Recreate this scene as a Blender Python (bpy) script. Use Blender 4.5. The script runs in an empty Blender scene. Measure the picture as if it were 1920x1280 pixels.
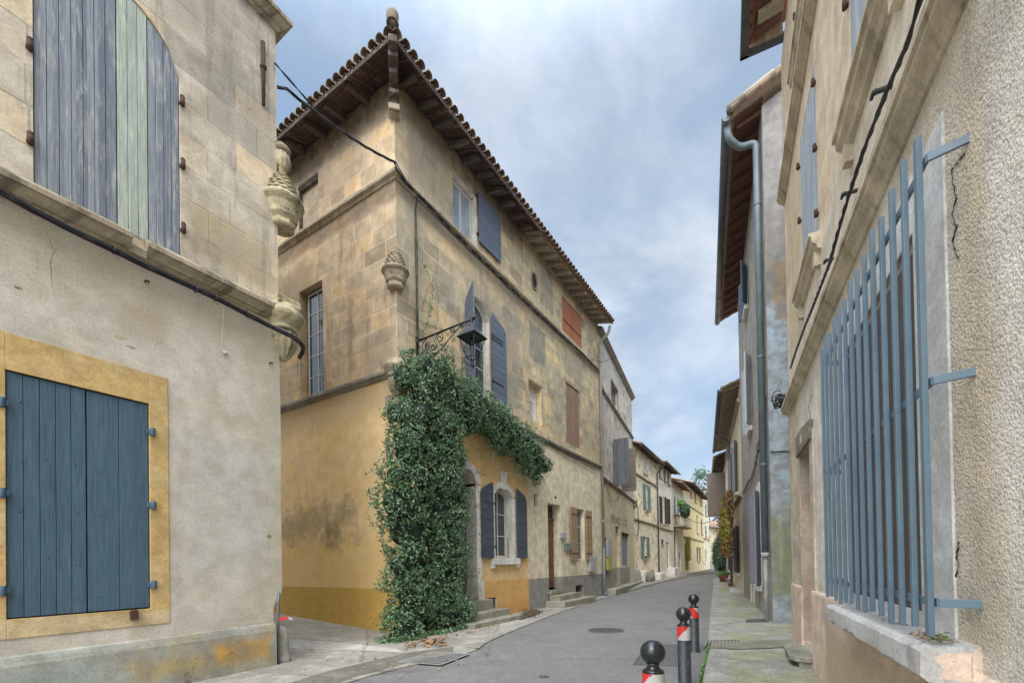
SUN=1.5; SKYB=4.0; SKYZ=3.6; EXPO=.66
import bpy, math, random
from mathutils import Vector, Matrix, noise as mnoise
random.seed(7)
PI=math.pi; R=random.random
def U(a,b): return random.uniform(a,b)
sc=bpy.context.scene; COL=sc.collection
# ------------------------------------------------------------------ camera
FPX,CY,PITCH,ROLL,AL,AR,EYE=844.5,1046.6,.0104,-.0166,.556,.446,1.65
cp,sp,cr,sr=math.cos(PITCH),math.sin(PITCH),math.cos(ROLL),math.sin(ROLL)
CM=Matrix(((cr,sr,0),(-sr,cr,0),(0,0,1)))@Matrix(((1,0,0),(0,-sp,cp),(0,cp,sp)))
cam=bpy.data.cameras.new('camera'); co=bpy.data.objects.new('camera',cam); COL.objects.link(co)
cam.sensor_width=36; cam.lens=FPX/1920*36; cam.shift_y=(CY-640)/1920; cam.clip_start=.05; cam.clip_end=3000
co.matrix_world=Matrix((( CM[0][0],CM[1][0],-CM[2][0],0),(CM[0][1],CM[1][1],-CM[2][1],0),(CM[0][2],CM[1][2],-CM[2][2],EYE),(0,0,0,1)))
sc.camera=co
def ray(px,py): return CM.transposed()@Vector(((px-960)/FPX,(CY-py)/FPX,1))
def ground(px,py,z=0):
    d=ray(px,py); t=(z-EYE)/d.z; return Vector((d.x*t,d.y*t,z))
class Frame:
    """facade frame: x along the wall, y into the building, z up"""
    def __init__(s,P,th,z=0):
        s.P=Vector((P[0],P[1])); s.th=th; s.z=z
        s.X=Vector((math.cos(th),math.sin(th))); s.Y=Vector((-math.sin(th),math.cos(th)))
        s.M=Matrix.Translation((P[0],P[1],z))@Matrix.Rotation(th,4,'Z')
    def at(s,px,py,off=0):
        """pixel -> (x,z) on the wall plane moved outward by off"""
        d=ray(px,py); P=s.P-s.Y*off; dd=Vector((d.x,d.y)); n=s.Y
        t=P.dot(n)/dd.dot(n); q=dd*t
        return ((q-s.P).dot(s.X), EYE+d.z*t-s.z)
    def ax(s,px,py,off=0): return s.at(px,py,off)[0]
    def az(s,px,py,off=0): return s.at(px,py,off)[1]
    def sub(s,x,y=0,dth=0,z=0):
        q=s.P+s.X*x+s.Y*y; return Frame(q,s.th+dth,s.z+z)
    def w(s,x,y,z): q=s.P+s.X*x+s.Y*y; return Vector((q.x,q.y,z+s.z))
# ------------------------------------------------------------------ mesh builder
class MB:
    def __init__(s): s.v=[]; s.f=[]; s.m=[]; s.mi=0; s.T=None; s.sm=[]
    def _a(s,vs,fs,smooth=False):
        b=len(s.v)
        if s.T is not None: vs=[tuple(s.T@Vector(v)) for v in vs]
        s.v+= [tuple(v) for v in vs]
        for f in fs: s.f.append(tuple(b+i for i in f)); s.m.append(s.mi); s.sm.append(smooth)
        return s
    def box(s,x0,x1,y0,y1,z0,z1):
        if x0>x1:x0,x1=x1,x0
        if y0>y1:y0,y1=y1,y0
        if z0>z1:z0,z1=z1,z0
        return s._a([(x0,y0,z0),(x1,y0,z0),(x1,y1,z0),(x0,y1,z0),(x0,y0,z1),(x1,y0,z1),(x1,y1,z1),(x0,y1,z1)],
          [(0,3,2,1),(4,5,6,7),(0,1,5,4),(1,2,6,5),(2,3,7,6),(3,0,4,7)])
    def poly(s,pts,y0,y1):
        n=len(pts)
        if sum(pts[i][0]*pts[(i+1)%n][1]-pts[(i+1)%n][0]*pts[i][1] for i in range(n))<0: pts=pts[::-1]
        vs=[(x,y0,z) for x,z in pts]+[(x,y1,z) for x,z in pts]
        return s._a(vs,[tuple(range(n)),tuple(range(2*n-1,n-1,-1))]+[(i,i+n,(i+1)%n+n,(i+1)%n) for i in range(n)])
    def mold(s,prof,x0,x1,m0=0,m1=0,wob=0,seg=1):
        """profile [(y,z)] swept along x, ends mitred"""
        n=len(prof)
        if sum(prof[i][0]*prof[(i+1)%n][1]-prof[(i+1)%n][0]*prof[i][1] for i in range(n))<0: prof=prof[::-1]
        vs=[];fs=[]
        for k in range(seg+1):
            t=k/seg
            for y,z in prof:
                a=x0+m0*y; b=x1+m1*y; w=0
                if wob and 0<k<seg: w=U(-wob,wob)
                vs.append((a+(b-a)*t,y+w,z+w*.7))
        for k in range(seg):
            for i in range(n):
                j=(i+1)%n; fs.append((k*n+i,k*n+j,(k+1)*n+j,(k+1)*n+i))
        fs.append(tuple(range(n-1,-1,-1))); fs.append(tuple(seg*n+i for i in range(n)))
        return s._a(vs,fs)
    def tube(s,pts,r,n=8,cap=True):
        pts=[Vector(p) for p in pts]; rs=r if isinstance(r,(list,tuple)) else [r]*len(pts)
        vs=[];fs=[]; up=None
        for i,p in enumerate(pts):
            t=((pts[min(i+1,len(pts)-1)]-pts[max(i-1,0)])).normalized()
            if up is None:
                up=t.orthogonal().normalized()
            else:
                up=(up-t*up.dot(t)); up=up.normalized() if up.length>1e-5 else t.orthogonal().normalized()
            bn=t.cross(up)
            for k in range(n):
                a=2*PI*k/n; vs.append(p+up*math.cos(a)*rs[i]+bn*math.sin(a)*rs[i])
        for i in range(len(pts)-1):
            for k in range(n):
                k2=(k+1)%n; fs.append((i*n+k,i*n+k2,(i+1)*n+k2,(i+1)*n+k))
        if cap: fs.append(tuple(range(n-1,-1,-1))); fs.append(tuple((len(pts)-1)*n+k for k in range(n)))
        return s._a(vs,fs,n>5)
    def lathe(s,c,prof,n=24,rib=0,amp=0,zr=None,smooth=True,a0=0,a1=2*PI):
        """prof [(r,z)] bottom to top around vertical axis at c"""
        vs=[];fs=[]; full=abs(a1-a0-2*PI)<1e-6; m=n if full else n+1
        for r,z in prof:
            for k in range(m):
                a=a0+(a1-a0)*k/n
                q=r*(1+(amp*math.cos(rib*a) if rib and (zr is None or zr[0]<=z<=zr[1]) else 0))
                vs.append((c[0]+q*math.cos(a),c[1]+q*math.sin(a),c[2]+z))
        for i in range(len(prof)-1):
            for k in range(n):
                k2=(k+1)%m; fs.append((i*m+k,i*m+k2,(i+1)*m+k2,(i+1)*m+k))
        if full:
            fs.append(tuple(range(m-1,-1,-1))); fs.append(tuple((len(prof)-1)*m+k for k in range(m)))
        return s._a(vs,fs,smooth)
    def ball(s,c,r,n=16,sz=1):
        return s.lathe(c,[(max(r*math.cos(t),1e-4),r*sz*math.sin(t)) for t in [(-PI/2)+PI*i/(n//2) for i in range(n//2+1)]],n)
    def quad(s,a,b,c,d): return s._a([a,b,c,d],[(0,1,2,3)])
    def build(s,name,mat,parent=None,F=None,bev=0,label=None):
        me=bpy.data.meshes.new(name); me.from_pydata(s.v,[],s.f)
        mats=mat if isinstance(mat,(list,tuple)) else [mat]
        for m in mats: me.materials.append(m)
        if len(mats)>1: me.polygons.foreach_set('material_index',s.m)
        me.polygons.foreach_set('use_smooth',s.sm); me.update()
        o=bpy.data.objects.new(name,me); COL.objects.link(o)
        M=F.M if isinstance(F,Frame) else (F if F is not None else None)
        if M is not None: place(o,M,parent)
        elif parent is not None:
            o.parent=parent
        if bev:
            b=o.modifiers.new('bevel','BEVEL'); b.width=bev; b.segments=2; b.limit_method='ANGLE'; b.angle_limit=.7
        if label: o['label']=label
        return o
WORLD={}
def place(o,M,parent=None):
    WORLD[o.name]=M.copy()
    if parent is not None:
        o.parent=parent; o.matrix_parent_inverse=WORLD[parent.name].inverted()
    o.matrix_basis=M
def tag(o,label,cat,group=None,kind=None):
    o['label']=label
    if cat: o['category']=cat
    if group: o['group']=group
    if kind: o['kind']=kind
    return o
def thing(name,label,cat,M,group=None):
    o=bpy.data.objects.new(name,None); COL.objects.link(o); o.empty_display_size=.3
    place(o,M.M if isinstance(M,Frame) else M); return tag(o,label,cat,group)
def struct(o): o['kind']='structure'; return o
# ------------------------------------------------------------------ node helper
class G:
    def __init__(s,name):
        s.m=bpy.data.materials.new(name); s.m.use_nodes=True; s.t=s.m.node_tree
        s.b=s.t.nodes['Principled BSDF']; s.n=0
        s.tc=s.N('ShaderNodeTexCoord'); s.P=s.tc.outputs['Object']
    def N(s,t,**k):
        n=s.t.nodes.new(t)
        for a,b in k.items(): setattr(n,a,b)
        return n
    def L(s,a,inp):
        if hasattr(a,'is_output'): s.t.links.new(a,inp)
        else:
            if inp.type=='RGBA' and not isinstance(a,(int,float)): a=(*a[:3],1)
            elif inp.type=='RGBA': a=(a,a,a,1)
            inp.default_value=a
    def ma(s,op,a,b=0,c=None,cl=False):
        n=s.N('ShaderNodeMath',operation=op,use_clamp=cl); s.L(a,n.inputs[0]); s.L(b,n.inputs[1])
        if c is not None: s.L(c,n.inputs[2])
        return n.outputs[0]
    def mix(s,f,a,b,mode='MIX'):
        n=s.N('ShaderNodeMix',data_type='RGBA',blend_type=mode); s.L(f,n.inputs['Factor']); s.L(a,n.inputs['A'] if False else n.inputs[6]); s.L(b,n.inputs[7]); return n.outputs[2]
    def rg(s,f,a,b,c=0,d=1,smooth=True):
        n=s.N('ShaderNodeMapRange',interpolation_type='SMOOTHSTEP' if smooth else 'LINEAR')
        for i,x in enumerate((f,a,b,c,d)): s.L(x,n.inputs[i])
        return n.outputs[0]
    def sep(s,v):
        n=s.N('ShaderNodeSeparateXYZ'); s.L(v,n.inputs[0]); return n.outputs
    def comb(s,x,y,z):
        n=s.N('ShaderNodeCombineXYZ'); s.L(x,n.inputs[0]); s.L(y,n.inputs[1]); s.L(z,n.inputs[2]); return n.outputs[0]
    def noise(s,v,sc,det=5,ro=.6,dist=0,out=0):
        n=s.N('ShaderNodeTexNoise'); s.L(v,n.inputs['Vector']); n.inputs['Scale'].default_value=sc; n.inputs['Detail'].default_value=det
        n.inputs['Roughness'].default_value=ro; n.inputs['Distortion'].default_value=dist; return n.outputs[out]
    def voro(s,v,sc,feat='F1',out='Distance'):
        n=s.N('ShaderNodeTexVoronoi',feature=feat); s.L(v,n.inputs['Vector']); n.inputs['Scale'].default_value=sc; return n.outputs[out]
    def scale(s,v,k):
        n=s.N('ShaderNodeVectorMath',operation='MULTIPLY'); s.L(v,n.inputs[0]); n.inputs[1].default_value=k; return n.outputs[0]
    def fin(s,col,rough=.85,bump=None,bs=.3,bd=.01,metal=0,spec=.3,**k):
        s.L(col,s.b.inputs['Base Color']); s.L(rough,s.b.inputs['Roughness']); s.b.inputs['Metallic'].default_value=metal
        s.b.inputs['Specular IOR Level'].default_value=spec
        if bump is not None:
            n=s.N('ShaderNodeBump'); n.inputs['Strength'].default_value=bs; n.inputs['Distance'].default_value=bd
            s.L(bump,n.inputs['Height']); s.t.links.new(n.outputs[0],s.b.inputs['Normal'])
        return s.m
MATS={}
def wall_mat(name,cA,cB,cC=None,blocks=None,patches=(),streak=None,bumps=(.25,.5),sc0=.5,rough_cast=0,grime=None,mot=1):
    """weathered wall. blocks=(width,height,mortar colour,strength); patches=[(x0,x1,z0,z1,colour,soft,amount,warp)]"""
    g=G(name); x,y,z=g.sep(g.P); h=g.ma('ADD',x,y); P2=g.comb(h,z,y)
    n1=g.noise(P2,sc0,6,.62,.4); n2=g.noise(P2,3.1,6,.65); n3=g.noise(P2,38,4,.7); n4=g.noise(P2,1.4,5,.6,.6)
    col=g.mix(g.rg(n1,.36,.64),cA,cB)
    if cC: col=g.mix(g.ma('MULTIPLY',g.rg(n4,.5,.62),.5),col,cC)
    bump=g.ma('ADD',g.ma('MULTIPLY',n3,bumps[0]),g.ma('MULTIPLY',n2,bumps[1]))
    if blocks:
        bw,bh,mc,st=blocks
        wv=g.N('ShaderNodeVectorMath',operation='ADD'); g.L(P2,wv.inputs[0]); g.L(g.scale(g.noise(P2,2.2,3,.5,0,1),(.05,.035,0)),wv.inputs[1])
        b=g.N('ShaderNodeTexBrick'); g.L(wv.outputs[0],b.inputs['Vector']); b.inputs['Scale'].default_value=1
        b.inputs['Color1'].default_value=(0,0,0,1); b.inputs['Color2'].default_value=(1,1,1,1); b.inputs['Mortar'].default_value=(.5,.5,.5,1)
        b.inputs['Brick Width'].default_value=bw; b.inputs['Row Height'].default_value=bh; b.inputs['Mortar Size'].default_value=.015; b.inputs['Mortar Smooth'].default_value=.4
        b.inputs['Bias'].default_value=0; b.offset=.42; b.squash=.78; b.squash_frequency=3
        bc=g.sep(b.outputs['Color'])[0]
        col=g.mix(g.ma('MULTIPLY',g.rg(bc,.0,.35,1,0),.7),col,g.mix(1,col,(.56,.56,.575),'MULTIPLY'))
        col=g.mix(g.ma('MULTIPLY',g.rg(bc,.6,1),.7),col,g.mix(1,col,(1.34,1.18,.96),'MULTIPLY'))
        mm=g.ma('MULTIPLY',b.outputs['Fac'],g.ma('MULTIPLY',g.rg(g.noise(P2,1.7,3,.6),.36,.50),st))
        col=g.mix(mm,col,mc); bump=g.ma('SUBTRACT',bump,g.ma('MULTIPLY',mm,1.0)); bump=g.ma('ADD',bump,g.ma('MULTIPLY',bc,.25))
    wn=g.sep(g.noise(P2,1.9,5,.7,0,1)); wf=g.ma('SUBTRACT',wn[0],.5); wg=g.ma('SUBTRACT',wn[1],.5)
    for (x0,x1,z0,z1,pc,soft,amt,warp) in patches:
        hx=g.ma('MULTIPLY_ADD',wf,warp*2,h); hz=g.ma('MULTIPLY_ADD',wg,warp*2,z)
        d=g.ma('MINIMUM',g.ma('MINIMUM',g.ma('SUBTRACT',hx,x0),g.ma('SUBTRACT',x1,hx)),g.ma('MINIMUM',g.ma('SUBTRACT',hz,z0),g.ma('SUBTRACT',z1,hz)))
        m=g.ma('MULTIPLY',g.rg(d,0,soft),amt)
        if soft>.08: m=g.ma('MULTIPLY',m,g.rg(n2,.3,.62,.35,1))
        col=g.mix(m,col,pc)
    if streak:
        sc_,sa,lo=streak
        ns=g.noise(g.comb(g.ma('MULTIPLY',h,4.2),g.ma('MULTIPLY',z,.45),y),1,5,.65)
        col=g.mix(g.ma('MULTIPLY',g.rg(ns,lo,lo+.2),sa),col,sc_)
    if grime:
        gc,ga,lo=grime
        ng=g.noise(P2,5.5,8,.75,.5)
        col=g.mix(g.ma('MULTIPLY',g.ma('MULTIPLY',g.rg(ng,lo,lo+.12),g.rg(n1,.42,.6)),ga),col,gc)
    col=g.mix(1,col,g.mix(g.rg(n3,.32,.68),(.88,.88,.88),(1.12,1.12,1.12)),'MULTIPLY')
    col=g.mix(mot,col,g.mix(g.rg(n2,.34,.66),(.83,.82,.81),(1.14,1.14,1.14)),'MULTIPLY')
    pit=g.noise(P2,17,5,.8,.2); col=g.mix(g.ma('MULTIPLY',g.rg(pit,.60,.70),.28),col,g.mix(1,col,(.50,.46,.42),'MULTIPLY')); bump=g.ma('SUBTRACT',bump,g.ma('MULTIPLY',g.rg(pit,.58,.68),.5))
    bd=.012
    if rough_cast:
        rv=g.ma('SUBTRACT',1,g.voro(g.P,62)); rv2=g.ma('SUBTRACT',1,g.voro(g.P,150)); rv=g.ma('ADD',g.ma('MULTIPLY',rv,.6),g.ma('MULTIPLY',g.noise(g.P,30,4,.7),.9))
        bump=g.ma('ADD',g.ma('MULTIPLY',rv,1.6),g.ma('MULTIPLY',rv2,.35)); bd=rough_cast
        col=g.mix(.5,col,g.mix(g.rg(rv,.35,.80),(.74,.725,.70),(1.18,1.175,1.16)),'MULTIPLY')
    return g.fin(col,.9,bump,.7 if rough_cast else .55,bd,spec=.2)
def wood_mat(name,c1,c2,c3=None,axis='x',pw=.11,wear=.3,rough=.75,palette=None):
    """painted or bare boards; axis = the direction across the boards"""
    g=G(name); x,y,z=g.sep(g.P); a=x if axis=='x' else z; b=z if axis=='x' else x
    idx=g.ma('FLOOR',g.ma('DIVIDE',a,pw))
    w=g.N('ShaderNodeTexWhiteNoise',noise_dimensions='1D'); g.L(idx,w.inputs['W']); rv=w.outputs[0]
    gr=g.noise(g.comb(g.ma('MULTIPLY',a,70),g.ma('MULTIPLY_ADD',b,2.2,g.ma('MULTIPLY',rv,31)),g.ma('MULTIPLY',y,20)),1,5,.65,.8)
    pt=g.noise(g.comb(g.ma('MULTIPLY',a,9),g.ma('MULTIPLY_ADD',b,1.6,g.ma('MULTIPLY',rv,17)),y),1,6,.7,.3)
    col=g.mix(g.ma('MULTIPLY_ADD',rv,.6,g.ma('MULTIPLY',gr,.4)),c1,c2)
    if c3: col=g.mix(g.ma('MULTIPLY',g.rg(pt,.48,.72),wear),col,c3)
    col=g.mix(.5,col,g.mix(g.rg(gr,.35,.65),(.6,.6,.6),(1.3,1.3,1.3)),'MULTIPLY')
    return g.fin(col,rough,gr,.4,.004,spec=.3)
def flat_mat(name,c1,c2=None,rough=.6,metal=0,sc_=6,bump=.2,spec=.4,bd=.004,chip=None):
    g=G(name); n=g.noise(g.P,sc_,6,.65); n2=g.noise(g.P,sc_*9,3,.7)
    c2=c2 or tuple(min(1,c*.75) for c in c1)
    col=g.mix(g.rg(n,.35,.68),c1,c2); col=g.mix(.3,col,g.mix(n2,(.75,.75,.75),(1.25,1.25,1.25)),'MULTIPLY')
    if chip:
        cn=g.noise(g.P,chip[2],6,.75); col=g.mix(g.ma('MULTIPLY',g.rg(cn,chip[1],chip[1]+.03),.85),col,chip[0])
    return g.fin(col,rough,g.ma('ADD',n,n2),bump,bd,metal,spec)
def leaf_mat(name,cols,rough=.45,trans=.0):
    g=G(name); ge=g.N('ShaderNodeNewGeometry'); r=ge.outputs['Random Per Island']
    n=g.noise(g.P,1.3,3,.6)
    c=g.mix(g.rg(r,0,.75,0,1,False),cols[0],cols[1]); c=g.mix(g.rg(r,.80,.90),c,cols[2]); 
    if len(cols)>3: c=g.mix(g.rg(r,.985,.99),c,cols[3])
    c=g.mix(g.rg(n,.35,.65,0,.6),c,g.mix(1,c,(.65,.75,.7),'MULTIPLY'))
    m=g.fin(c,rough,spec=.55)
    return m
# ------------------------------------------------------------------ building helpers
def arch_z(x,a,b,zs,rise):
    """height of a segmental arch over a..b springing at zs"""
    if rise<=0: return zs
    c=(a+b)/2; h=(b-a)/2; Rr=(h*h+rise*rise)/(2*rise)
    return zs+rise-Rr+math.sqrt(max(Rr*Rr-(x-c)**2,0))
def wall(mb,x0,x1,z0,z1,ops=(),depth=8,rev=.25,back=True,mis=None,top=True):
    """front skin at y=0 with openings (a,b,c,d,rise[,reveal depth]) and closed shell behind; mis=reveal material index"""
    xs=sorted({x0,x1,*[v for o in ops for v in o[:2]]}); zs=sorted({z0,z1,*[v for o in ops for v in (o[2],o[3]+o[4])]})
    xs=[x for x in xs if x0<=x<=x1]; zs=[z for z in zs if z0<=z<=z1]
    for i in range(len(xs)-1):
        for j in range(len(zs)-1):
            cx=(xs[i]+xs[i+1])/2; cz=(zs[j]+zs[j+1])/2
            if any(o[0]<cx<o[1] and o[2]<cz<o[3]+o[4] for o in ops): continue
            mb._a([(xs[i],0,zs[j]),(xs[i+1],0,zs[j]),(xs[i+1],0,zs[j+1]),(xs[i],0,zs[j+1])],[(0,1,2,3)])
    for o in ops:
        a,b,c,d,r=o[:5]; dp=o[5] if len(o)>5 else rev; sv=mb.mi
        if mis is not None: mb.mi=mis
        mb._a([(a,0,c),(a,dp,c),(a,dp,d),(a,0,d)],[(0,1,2,3)]); mb._a([(b,0,c),(b,0,d),(b,dp,d),(b,dp,c)],[(0,1,2,3)])
        mb._a([(a,0,c),(b,0,c),(b,dp,c),(a,dp,c)],[(0,1,2,3)])
        if r<=0: mb._a([(a,0,d),(a,dp,d),(b,dp,d),(b,0,d)],[(0,1,2,3)])
        else:
            n=12; P=[(a+(b-a)*k/n,arch_z(a+(b-a)*k/n,a,b,d,r)) for k in range(n+1)]
            for k in range(n):
                (p,q),(s,t)=P[k],P[k+1]
                mb._a([(p,0,q),(p,dp,q),(s,dp,t),(s,0,t)],[(0,1,2,3)])
                mb.mi=sv; mb._a([(p,0,q),(s,0,t),(s,0,d+r),(p,0,d+r)],[(0,1,2,3)])
                if mis is not None: mb.mi=mis
        mb.mi=sv
    if back:
        D=depth
        mb._a([(x0,0,z0),(x0,0,z1),(x0,D,z1),(x0,D,z0)],[(0,1,2,3)]); mb._a([(x1,0,z0),(x1,D,z0),(x1,D,z1),(x1,0,z1)],[(0,1,2,3)])
        mb._a([(x0,D,z0),(x0,D,z1),(x1,D,z1),(x1,D,z0)],[(0,1,2,3)])
        if top: mb._a([(x0,0,z1),(x1,0,z1),(x1,D,z1),(x0,D,z1)],[(0,1,2,3)])
    return mb
def window(F,root,x0,x1,z0,z1,y,mf,mg,cols=2,rows=4,rise=0,fw=.05,mw=.025,name='window',centre=True):
    """wooden window: frame with glazing bars as one part, panes below it"""
    m=MB(); y0,y1=y,y+.05
    m.box(x0,x0+fw,y0,y1,z0,z1); m.box(x1-fw,x1,y0,y1,z0,z1); m.box(x0+fw,x1-fw,y0,y1,z0,z0+fw)
    if rise>0:
        n=10
        for k in range(n):
            a=x0+(x1-x0)*k/n; b=x0+(x1-x0)*(k+1)/n; za=arch_z(a,x0,x1,z1,rise); zb=arch_z(b,x0,x1,z1,rise)
            m.poly([(a,max(za-fw,z0)),(b,max(zb-fw,z0)),(b,zb),(a,za)],y0,y1)
    else: m.box(x0+fw,x1-fw,y0,y1,z1-fw,z1)
    for c in range(1,cols):
        x=x0+(x1-x0)*c/cols; w=mw if not(centre and cols%2==0 and c==cols//2) else mw*2
        m.box(x-w/2,x+w/2,y0-.004,y1-.004,z0+fw,arch_z(x,x0,x1,z1,rise)-fw)
    for r in range(1,rows):
        z=z0+(z1+rise*.6-z0)*r/rows; m.box(x0+fw,x1-fw,y0+.006,y1-.006,z-mw/2,z+mw/2)
    o=m.build(name,mf,root,F,bev=.004)
    p=MB(); n=8
    if rise>0: p.poly([(x0+.02,z0+.02),(x1-.02,z0+.02)]+[(x1-.02-(x1-x0-.04)*k/n,arch_z(x1-.02-(x1-x0-.04)*k/n,x0,x1,z1,rise)-.02) for k in range(n+1)],y+.02,y+.03)
    else: p.box(x0+.02,x1-.02,y+.02,y+.03,z0+.02,z1-.02)
    p.build('pane',mg,o,F)
    return o
def shutter(F,root,x0,x1,z0,z1,y,mat,ax='v',n=5,rise=0,side=0,hinges=None,mh=None,th=.035,name='shutter',label=None,ledge=True,gap=.004,bev=.003,hl=.6,drop=None):
    """boarded leaf standing from y (front) to y+th. rise/side: arched top, side -1 high at right, +1 high at left, 0 full arch"""
    m=MB(); W=x1-x0
    def top(x):
        if rise<=0: return z1
        if side==0: return arch_z(x,x0,x1,z1,rise)
        return arch_z(x,x0,2*x1-x0,z1,rise) if side<0 else arch_z(x,2*x0-x1,x1,z1,rise)
    if ax=='v':
        for k in range(n):
            a=x0+W*k/n+gap/2; b=x0+W*(k+1)/n-gap/2; dy=U(0,.004); dz=U(0,.006)
            if drop and k==n-1: dz=drop
            m.poly([(a,z0+dz),(b,z0+dz),(b,top(b)),(a,top(a))],y+dy,y+th)
    else:
        H=z1-z0+rise; zz=[z0+H*k/n for k in range(n+1)]
        def lim(z):
            if z<=z1 or rise<=0: return x0,x1
            xs=[x0+W*i/40 for i in range(41) if top(x0+W*i/40)>=z-1e-6]
            return (min(xs),max(xs)) if xs else (None,None)
        for k in range(n):
            za,zb=zz[k]+gap/2,zz[k+1]-gap/2; zb_=zb-.001
            a0,b0=lim(za); a1,b1=lim(zb_)
            if a0 is None: continue
            if a1 is None: a1=b1=(x0 if side>0 else x1) if side else (x0+x1)/2
            if zb_>z1 and za<z1 and rise>0: m.poly([(a0,za),(b0,za),(b0 if side<=0 else b0,min(z1,zb)),(b1,zb),(a1,zb),(a0,min(z1,zb))],y+U(0,.003),y+th)
            else: m.poly([(a0,za),(b0,za),(b1,zb),(a1,zb)],y+U(0,.003),y+th)
    if ledge: m.box(x0+.01,x1-.01,y+th,y+th+.012,z0+.03,min(z1,z0+(z1-z0))-.01)
    o=m.build(name,mat,root,F,bev=bev,label=label)
    if hinges:
        for (hz,sd) in hinges:
            q=MB(); L=min(hl,W-.04)
            if sd<0: q.box(x0-.03,x0+L,y-.008,y-.001,hz-.018,hz+.018); q.tube([(x0-.03,y-.012,hz-.05),(x0-.03,y-.012,hz+.05)],.018,8)
            else: q.box(x1-L,x1+.03,y-.008,y-.001,hz-.018,hz+.018); q.tube([(x1+.03,y-.012,hz-.05),(x1+.03,y-.012,hz+.05)],.018,8)
            q.build('hinge',mh or mat,o,F)
    return o
def leaf(F,root,hx,hy,z0,z1,w,ang,mat,ax='h',n=8,name='shutter',rise=0,side=0,**k):
    """an open leaf: hinged at (hx,hy), turned ang radians from +x"""
    F2=F.sub(hx,hy,ang)
    return shutter(F2,root,0,w,z0,z1,-.018,mat,ax,n,rise,side,name=name,**k)
def tile_col(mb,p,d,up,side,L,r=.095,seg=.36,thick=.014,jit=.006):
    """one column of roman tiles from eave point p going along d"""
    n=6; k=0; s=0
    while s<L-.02:
        l=min(seg,L-s); a=Vector(p)+d*(s-.05)+up*(.018+U(-jit,jit)); b=Vector(p)+d*(s+l)+up*(-.004)
        a+=side*U(-jit,jit); r0=r*U(.98,1.06); r1=r*.86
        vs=[];fs=[]
        for (q,rr) in ((a,r0),(b,r1)):
            for t in (0,thick):
                for i in range(n+1):
                    an=PI*i/n; vs.append(q+side*math.cos(an)*(rr-t)+up*math.sin(an)*(rr-t)*.85)
        m=n+1
        for i in range(n):
            fs.append((i,i+1,2*m+i+1,2*m+i)); fs.append((m+i+1,m+i,3*m+i,3*m+i+1)); fs.append((i+1,i,m+i,m+i+1))
        fs+= [(0,2*m,3*m,m),(n,m+n,3*m+n,2*m+n)]
        mb._a(vs,fs,False); s+=l
def roof(F,root,x0,x1,ye,ze,sl,L,mat,sp=.215,r=.095,hipL=0,hipR=0,name='roof',bed=True,axis=0):
    """tile roof plane rising into the building from the eave y=ye,z=ze. hipL/hipR: plane is cut at 45 degrees on that end"""
    m=MB(); c=1/math.sqrt(1+sl*sl); d=Vector((0,c,sl*c)); up=Vector((0,-sl*c,c)); sd=Vector((1,0,0))
    n=max(1,round((x1-x0)/sp)); sp=(x1-x0)/n
    for i in range(n):
        x=x0+sp*(i+.5); l=L
        if hipL: l=min(l,(x-x0)/c+.05)
        if hipR: l=min(l,(x1-x)/c+.05)
        if l>.1: tile_col(m,(x,ye,ze+.05),d,up,sd,l,r)
    if bed:
        # concave channel tiles between, then the bed below
        for i in range(n+1):
            x=x0+sp*i; l=L-.03
            if hipL: l=min(l,(x-x0)/c)
            if hipR: l=min(l,(x1-x)/c)
            if l>.15: tile_col(m,(x,ye+.03,ze+.075),d,-up,sd,l,r*.85,jit=.003)
        a=ye+.06; za=ze-.02+sl*.06
        hl=(L*c if hipL else 0); hr=(L*c if hipR else 0); Lc=L*c
        for dz in (0,):
            m._a([(x0,a,za),(x1,a,za),(x1-hr,a+Lc,za+Lc*sl),(x0+hl,a+Lc,za+Lc*sl),(x0,a,za+.03),(x1,a,za+.03),(x1-hr,a+Lc,za+Lc*sl+.03),(x0+hl,a+Lc,za+Lc*sl+.03)],
              [(0,3,2,1),(4,5,6,7),(0,1,5,4),(1,2,6,5),(2,3,7,6),(3,0,4,7)])
    return m.build(name,mat,root,F)
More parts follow.
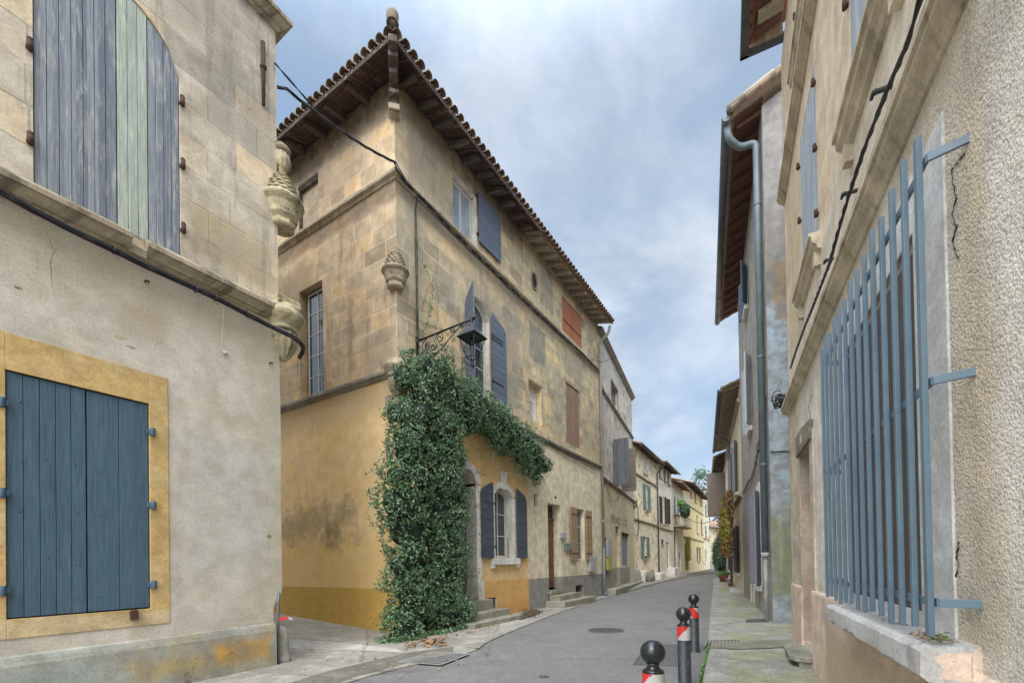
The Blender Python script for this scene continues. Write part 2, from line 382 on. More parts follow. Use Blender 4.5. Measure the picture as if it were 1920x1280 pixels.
def eaves(F,root,x0,x1,ye,ze,sl,mats,sp=.6,rw=.09,rh=.12,hipL=0,boards=True,inn=.1,board_x0=None):
    """soffit boards and rafters under the overhang: one board sheet and separate rafters"""
    c=1/math.sqrt(1+sl*sl)
    if boards:
        b=MB(); k=0; y=ye+.07
        while y<inn:
            w=min(.13,inn-y); z=ze-.035+sl*(y-ye)
            hx0=x0+((y-ye) if hipL else 0)
            b._a([(hx0,y+.006,z),(x1,y+.006,z),(x1,y+w,z+sl*w),(hx0,y+w,z+sl*w),(hx0,y+.006,z+.012),(x1,y+.006,z+.012),(x1,y+w,z+sl*w+.012),(hx0,y+w,z+sl*w+.012)],
              [(0,3,2,1),(4,5,6,7),(0,1,5,4),(1,2,6,5),(2,3,7,6),(3,0,4,7)]); y+=.13
        b.build('soffit',mats[0],root,F)
    n=max(1,round((x1-x0)/sp))
    for i in range(n):
        x=x0+(x1-x0)*(i+.5)/n
        if hipL and x-x0<abs(ye)*.95: continue
        x+=U(-.03,.03); y0=ye+U(.1,.2); q=MB(); y1=inn
        z=lambda y,o: ze-.05+sl*(y-ye)+o
        rr=rh*U(.85,1.1); ww=rw*U(.85,1.15); j=U(-.02,.02)
        q._a([(x-ww/2+j,y0,z(y0,-rr*.55)),(x+ww/2+j,y0,z(y0,-rr*.55)),(x+ww/2,y1,z(y1,-rr)),(x-ww/2,y1,z(y1,-rr)),(x-ww/2+j,y0,z(y0,0)),(x+ww/2+j,y0,z(y0,0)),(x+ww/2,y1,z(y1,0)),(x-ww/2,y1,z(y1,0))],
          [(0,3,2,1),(4,5,6,7),(0,1,5,4),(1,2,6,5),(2,3,7,6),(3,0,4,7)])
        q.build('rafter',mats[1],root,F,bev=.008)
def gutter(F,root,x0,x1,y,z,mat,r=.085,name='gutter',joints=2.0):
    m=MB(); n=8
    vs=[];fs=[]
    for x in (x0,x1):
        for t in (0,.006):
            for i in range(n+1):
                a=PI+PI*i/n; vs.append((x,y+math.cos(a)*(r-t),z+math.sin(a)*(r-t)))
    k=n+1
    for i in range(n): fs+=[(i,i+1,2*k+i+1,2*k+i),(k+i+1,k+i,3*k+i,3*k+i+1),(i+1,i,k+i,k+i+1),(2*k+i,2*k+i+1,3*k+i+1,3*k+i)]
    fs+=[(0,2*k,3*k,k),(n,k+n,3*k+n,2*k+n)]
    m._a(vs,fs,True)
    for x in (x0+.003,x1-.003):   # closed ends
        m._a([(x,y+math.cos(PI+PI*i/n)*r*.97,z+math.sin(PI+PI*i/n)*r*.97) for i in range(n+1)],[tuple(range(n+1))])
    m.tube([(x0,y-r,z),(x1,y-r,z)],.012,6)
    q=x0+joints/2
    while q<x1:
        m.tube([(q,y+math.cos(PI+PI*i/n)*(r+.004),z+math.sin(PI+PI*i/n)*(r+.004)) for i in range(n+1)],.007,4); q+=joints
    return m.build(name,mat,root,F)
def arcpts(p,q,r,n=5):
    return [Vector(p).lerp(Vector(q),k/n) for k in range(n+1)]
def bend(pts,r=.12,n=5):
    """round the corners of a polyline"""
    P=[Vector(p) for p in pts]; out=[P[0]]
    for i in range(1,len(P)-1):
        a=(P[i-1]-P[i]); b=(P[i+1]-P[i]); q=min(r,a.length*.45,b.length*.45)
        s=P[i]+a.normalized()*q; e=P[i]+b.normalized()*q
        for k in range(n+1):
            t=k/n; out.append(s*(1-t)**2+P[i]*2*t*(1-t)+e*t*t)
    out.append(P[-1]); return out
def downpipe(F,root,pts,r,mat,collars=(),name='downpipe',mc=None,rb=.15):
    m=MB(); m.tube(bend(pts,rb),r,14); o=m.build(name,mat,root,F)
    for z,x,y in collars:
        q=MB(); q.lathe((x,y,z),[(r+.002,-.03),(r+.012,-.028),(r+.012,-.01),(r+.004,0),(r+.012,.01),(r+.012,.028),(r+.002,.03)],14)
        q.box(x-.012,x+.012,y+r,y+r+.06,z-.008,z+.008); q.build('pipe_collar',mc or mat,o,F)
    return o
def sag(p,q,s,n=10):
    p,q=Vector(p),Vector(q); return [p.lerp(q,k/n)-Vector((0,0,s*4*(k/n)*(1-k/n))) for k in range(n+1)]
def cable(name,label,pts,r,mat,M=None,strands=1,group=None,cat='cable',tw=3,spread=None):
    m=MB(); P=[Vector(p) for p in pts]
    if strands==1: m.tube(P,r,6)
    else:
        # resample
        S=[];
        for i in range(len(P)-1):
            k=max(1,int((P[i+1]-P[i]).length/.12))
            S+=[P[i].lerp(P[i+1],j/k) for j in range(k)]
        S.append(P[-1]); sp=spread or r*1.25
        for s in range(strands):
            q=[]; d=0
            for i,p in enumerate(S):
                if i: d+=(S[i]-S[i-1]).length
                t=(S[min(i+1,len(S)-1)]-S[max(i-1,0)]).normalized(); u=t.orthogonal().normalized() if abs(t.z)>.95 else t.cross(Vector((0,0,1))).normalized(); v=t.cross(u)
                a=2*PI*s/strands+d*tw; q.append(p+u*math.cos(a)*sp+v*math.sin(a)*sp)
            m.tube(q,r,6)
    o=m.build(name,mat,None,M if M is not None else Matrix.Identity(4)); return tag(o,label,cat,group)
# ------------------------------------------------------------------ frames
DL=Vector((math.sin(AL),math.cos(AL))); NL=Vector((-DL.y,DL.x))     # along the left side of the street / away from it
C0=DL*7.55+NL*7.75
FL=Frame(NL*7.40,PI/2-AL)                 # near left house, x = distance along street
FA=Frame(C0,PI/2-AL)                      # corner house, street side
FS=Frame(C0,-AL)                          # corner house, alley side (x<0)
def gz(s): return 0 if s<24 else ((s-24)*.026 if s<31 else .182+(s-31)*.003)
DR=Vector((math.sin(AR),math.cos(AR))); NR=Vector((-DR.y,DR.x))
FR=Frame(-NR*1.13,-PI/2-AR)               # near right house, x = -distance
R2P=Vector((6.56,11.37)); A2=.408
F2=Frame(R2P,-PI/2-A2)
# ------------------------------------------------------------------ materials
M={}
YEL=(.60,.36,.13)
M['stoneA']=wall_mat('limestone_front',(.55,.44,.29),(.43,.36,.255),(.57,.48,.345),blocks=(.78,.40,(.62,.53,.39),.95),
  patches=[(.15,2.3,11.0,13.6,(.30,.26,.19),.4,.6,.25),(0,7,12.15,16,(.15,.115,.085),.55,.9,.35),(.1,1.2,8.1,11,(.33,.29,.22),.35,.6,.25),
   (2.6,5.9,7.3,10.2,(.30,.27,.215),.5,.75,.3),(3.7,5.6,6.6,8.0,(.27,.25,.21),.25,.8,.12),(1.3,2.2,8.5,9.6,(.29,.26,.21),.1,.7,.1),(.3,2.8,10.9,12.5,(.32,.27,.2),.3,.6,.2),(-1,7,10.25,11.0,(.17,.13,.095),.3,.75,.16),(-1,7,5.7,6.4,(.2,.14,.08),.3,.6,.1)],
  streak=((.20,.16,.115),.5,.55),grime=((.07,.055,.04),.75,.60))
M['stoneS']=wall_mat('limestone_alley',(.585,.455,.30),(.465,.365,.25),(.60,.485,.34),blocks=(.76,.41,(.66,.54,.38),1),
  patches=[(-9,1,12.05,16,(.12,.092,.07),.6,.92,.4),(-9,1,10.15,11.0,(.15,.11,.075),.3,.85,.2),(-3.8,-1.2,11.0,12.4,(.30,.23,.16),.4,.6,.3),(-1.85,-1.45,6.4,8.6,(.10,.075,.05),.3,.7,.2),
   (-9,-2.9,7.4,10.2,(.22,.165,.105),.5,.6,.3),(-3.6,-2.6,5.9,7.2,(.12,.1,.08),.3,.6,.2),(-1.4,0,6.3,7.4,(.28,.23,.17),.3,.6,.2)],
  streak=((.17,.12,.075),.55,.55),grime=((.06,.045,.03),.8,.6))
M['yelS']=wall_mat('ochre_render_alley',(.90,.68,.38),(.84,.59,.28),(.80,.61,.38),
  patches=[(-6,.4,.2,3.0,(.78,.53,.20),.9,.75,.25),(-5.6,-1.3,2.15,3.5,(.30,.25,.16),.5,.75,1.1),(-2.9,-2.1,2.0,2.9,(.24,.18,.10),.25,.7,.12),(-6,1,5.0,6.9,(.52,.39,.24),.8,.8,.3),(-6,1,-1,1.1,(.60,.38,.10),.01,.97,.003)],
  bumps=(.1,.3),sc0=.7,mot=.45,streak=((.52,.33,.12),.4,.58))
M['yelA']=wall_mat('ochre_render_front',(.76,.53,.26),(.70,.46,.20),(.78,.60,.35),
  patches=[(-1,7,-.5,1.13,(.66,.38,.13),.02,.9,.005),(2,7,-.2,.45,(.60,.27,.10),.2,.6,.15),(3.2,5,4.1,5.9,(.35,.2,.07),.3,.35,.3)],bumps=(.15,.3),mot=.5,streak=((.42,.26,.1),.35,.6))
M['creamB']=wall_mat('cream_render',(.72,.64,.46),(.64,.56,.39),(.75,.68,.53),
  patches=[(-1,8,-.5,1.1,(.27,.255,.235),.015,.98,.008),(3.4,4.4,.4,1.5,(.3,.27,.22),.3,.5,.2)],bumps=(.25,.5),streak=((.36,.29,.19),.5,.52),grime=((.28,.22,.15),.5,.62))
M['stoneB']=wall_mat('limestone_middle',(.58,.49,.31),(.48,.40,.26),(.61,.52,.36),blocks=(.72,.38,(.36,.32,.26),.9),
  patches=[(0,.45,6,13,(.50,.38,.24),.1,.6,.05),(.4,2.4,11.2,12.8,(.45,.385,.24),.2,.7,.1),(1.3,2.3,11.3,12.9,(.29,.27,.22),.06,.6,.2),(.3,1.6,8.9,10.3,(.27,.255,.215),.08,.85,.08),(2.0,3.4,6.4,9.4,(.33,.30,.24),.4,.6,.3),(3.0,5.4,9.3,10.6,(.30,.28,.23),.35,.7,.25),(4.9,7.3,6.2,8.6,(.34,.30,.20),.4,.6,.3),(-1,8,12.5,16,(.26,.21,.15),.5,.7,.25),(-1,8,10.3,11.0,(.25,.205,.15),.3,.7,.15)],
  streak=((.24,.20,.15),.5,.52),grime=((.14,.115,.085),.6,.6))
M['stoneL']=wall_mat('pale_limestone',(.58,.51,.41),(.48,.42,.335),(.62,.56,.46),blocks=(.95,.47,(.36,.32,.26),.6),
  patches=[(2.6,4.1,9.2,10.7,(.33,.29,.23),.5,.6,.35),(3.3,4.6,8.3,9.8,(.27,.25,.21),.22,.6,.3),(3.0,4.5,6.2,7.2,(.40,.32,.19),.25,.8,.2),(2.5,4.6,6.9,8.2,(.58,.51,.40),.3,.7,.3)],
  streak=((.28,.25,.20),.6,.50),grime=((.18,.15,.115),.8,.58))
M['plasterL']=wall_mat('grey_lime_render',(.57,.52,.45),(.50,.455,.38),(.53,.455,.34),
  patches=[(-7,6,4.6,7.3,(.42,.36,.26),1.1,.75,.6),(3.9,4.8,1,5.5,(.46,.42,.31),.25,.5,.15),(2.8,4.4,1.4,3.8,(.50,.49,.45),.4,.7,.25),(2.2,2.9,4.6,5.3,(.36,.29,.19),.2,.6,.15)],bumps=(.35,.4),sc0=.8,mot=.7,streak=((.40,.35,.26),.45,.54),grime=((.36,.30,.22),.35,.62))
M['plinthL']=wall_mat('stained_plinth',(.34,.345,.31),(.27,.26,.22),(.40,.33,.20),
  patches=[(3.2,4.2,.1,.62,(.48,.28,.07),.18,.9,.15),(2.2,3.3,.1,.5,(.42,.31,.11),.2,.7,.15),(1,2,.0,.6,(.28,.33,.31),.2,.8,.1)],bumps=(.5,.8),grime=((.17,.09,.06),.8,.56))
M['yelL']=wall_mat('yellow_band',(.56,.39,.17),(.50,.34,.14),(.60,.46,.26),patches=[(1,2.9,.7,1.12,(.55,.47,.33),.05,.5,.05)],bumps=(.2,.6),grime=((.35,.2,.09),.6,.62))
M['trimstone']=wall_mat('moulded_stone',(.46,.39,.28),(.36,.30,.21),(.30,.25,.18),bumps=(.4,.9),sc0=1.6,streak=((.13,.11,.08),.75,.50),grime=((.07,.06,.045),.85,.55))
M['trimcor']=wall_mat('stained_cornice_stone',(.42,.36,.26),(.32,.27,.19),(.24,.20,.14),bumps=(.5,1.1),sc0=1.1,streak=((.12,.10,.075),.8,.46),grime=((.06,.05,.04),.95,.50))
M['trimdark']=wall_mat('weathered_string_course',(.30,.265,.205),(.23,.205,.165),(.15,.13,.11),bumps=(.5,1),sc0=1.6,grime=((.07,.06,.05),.8,.55))
M['trimyel']=wall_mat('carved_stone',(.54,.47,.31),(.44,.38,.25),(.30,.26,.18),bumps=(.5,1.1),sc0=3,streak=((.13,.11,.08),.8,.50),grime=((.06,.055,.045),.95,.50))
M['white']=wall_mat('white_stone_paint',(.76,.74,.69),(.66,.64,.60),(.56,.53,.47),bumps=(.3,.6),grime=((.22,.19,.16),.6,.6))
M['reveal']=wall_mat('pale_reveal',(.68,.65,.59),(.58,.55,.49),bumps=(.2,.5),grime=((.25,.2,.15),.5,.6))
M['greyC']=wall_mat('grey_old_render',(.58,.54,.48),(.48,.44,.39),(.54,.47,.35),blocks=(.6,.34,(.36,.32,.27),.6),patches=[(0,5.6,11,13.5,(.46,.44,.42),.3,.85,.25),(0,2,5.9,10,(.40,.33,.27),.5,.6,.3)],streak=((.20,.17,.14),.55,.52),grime=((.17,.12,.09),.7,.56))
M['creamC']=wall_mat('stained_cream_render',(.66,.57,.37),(.58,.51,.36),(.62,.57,.45),patches=[(-1,8,-.5,1.3,(.29,.27,.23),.02,.9,.01),(1.2,2.6,4.4,5.9,(.48,.27,.11),.4,.7,.2)],streak=((.30,.26,.19),.5,.52))
M['creamD']=wall_mat('pale_yellow_render',(.84,.77,.58),(.76,.68,.50),(.84,.79,.68),bumps=(.2,.5),streak=((.45,.37,.24),.4,.55),blocks=(.6,.3,(.5,.42,.3),.35))
M['creamE']=wall_mat('off_white_render',(.82,.77,.66),(.74,.68,.55),(.76,.66,.50),bumps=(.2,.5),streak=((.33,.28,.21),.5,.52))
M['yelG']=wall_mat('warm_yellow_render',(.86,.68,.34),(.78,.62,.36),(.82,.73,.52),patches=[(0,5,6.5,9.6,(.70,.66,.60),.5,.8,.3)],streak=((.50,.40,.28),.4,.55))
M['castR']=wall_mat('roughcast',(.77,.715,.63),(.70,.65,.57),(.63,.56,.45),rough_cast=.011,bumps=(.6,.5),
  patches=[(-3.2,-2.72,1.1,4.2,(.55,.43,.28),.22,.65,.2),(-3.62,-2.85,.9,4.9,(.60,.51,.37),.3,.7,.12),(-12,0,3.7,4.6,(.58,.52,.42),.4,.5,.15),(-3.2,0,1.0,1.8,(.40,.37,.31),.5,.6,.25)],grime=((.34,.27,.18),.5,.56),streak=((.46,.37,.26),.5,.52))
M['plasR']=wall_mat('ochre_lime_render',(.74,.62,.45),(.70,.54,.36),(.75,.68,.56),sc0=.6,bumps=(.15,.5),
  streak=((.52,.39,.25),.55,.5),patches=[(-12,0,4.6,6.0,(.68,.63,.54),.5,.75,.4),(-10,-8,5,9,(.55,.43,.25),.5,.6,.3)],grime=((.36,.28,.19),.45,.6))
M['pinkR']=wall_mat('pink_render',(.72,.56,.45),(.66,.51,.40),(.64,.53,.44),sc0=.9,bumps=(.2,.5),patches=[(-7,-2.9,-.2,.98,(.42,.32,.20),.3,.8,.16)],grime=((.13,.09,.06),.6,.64))
M['jambR']=wall_mat('grey_white_paint',(.70,.70,.69),(.62,.61,.60),bumps=(.2,.5),grime=((.2,.19,.18),.5,.64))
M['pinkD']=wall_mat('peeling_pink_paint',(.52,.39,.31),(.46,.35,.28),(.50,.42,.36),sc0=1.2,bumps=(.2,.5),patches=[(-12,0,1.4,2.6,(.60,.57,.54),.05,.0,.2)],grime=((.60,.58,.55),.9,.62))
M['sillR']=wall_mat('chipped_white_sill',(.53,.53,.52),(.46,.46,.45),(.42,.38,.34),bumps=(.3,.8),sc0=2,grime=((.16,.14,.12),.8,.6))
M['trimR']=wall_mat('moulded_render',(.64,.55,.42),(.54,.47,.35),(.46,.39,.29),sc0=1.4,bumps=(.3,.8),streak=((.18,.15,.115),.6,.5),grime=((.12,.1,.08),.6,.6))
M['greyR2']=wall_mat('grey_cement_render',(.40,.375,.345),(.34,.32,.295),(.36,.32,.26),sc0=.8,bumps=(.2,.6),patches=[(-3,12,-1,3.4,(.43,.44,.45),.4,.6,.3),(0,12,-1,1.3,(.40,.42,.44),.05,.85,.04)],streak=((.24,.22,.19),.45,.52))
M['blueR2']=wall_mat('pale_blue_render',(.27,.255,.24),(.225,.215,.205),(.20,.19,.175),sc0=.9,bumps=(.2,.7),
  patches=[(-2,6,-1,8.3,(.34,.395,.43),.25,.92,.35),(.1,3,7.2,9.2,(.26,.185,.10),.2,.85,.3),(.3,2,8.5,10.5,(.22,.20,.18),.5,.7,.3),(-.1,3,7.0,7.7,(.36,.45,.54),.15,.7,.2),(-.3,.75,.5,3.0,(.20,.21,.07),.5,.9,.6),(.1,.3,1,3.6,(.42,.37,.31),.15,.7,.1)],grime=((.30,.31,.30),.5,.6))
M['creamR3']=wall_mat('yellowish_render',(.78,.71,.52),(.68,.61,.46),(.73,.68,.57),streak=((.33,.29,.22),.4,.55))
# woods
M['blue']=wood_mat('blue_painted_boards',(.058,.105,.150),(.075,.128,.174),(.115,.165,.205),'x',.135,.35,.6)
M['greywood']=wood_mat('weathered_blue_grey_boards',(.13,.15,.19),(.30,.33,.36),(.50,.49,.44),'x',.105,.9,.8)
M['greenwood']=wood_mat('bleached_green_boards',(.27,.33,.32),(.52,.56,.43),(.58,.58,.48),'x',.105,.8,.8)
M['shA']=wood_mat('slate_blue_paint',(.10,.122,.165),(.13,.155,.20),(.18,.20,.24),'z',.11,.3,.6)
M['shD']=wood_mat('dark_slate_paint',(.065,.080,.105),(.085,.10,.13),(.12,.14,.17),'z',.16,.3,.6)
M['red']=wood_mat('faded_red_paint',(.34,.115,.06),(.44,.17,.09),(.42,.30,.22),'x',.1,.5,.8)
M['brown']=wood_mat('peeling_brown_paint',(.22,.13,.085),(.30,.20,.14),(.42,.36,.30),'x',.11,.6,.85)
M['orange']=wood_mat('worn_orange_wood',(.30,.19,.10),(.38,.27,.16),(.27,.26,.25),'z',.13,.95,.85)
M['greyw2']=wood_mat('bare_grey_wood',(.085,.09,.10),(.14,.145,.16),(.24,.24,.24),'x',.14,.5,.85)
M['umber']=wood_mat('umber_boards',(.15,.12,.10),(.20,.165,.135),(.24,.21,.18),'z',.3,.4,.8)
M['green']=wood_mat('grey_green_paint',(.15,.22,.225),(.19,.26,.25),(.26,.31,.30),'z',.3,.3,.7)
M['lilac']=wood_mat('grey_lilac_paint',(.22,.225,.28),(.27,.275,.32),(.3,.3,.34),'x',.09,.3,.7)
M['palewood']=wood_mat('chalky_blue_boards',(.30,.34,.40),(.46,.50,.55),(.62,.64,.66),'x',.10,.8,.85)
M['doorwood']=wood_mat('brown_door_wood',(.15,.07,.035),(.22,.10,.05),(.2,.15,.12),'x',.2,.4,.6)
M['eaveD']=wood_mat('dark_eave_boards',(.055,.030,.027),(.12,.075,.065),(.33,.28,.26),'x',.21,.75,.9)
M['rafD']=wood_mat('dark_rafter_wood',(.085,.062,.055),(.15,.115,.10),(.40,.36,.33),'x',2,.6,.9)
M['eaveP']=wood_mat('pale_eave_boards',(.34,.27,.18),(.42,.34,.24),(.30,.25,.18),'x',.4,.4,.9)
M['rafP']=wood_mat('pale_rafter_wood',(.36,.30,.22),(.44,.38,.29),(.25,.21,.16),'x',2,.5,.9)
M['terr']=wood_mat('terracotta_soffit',(.12,.055,.04),(.18,.09,.068),(.3,.22,.17),'x',.25,.3,.9)
M['frame']=flat_mat('white_window_paint',(.62,.60,.55),(.50,.48,.43),.5,bump=.1)
M['glass']=flat_mat('window_glass',(.035,.045,.055),(.05,.06,.07),.06,bump=0,spec=.8)
M['glassw']=flat_mat('curtained_glass',(.34,.38,.41),(.20,.24,.28),.08,sc_=3,bump=0,spec=.7)
M['dark']=flat_mat('interior_shade',(.03,.027,.025),(.02,.02,.02),.9)  # near-black colour stands in for the shade inside openings and drains
M['iron']=flat_mat('black_iron',(.02,.02,.022),(.035,.033,.03),.5,.3)
M['rust']=flat_mat('rusty_iron',(.10,.045,.03),(.06,.035,.03),.8,.2,20)
M['cable']=flat_mat('black_cable',(.015,.016,.02),(.03,.03,.035),.45)
M['zinc']=flat_mat('grey_zinc',(.15,.165,.18),(.11,.125,.14),.45,.35,4)
M['zincd']=flat_mat('dark_zinc',(.085,.09,.10),(.12,.125,.13),.5,.3,4)
M['pipeG']=flat_mat('pale_green_grey_pipe',(.17,.215,.23),(.13,.165,.18),.5,.1,3)
M['pipeW']=flat_mat('grey_cement_pipe',(.34,.32,.28),(.26,.25,.23),.8,0,5)
M['grill']=flat_mat('blue_grey_bar_paint',(.135,.20,.255),(.105,.16,.21),.40,.0,3,.15,.5,chip=((.16,.085,.05),.66,16))
M['ballblk']=flat_mat('glossy_black_paint',(.012,.015,.018),(.02,.025,.028),.25,0,9,.12,.6)
M['postblk']=flat_mat('scuffed_black_paint',(.012,.018,.022),(.035,.045,.047),.45,0,14,.15,.5,chip=((.22,.23,.22),.64,30))
M['redref']=flat_mat('red_reflective_film',(.60,.03,.025),(.50,.035,.03),.4,bump=.05,chip=((.03,.03,.03),.66,28))
M['whiteref']=flat_mat('grey_reflective_film',(.50,.49,.46),(.38,.37,.34),.45,bump=.05,chip=((.05,.05,.05),.64,28))
M['boxgrey']=flat_mat('grey_plastic',(.42,.43,.42),(.36,.37,.36),.5)
M['boxgreen']=flat_mat('green_grey_enamel',(.20,.27,.25),(.15,.2,.19),.5)
M['yellowbox']=flat_mat('yellow_plastic',(.50,.46,.08),(.42,.39,.09),.5)
M['ink']=flat_mat('faded_black_lettering',(.17,.155,.13),(.32,.28,.21),.9)
M['blackink']=flat_mat('black_lettering',(.02,.02,.02),None,.6)
def tile_mat(name,a,b,c):
    g=G(name); r=g.N('ShaderNodeNewGeometry').outputs['Random Per Island']; n=g.noise(g.P,9,6,.7); n2=g.noise(g.P,1.3,4)
    col=g.mix(g.rg(r,0,1),a,b); col=g.mix(g.ma('MULTIPLY',g.rg(n,.45,.7),.8),col,c); col=g.mix(g.ma('MULTIPLY',g.rg(n2,.5,.7),.5),col,(.10,.10,.085))
    return g.fin(col,.95,n,.5,.006,spec=.15)
M['tileA']=tile_mat('old_dark_roof_tiles',(.17,.115,.085),(.26,.18,.13),(.085,.075,.065))
M['tileB']=tile_mat('clay_roof_tiles',(.36,.24,.17),(.42,.32,.25),(.20,.18,.15))
M['redtile']=tile_mat('red_clay_tiles',(.36,.14,.09),(.42,.19,.12),(.25,.15,.11))
def concrete(name,a,b,c,green=0,crack=.0,sc0=.45,mot=1,grain=1):
    g=G(name); x,y,z=g.sep(g.P); P=g.P
    n=g.noise(P,sc0,7,.65,.6); n2=g.noise(P,2.6,7,.7,.5); n3=g.noise(P,60,3,.7); v=g.voro(g.scale(P,(1,1,1)),170)
    col=g.mix(g.rg(n,.38,.62),a,b); col=g.mix(g.ma('MULTIPLY',g.rg(n2,.5,.66),.6),col,c)
    if green:
        gn=g.noise(P,.8,7,.75,.3); gf=g.noise(P,14,4,.7)
        col=g.mix(g.ma('MULTIPLY',g.rg(gn,.42,.58),g.ma('MULTIPLY',g.rg(gf,.3,.6,.5,1),green)),col,(.24,.255,.095))
    if crack:
        d=g.N('ShaderNodeTexVoronoi',feature='DISTANCE_TO_EDGE'); g.L(g.N('ShaderNodeVectorMath',operation='ADD').outputs[0],d.inputs['Vector'])
        av=d.inputs['Vector'].links[0].from_node; g.L(P,av.inputs[0]); g.L(g.scale(g.noise(P,3,5,.7,0,1),(.35,.35,0)),av.inputs[1]); d.inputs['Scale'].default_value=.22
        col=g.mix(g.ma('MULTIPLY',g.rg(d.outputs['Distance'],.0,.006,1,0),crack),col,(.10,.095,.09))
    col=g.mix(1,col,g.mix(g.rg(n3,.3,.7),(.78,.78,.78),(1.22,1.22,1.22)),'MULTIPLY')
    col=g.mix(mot,col,g.mix(g.rg(n2,.3,.7),(.82,.82,.82),(1.14,1.14,1.14)),'MULTIPLY')
    gr=g.noise(P,150,2,.8); gv=g.sep(g.voro(P,90,'F1','Color'))[0]
    col=g.mix(grain,col,g.mix(g.rg(gr,.35,.65),(.70,.70,.70),(1.32,1.31,1.29)),'MULTIPLY')
    col=g.mix(grain*.8,col,g.mix(g.rg(gv,.1,.95),(.72,.72,.73),(1.30,1.29,1.26)),'MULTIPLY')
    col=g.mix(g.ma('MULTIPLY',g.rg(v,.0,.22,1,0),.25),col,(.42,.41,.40))
    return g.fin(col,.9,g.ma('ADD',g.ma('MULTIPLY',n3,.8),n2),.5,.006,spec=.25)
M['asph']=concrete('asphalt',(.180,.176,.172),(.160,.157,.154),(.195,.19,.185),crack=.6,mot=.45)
M['pave']=concrete('concrete_pavement',(.33,.31,.275),(.25,.24,.21),(.39,.37,.33),crack=.7,mot=.8,grain=.5)
M['strip']=concrete('kerb_concrete',(.30,.29,.265),(.24,.235,.215),(.34,.33,.31),crack=.3)
M['mossy']=concrete('mossy_concrete',(.30,.295,.265),(.25,.24,.215),(.34,.335,.315),green=.6,crack=.7)
M['step']=concrete('worn_step_stone',(.30,.285,.245),(.23,.22,.185),(.34,.33,.30),green=.25)
M['metalG']=flat_mat('worn_grate_iron',(.15,.15,.15),(.09,.09,.09),.5,.4,8)
M['manh']=flat_mat('cast_iron_cover',(.105,.10,.098),(.075,.072,.07),.65,.2,8)
# leaves
M['ivy']=leaf_mat('ivy_leaves',[(.038,.095,.040),(.115,.21,.09),(.22,.32,.17),(.26,.14,.06)],.45)
M['stem']=flat_mat('woody_stem',(.11,.08,.055),(.07,.05,.035),.9)
M['bush']=leaf_mat('bush_leaves',[(.03,.08,.045),(.07,.14,.08),(.12,.19,.10)],.45)
M['bright']=leaf_mat('bright_leaves',[(.08,.20,.03),(.12,.28,.05),(.2,.32,.08)],.5)
M['vine']=leaf_mat('autumn_vine_leaves',[(.14,.07,.035),(.22,.11,.05),(.30,.20,.04)],.6)
M['yleaf']=leaf_mat('yellow_vine_leaves',[(.28,.24,.03),(.36,.30,.05),(.2,.25,.06)],.6)
M['dead']=leaf_mat('dead_leaves',[(.26,.13,.06),(.34,.20,.10),(.18,.09,.05)],.8)
M['pot']=flat_mat('terracotta',(.38,.14,.075),(.30,.11,.06),.85)
# ------------------------------------------------------------------ sky, sun
w=bpy.data.worlds.new('World'); sc.world=w; w.use_nodes=True; t=w.node_tree; t.nodes.clear()
class GW(G):
    def __init__(s,t): s.t=t
g=GW(t); tc=g.N('ShaderNodeTexCoord'); V=tc.outputs['Generated']
sky=g.N('ShaderNodeTexSky',sky_type='NISHITA'); sky.sun_disc=False; sky.sun_elevation=math.radians(52); sky.sun_rotation=math.radians(200); sky.air_density=1.2; sky.dust_density=1.5; sky.ozone_density=2
x,y,z=g.sep(V); zz=g.ma('ADD',g.ma('MAXIMUM',z,0),.32)
cv=g.comb(g.ma('DIVIDE',x,zz),g.ma('DIVIDE',y,zz),0)
c1=g.noise(cv,1.05,8,.55,.35); c2=g.noise(cv,2.6,7,.6,.3); 
skyc=g.mix(1,g.scale(sky.outputs[0],(.105,.105,.105)),(1,1,1),'MULTIPLY')
blue=g.mix(g.rg(z,0,.8),(.32,.43,.57),(.235,.345,.50))
cl=g.mix(g.rg(c2,.3,.7),(.29,.345,.43),(.57,.615,.67))
skym=g.mix(.35,blue,skyc)
cloud=g.ma('MULTIPLY',g.rg(c1,.34,.60),.9)
vis=g.mix(cloud,skym,cl)
# unseen sky behind the viewer and overhead, brightened to light the walls
sd=Vector((-.25,-.62,.74)).normalized(); dt=g.N('ShaderNodeVectorMath',operation='DOT_PRODUCT'); g.L(V,dt.inputs[0]); dt.inputs[1].default_value=sd
br=g.ma('ADD',g.ma('MULTIPLY',g.rg(dt.outputs['Value'],.35,1.0),SKYB),g.ma('MULTIPLY',g.rg(z,.72,.98),SKYZ))
bg=g.N('ShaderNodeBackground'); g.L(g.mix(g.ma('MULTIPLY',br,.4,None,True),vis,g.mix(1,vis,(1.10,1.0,.88),'MULTIPLY')),bg.inputs[0]); g.L(g.ma('ADD',br,1),bg.inputs[1])
o=g.N('ShaderNodeOutputWorld'); t.links.new(bg.outputs[0],o.inputs[0])
sl=bpy.data.lights.new('sun','SUN'); sl.energy=SUN; sl.angle=math.radians(35); sl.color=(1,.96,.90)
so=bpy.data.objects.new('sun',sl); COL.objects.link(so); so.rotation_euler=sd.to_track_quat('Z','Y').to_euler()
sc.view_settings.view_transform='Standard'; sc.view_settings.look='None'; sc.view_settings.exposure=EXPO; sc.view_settings.gamma=1
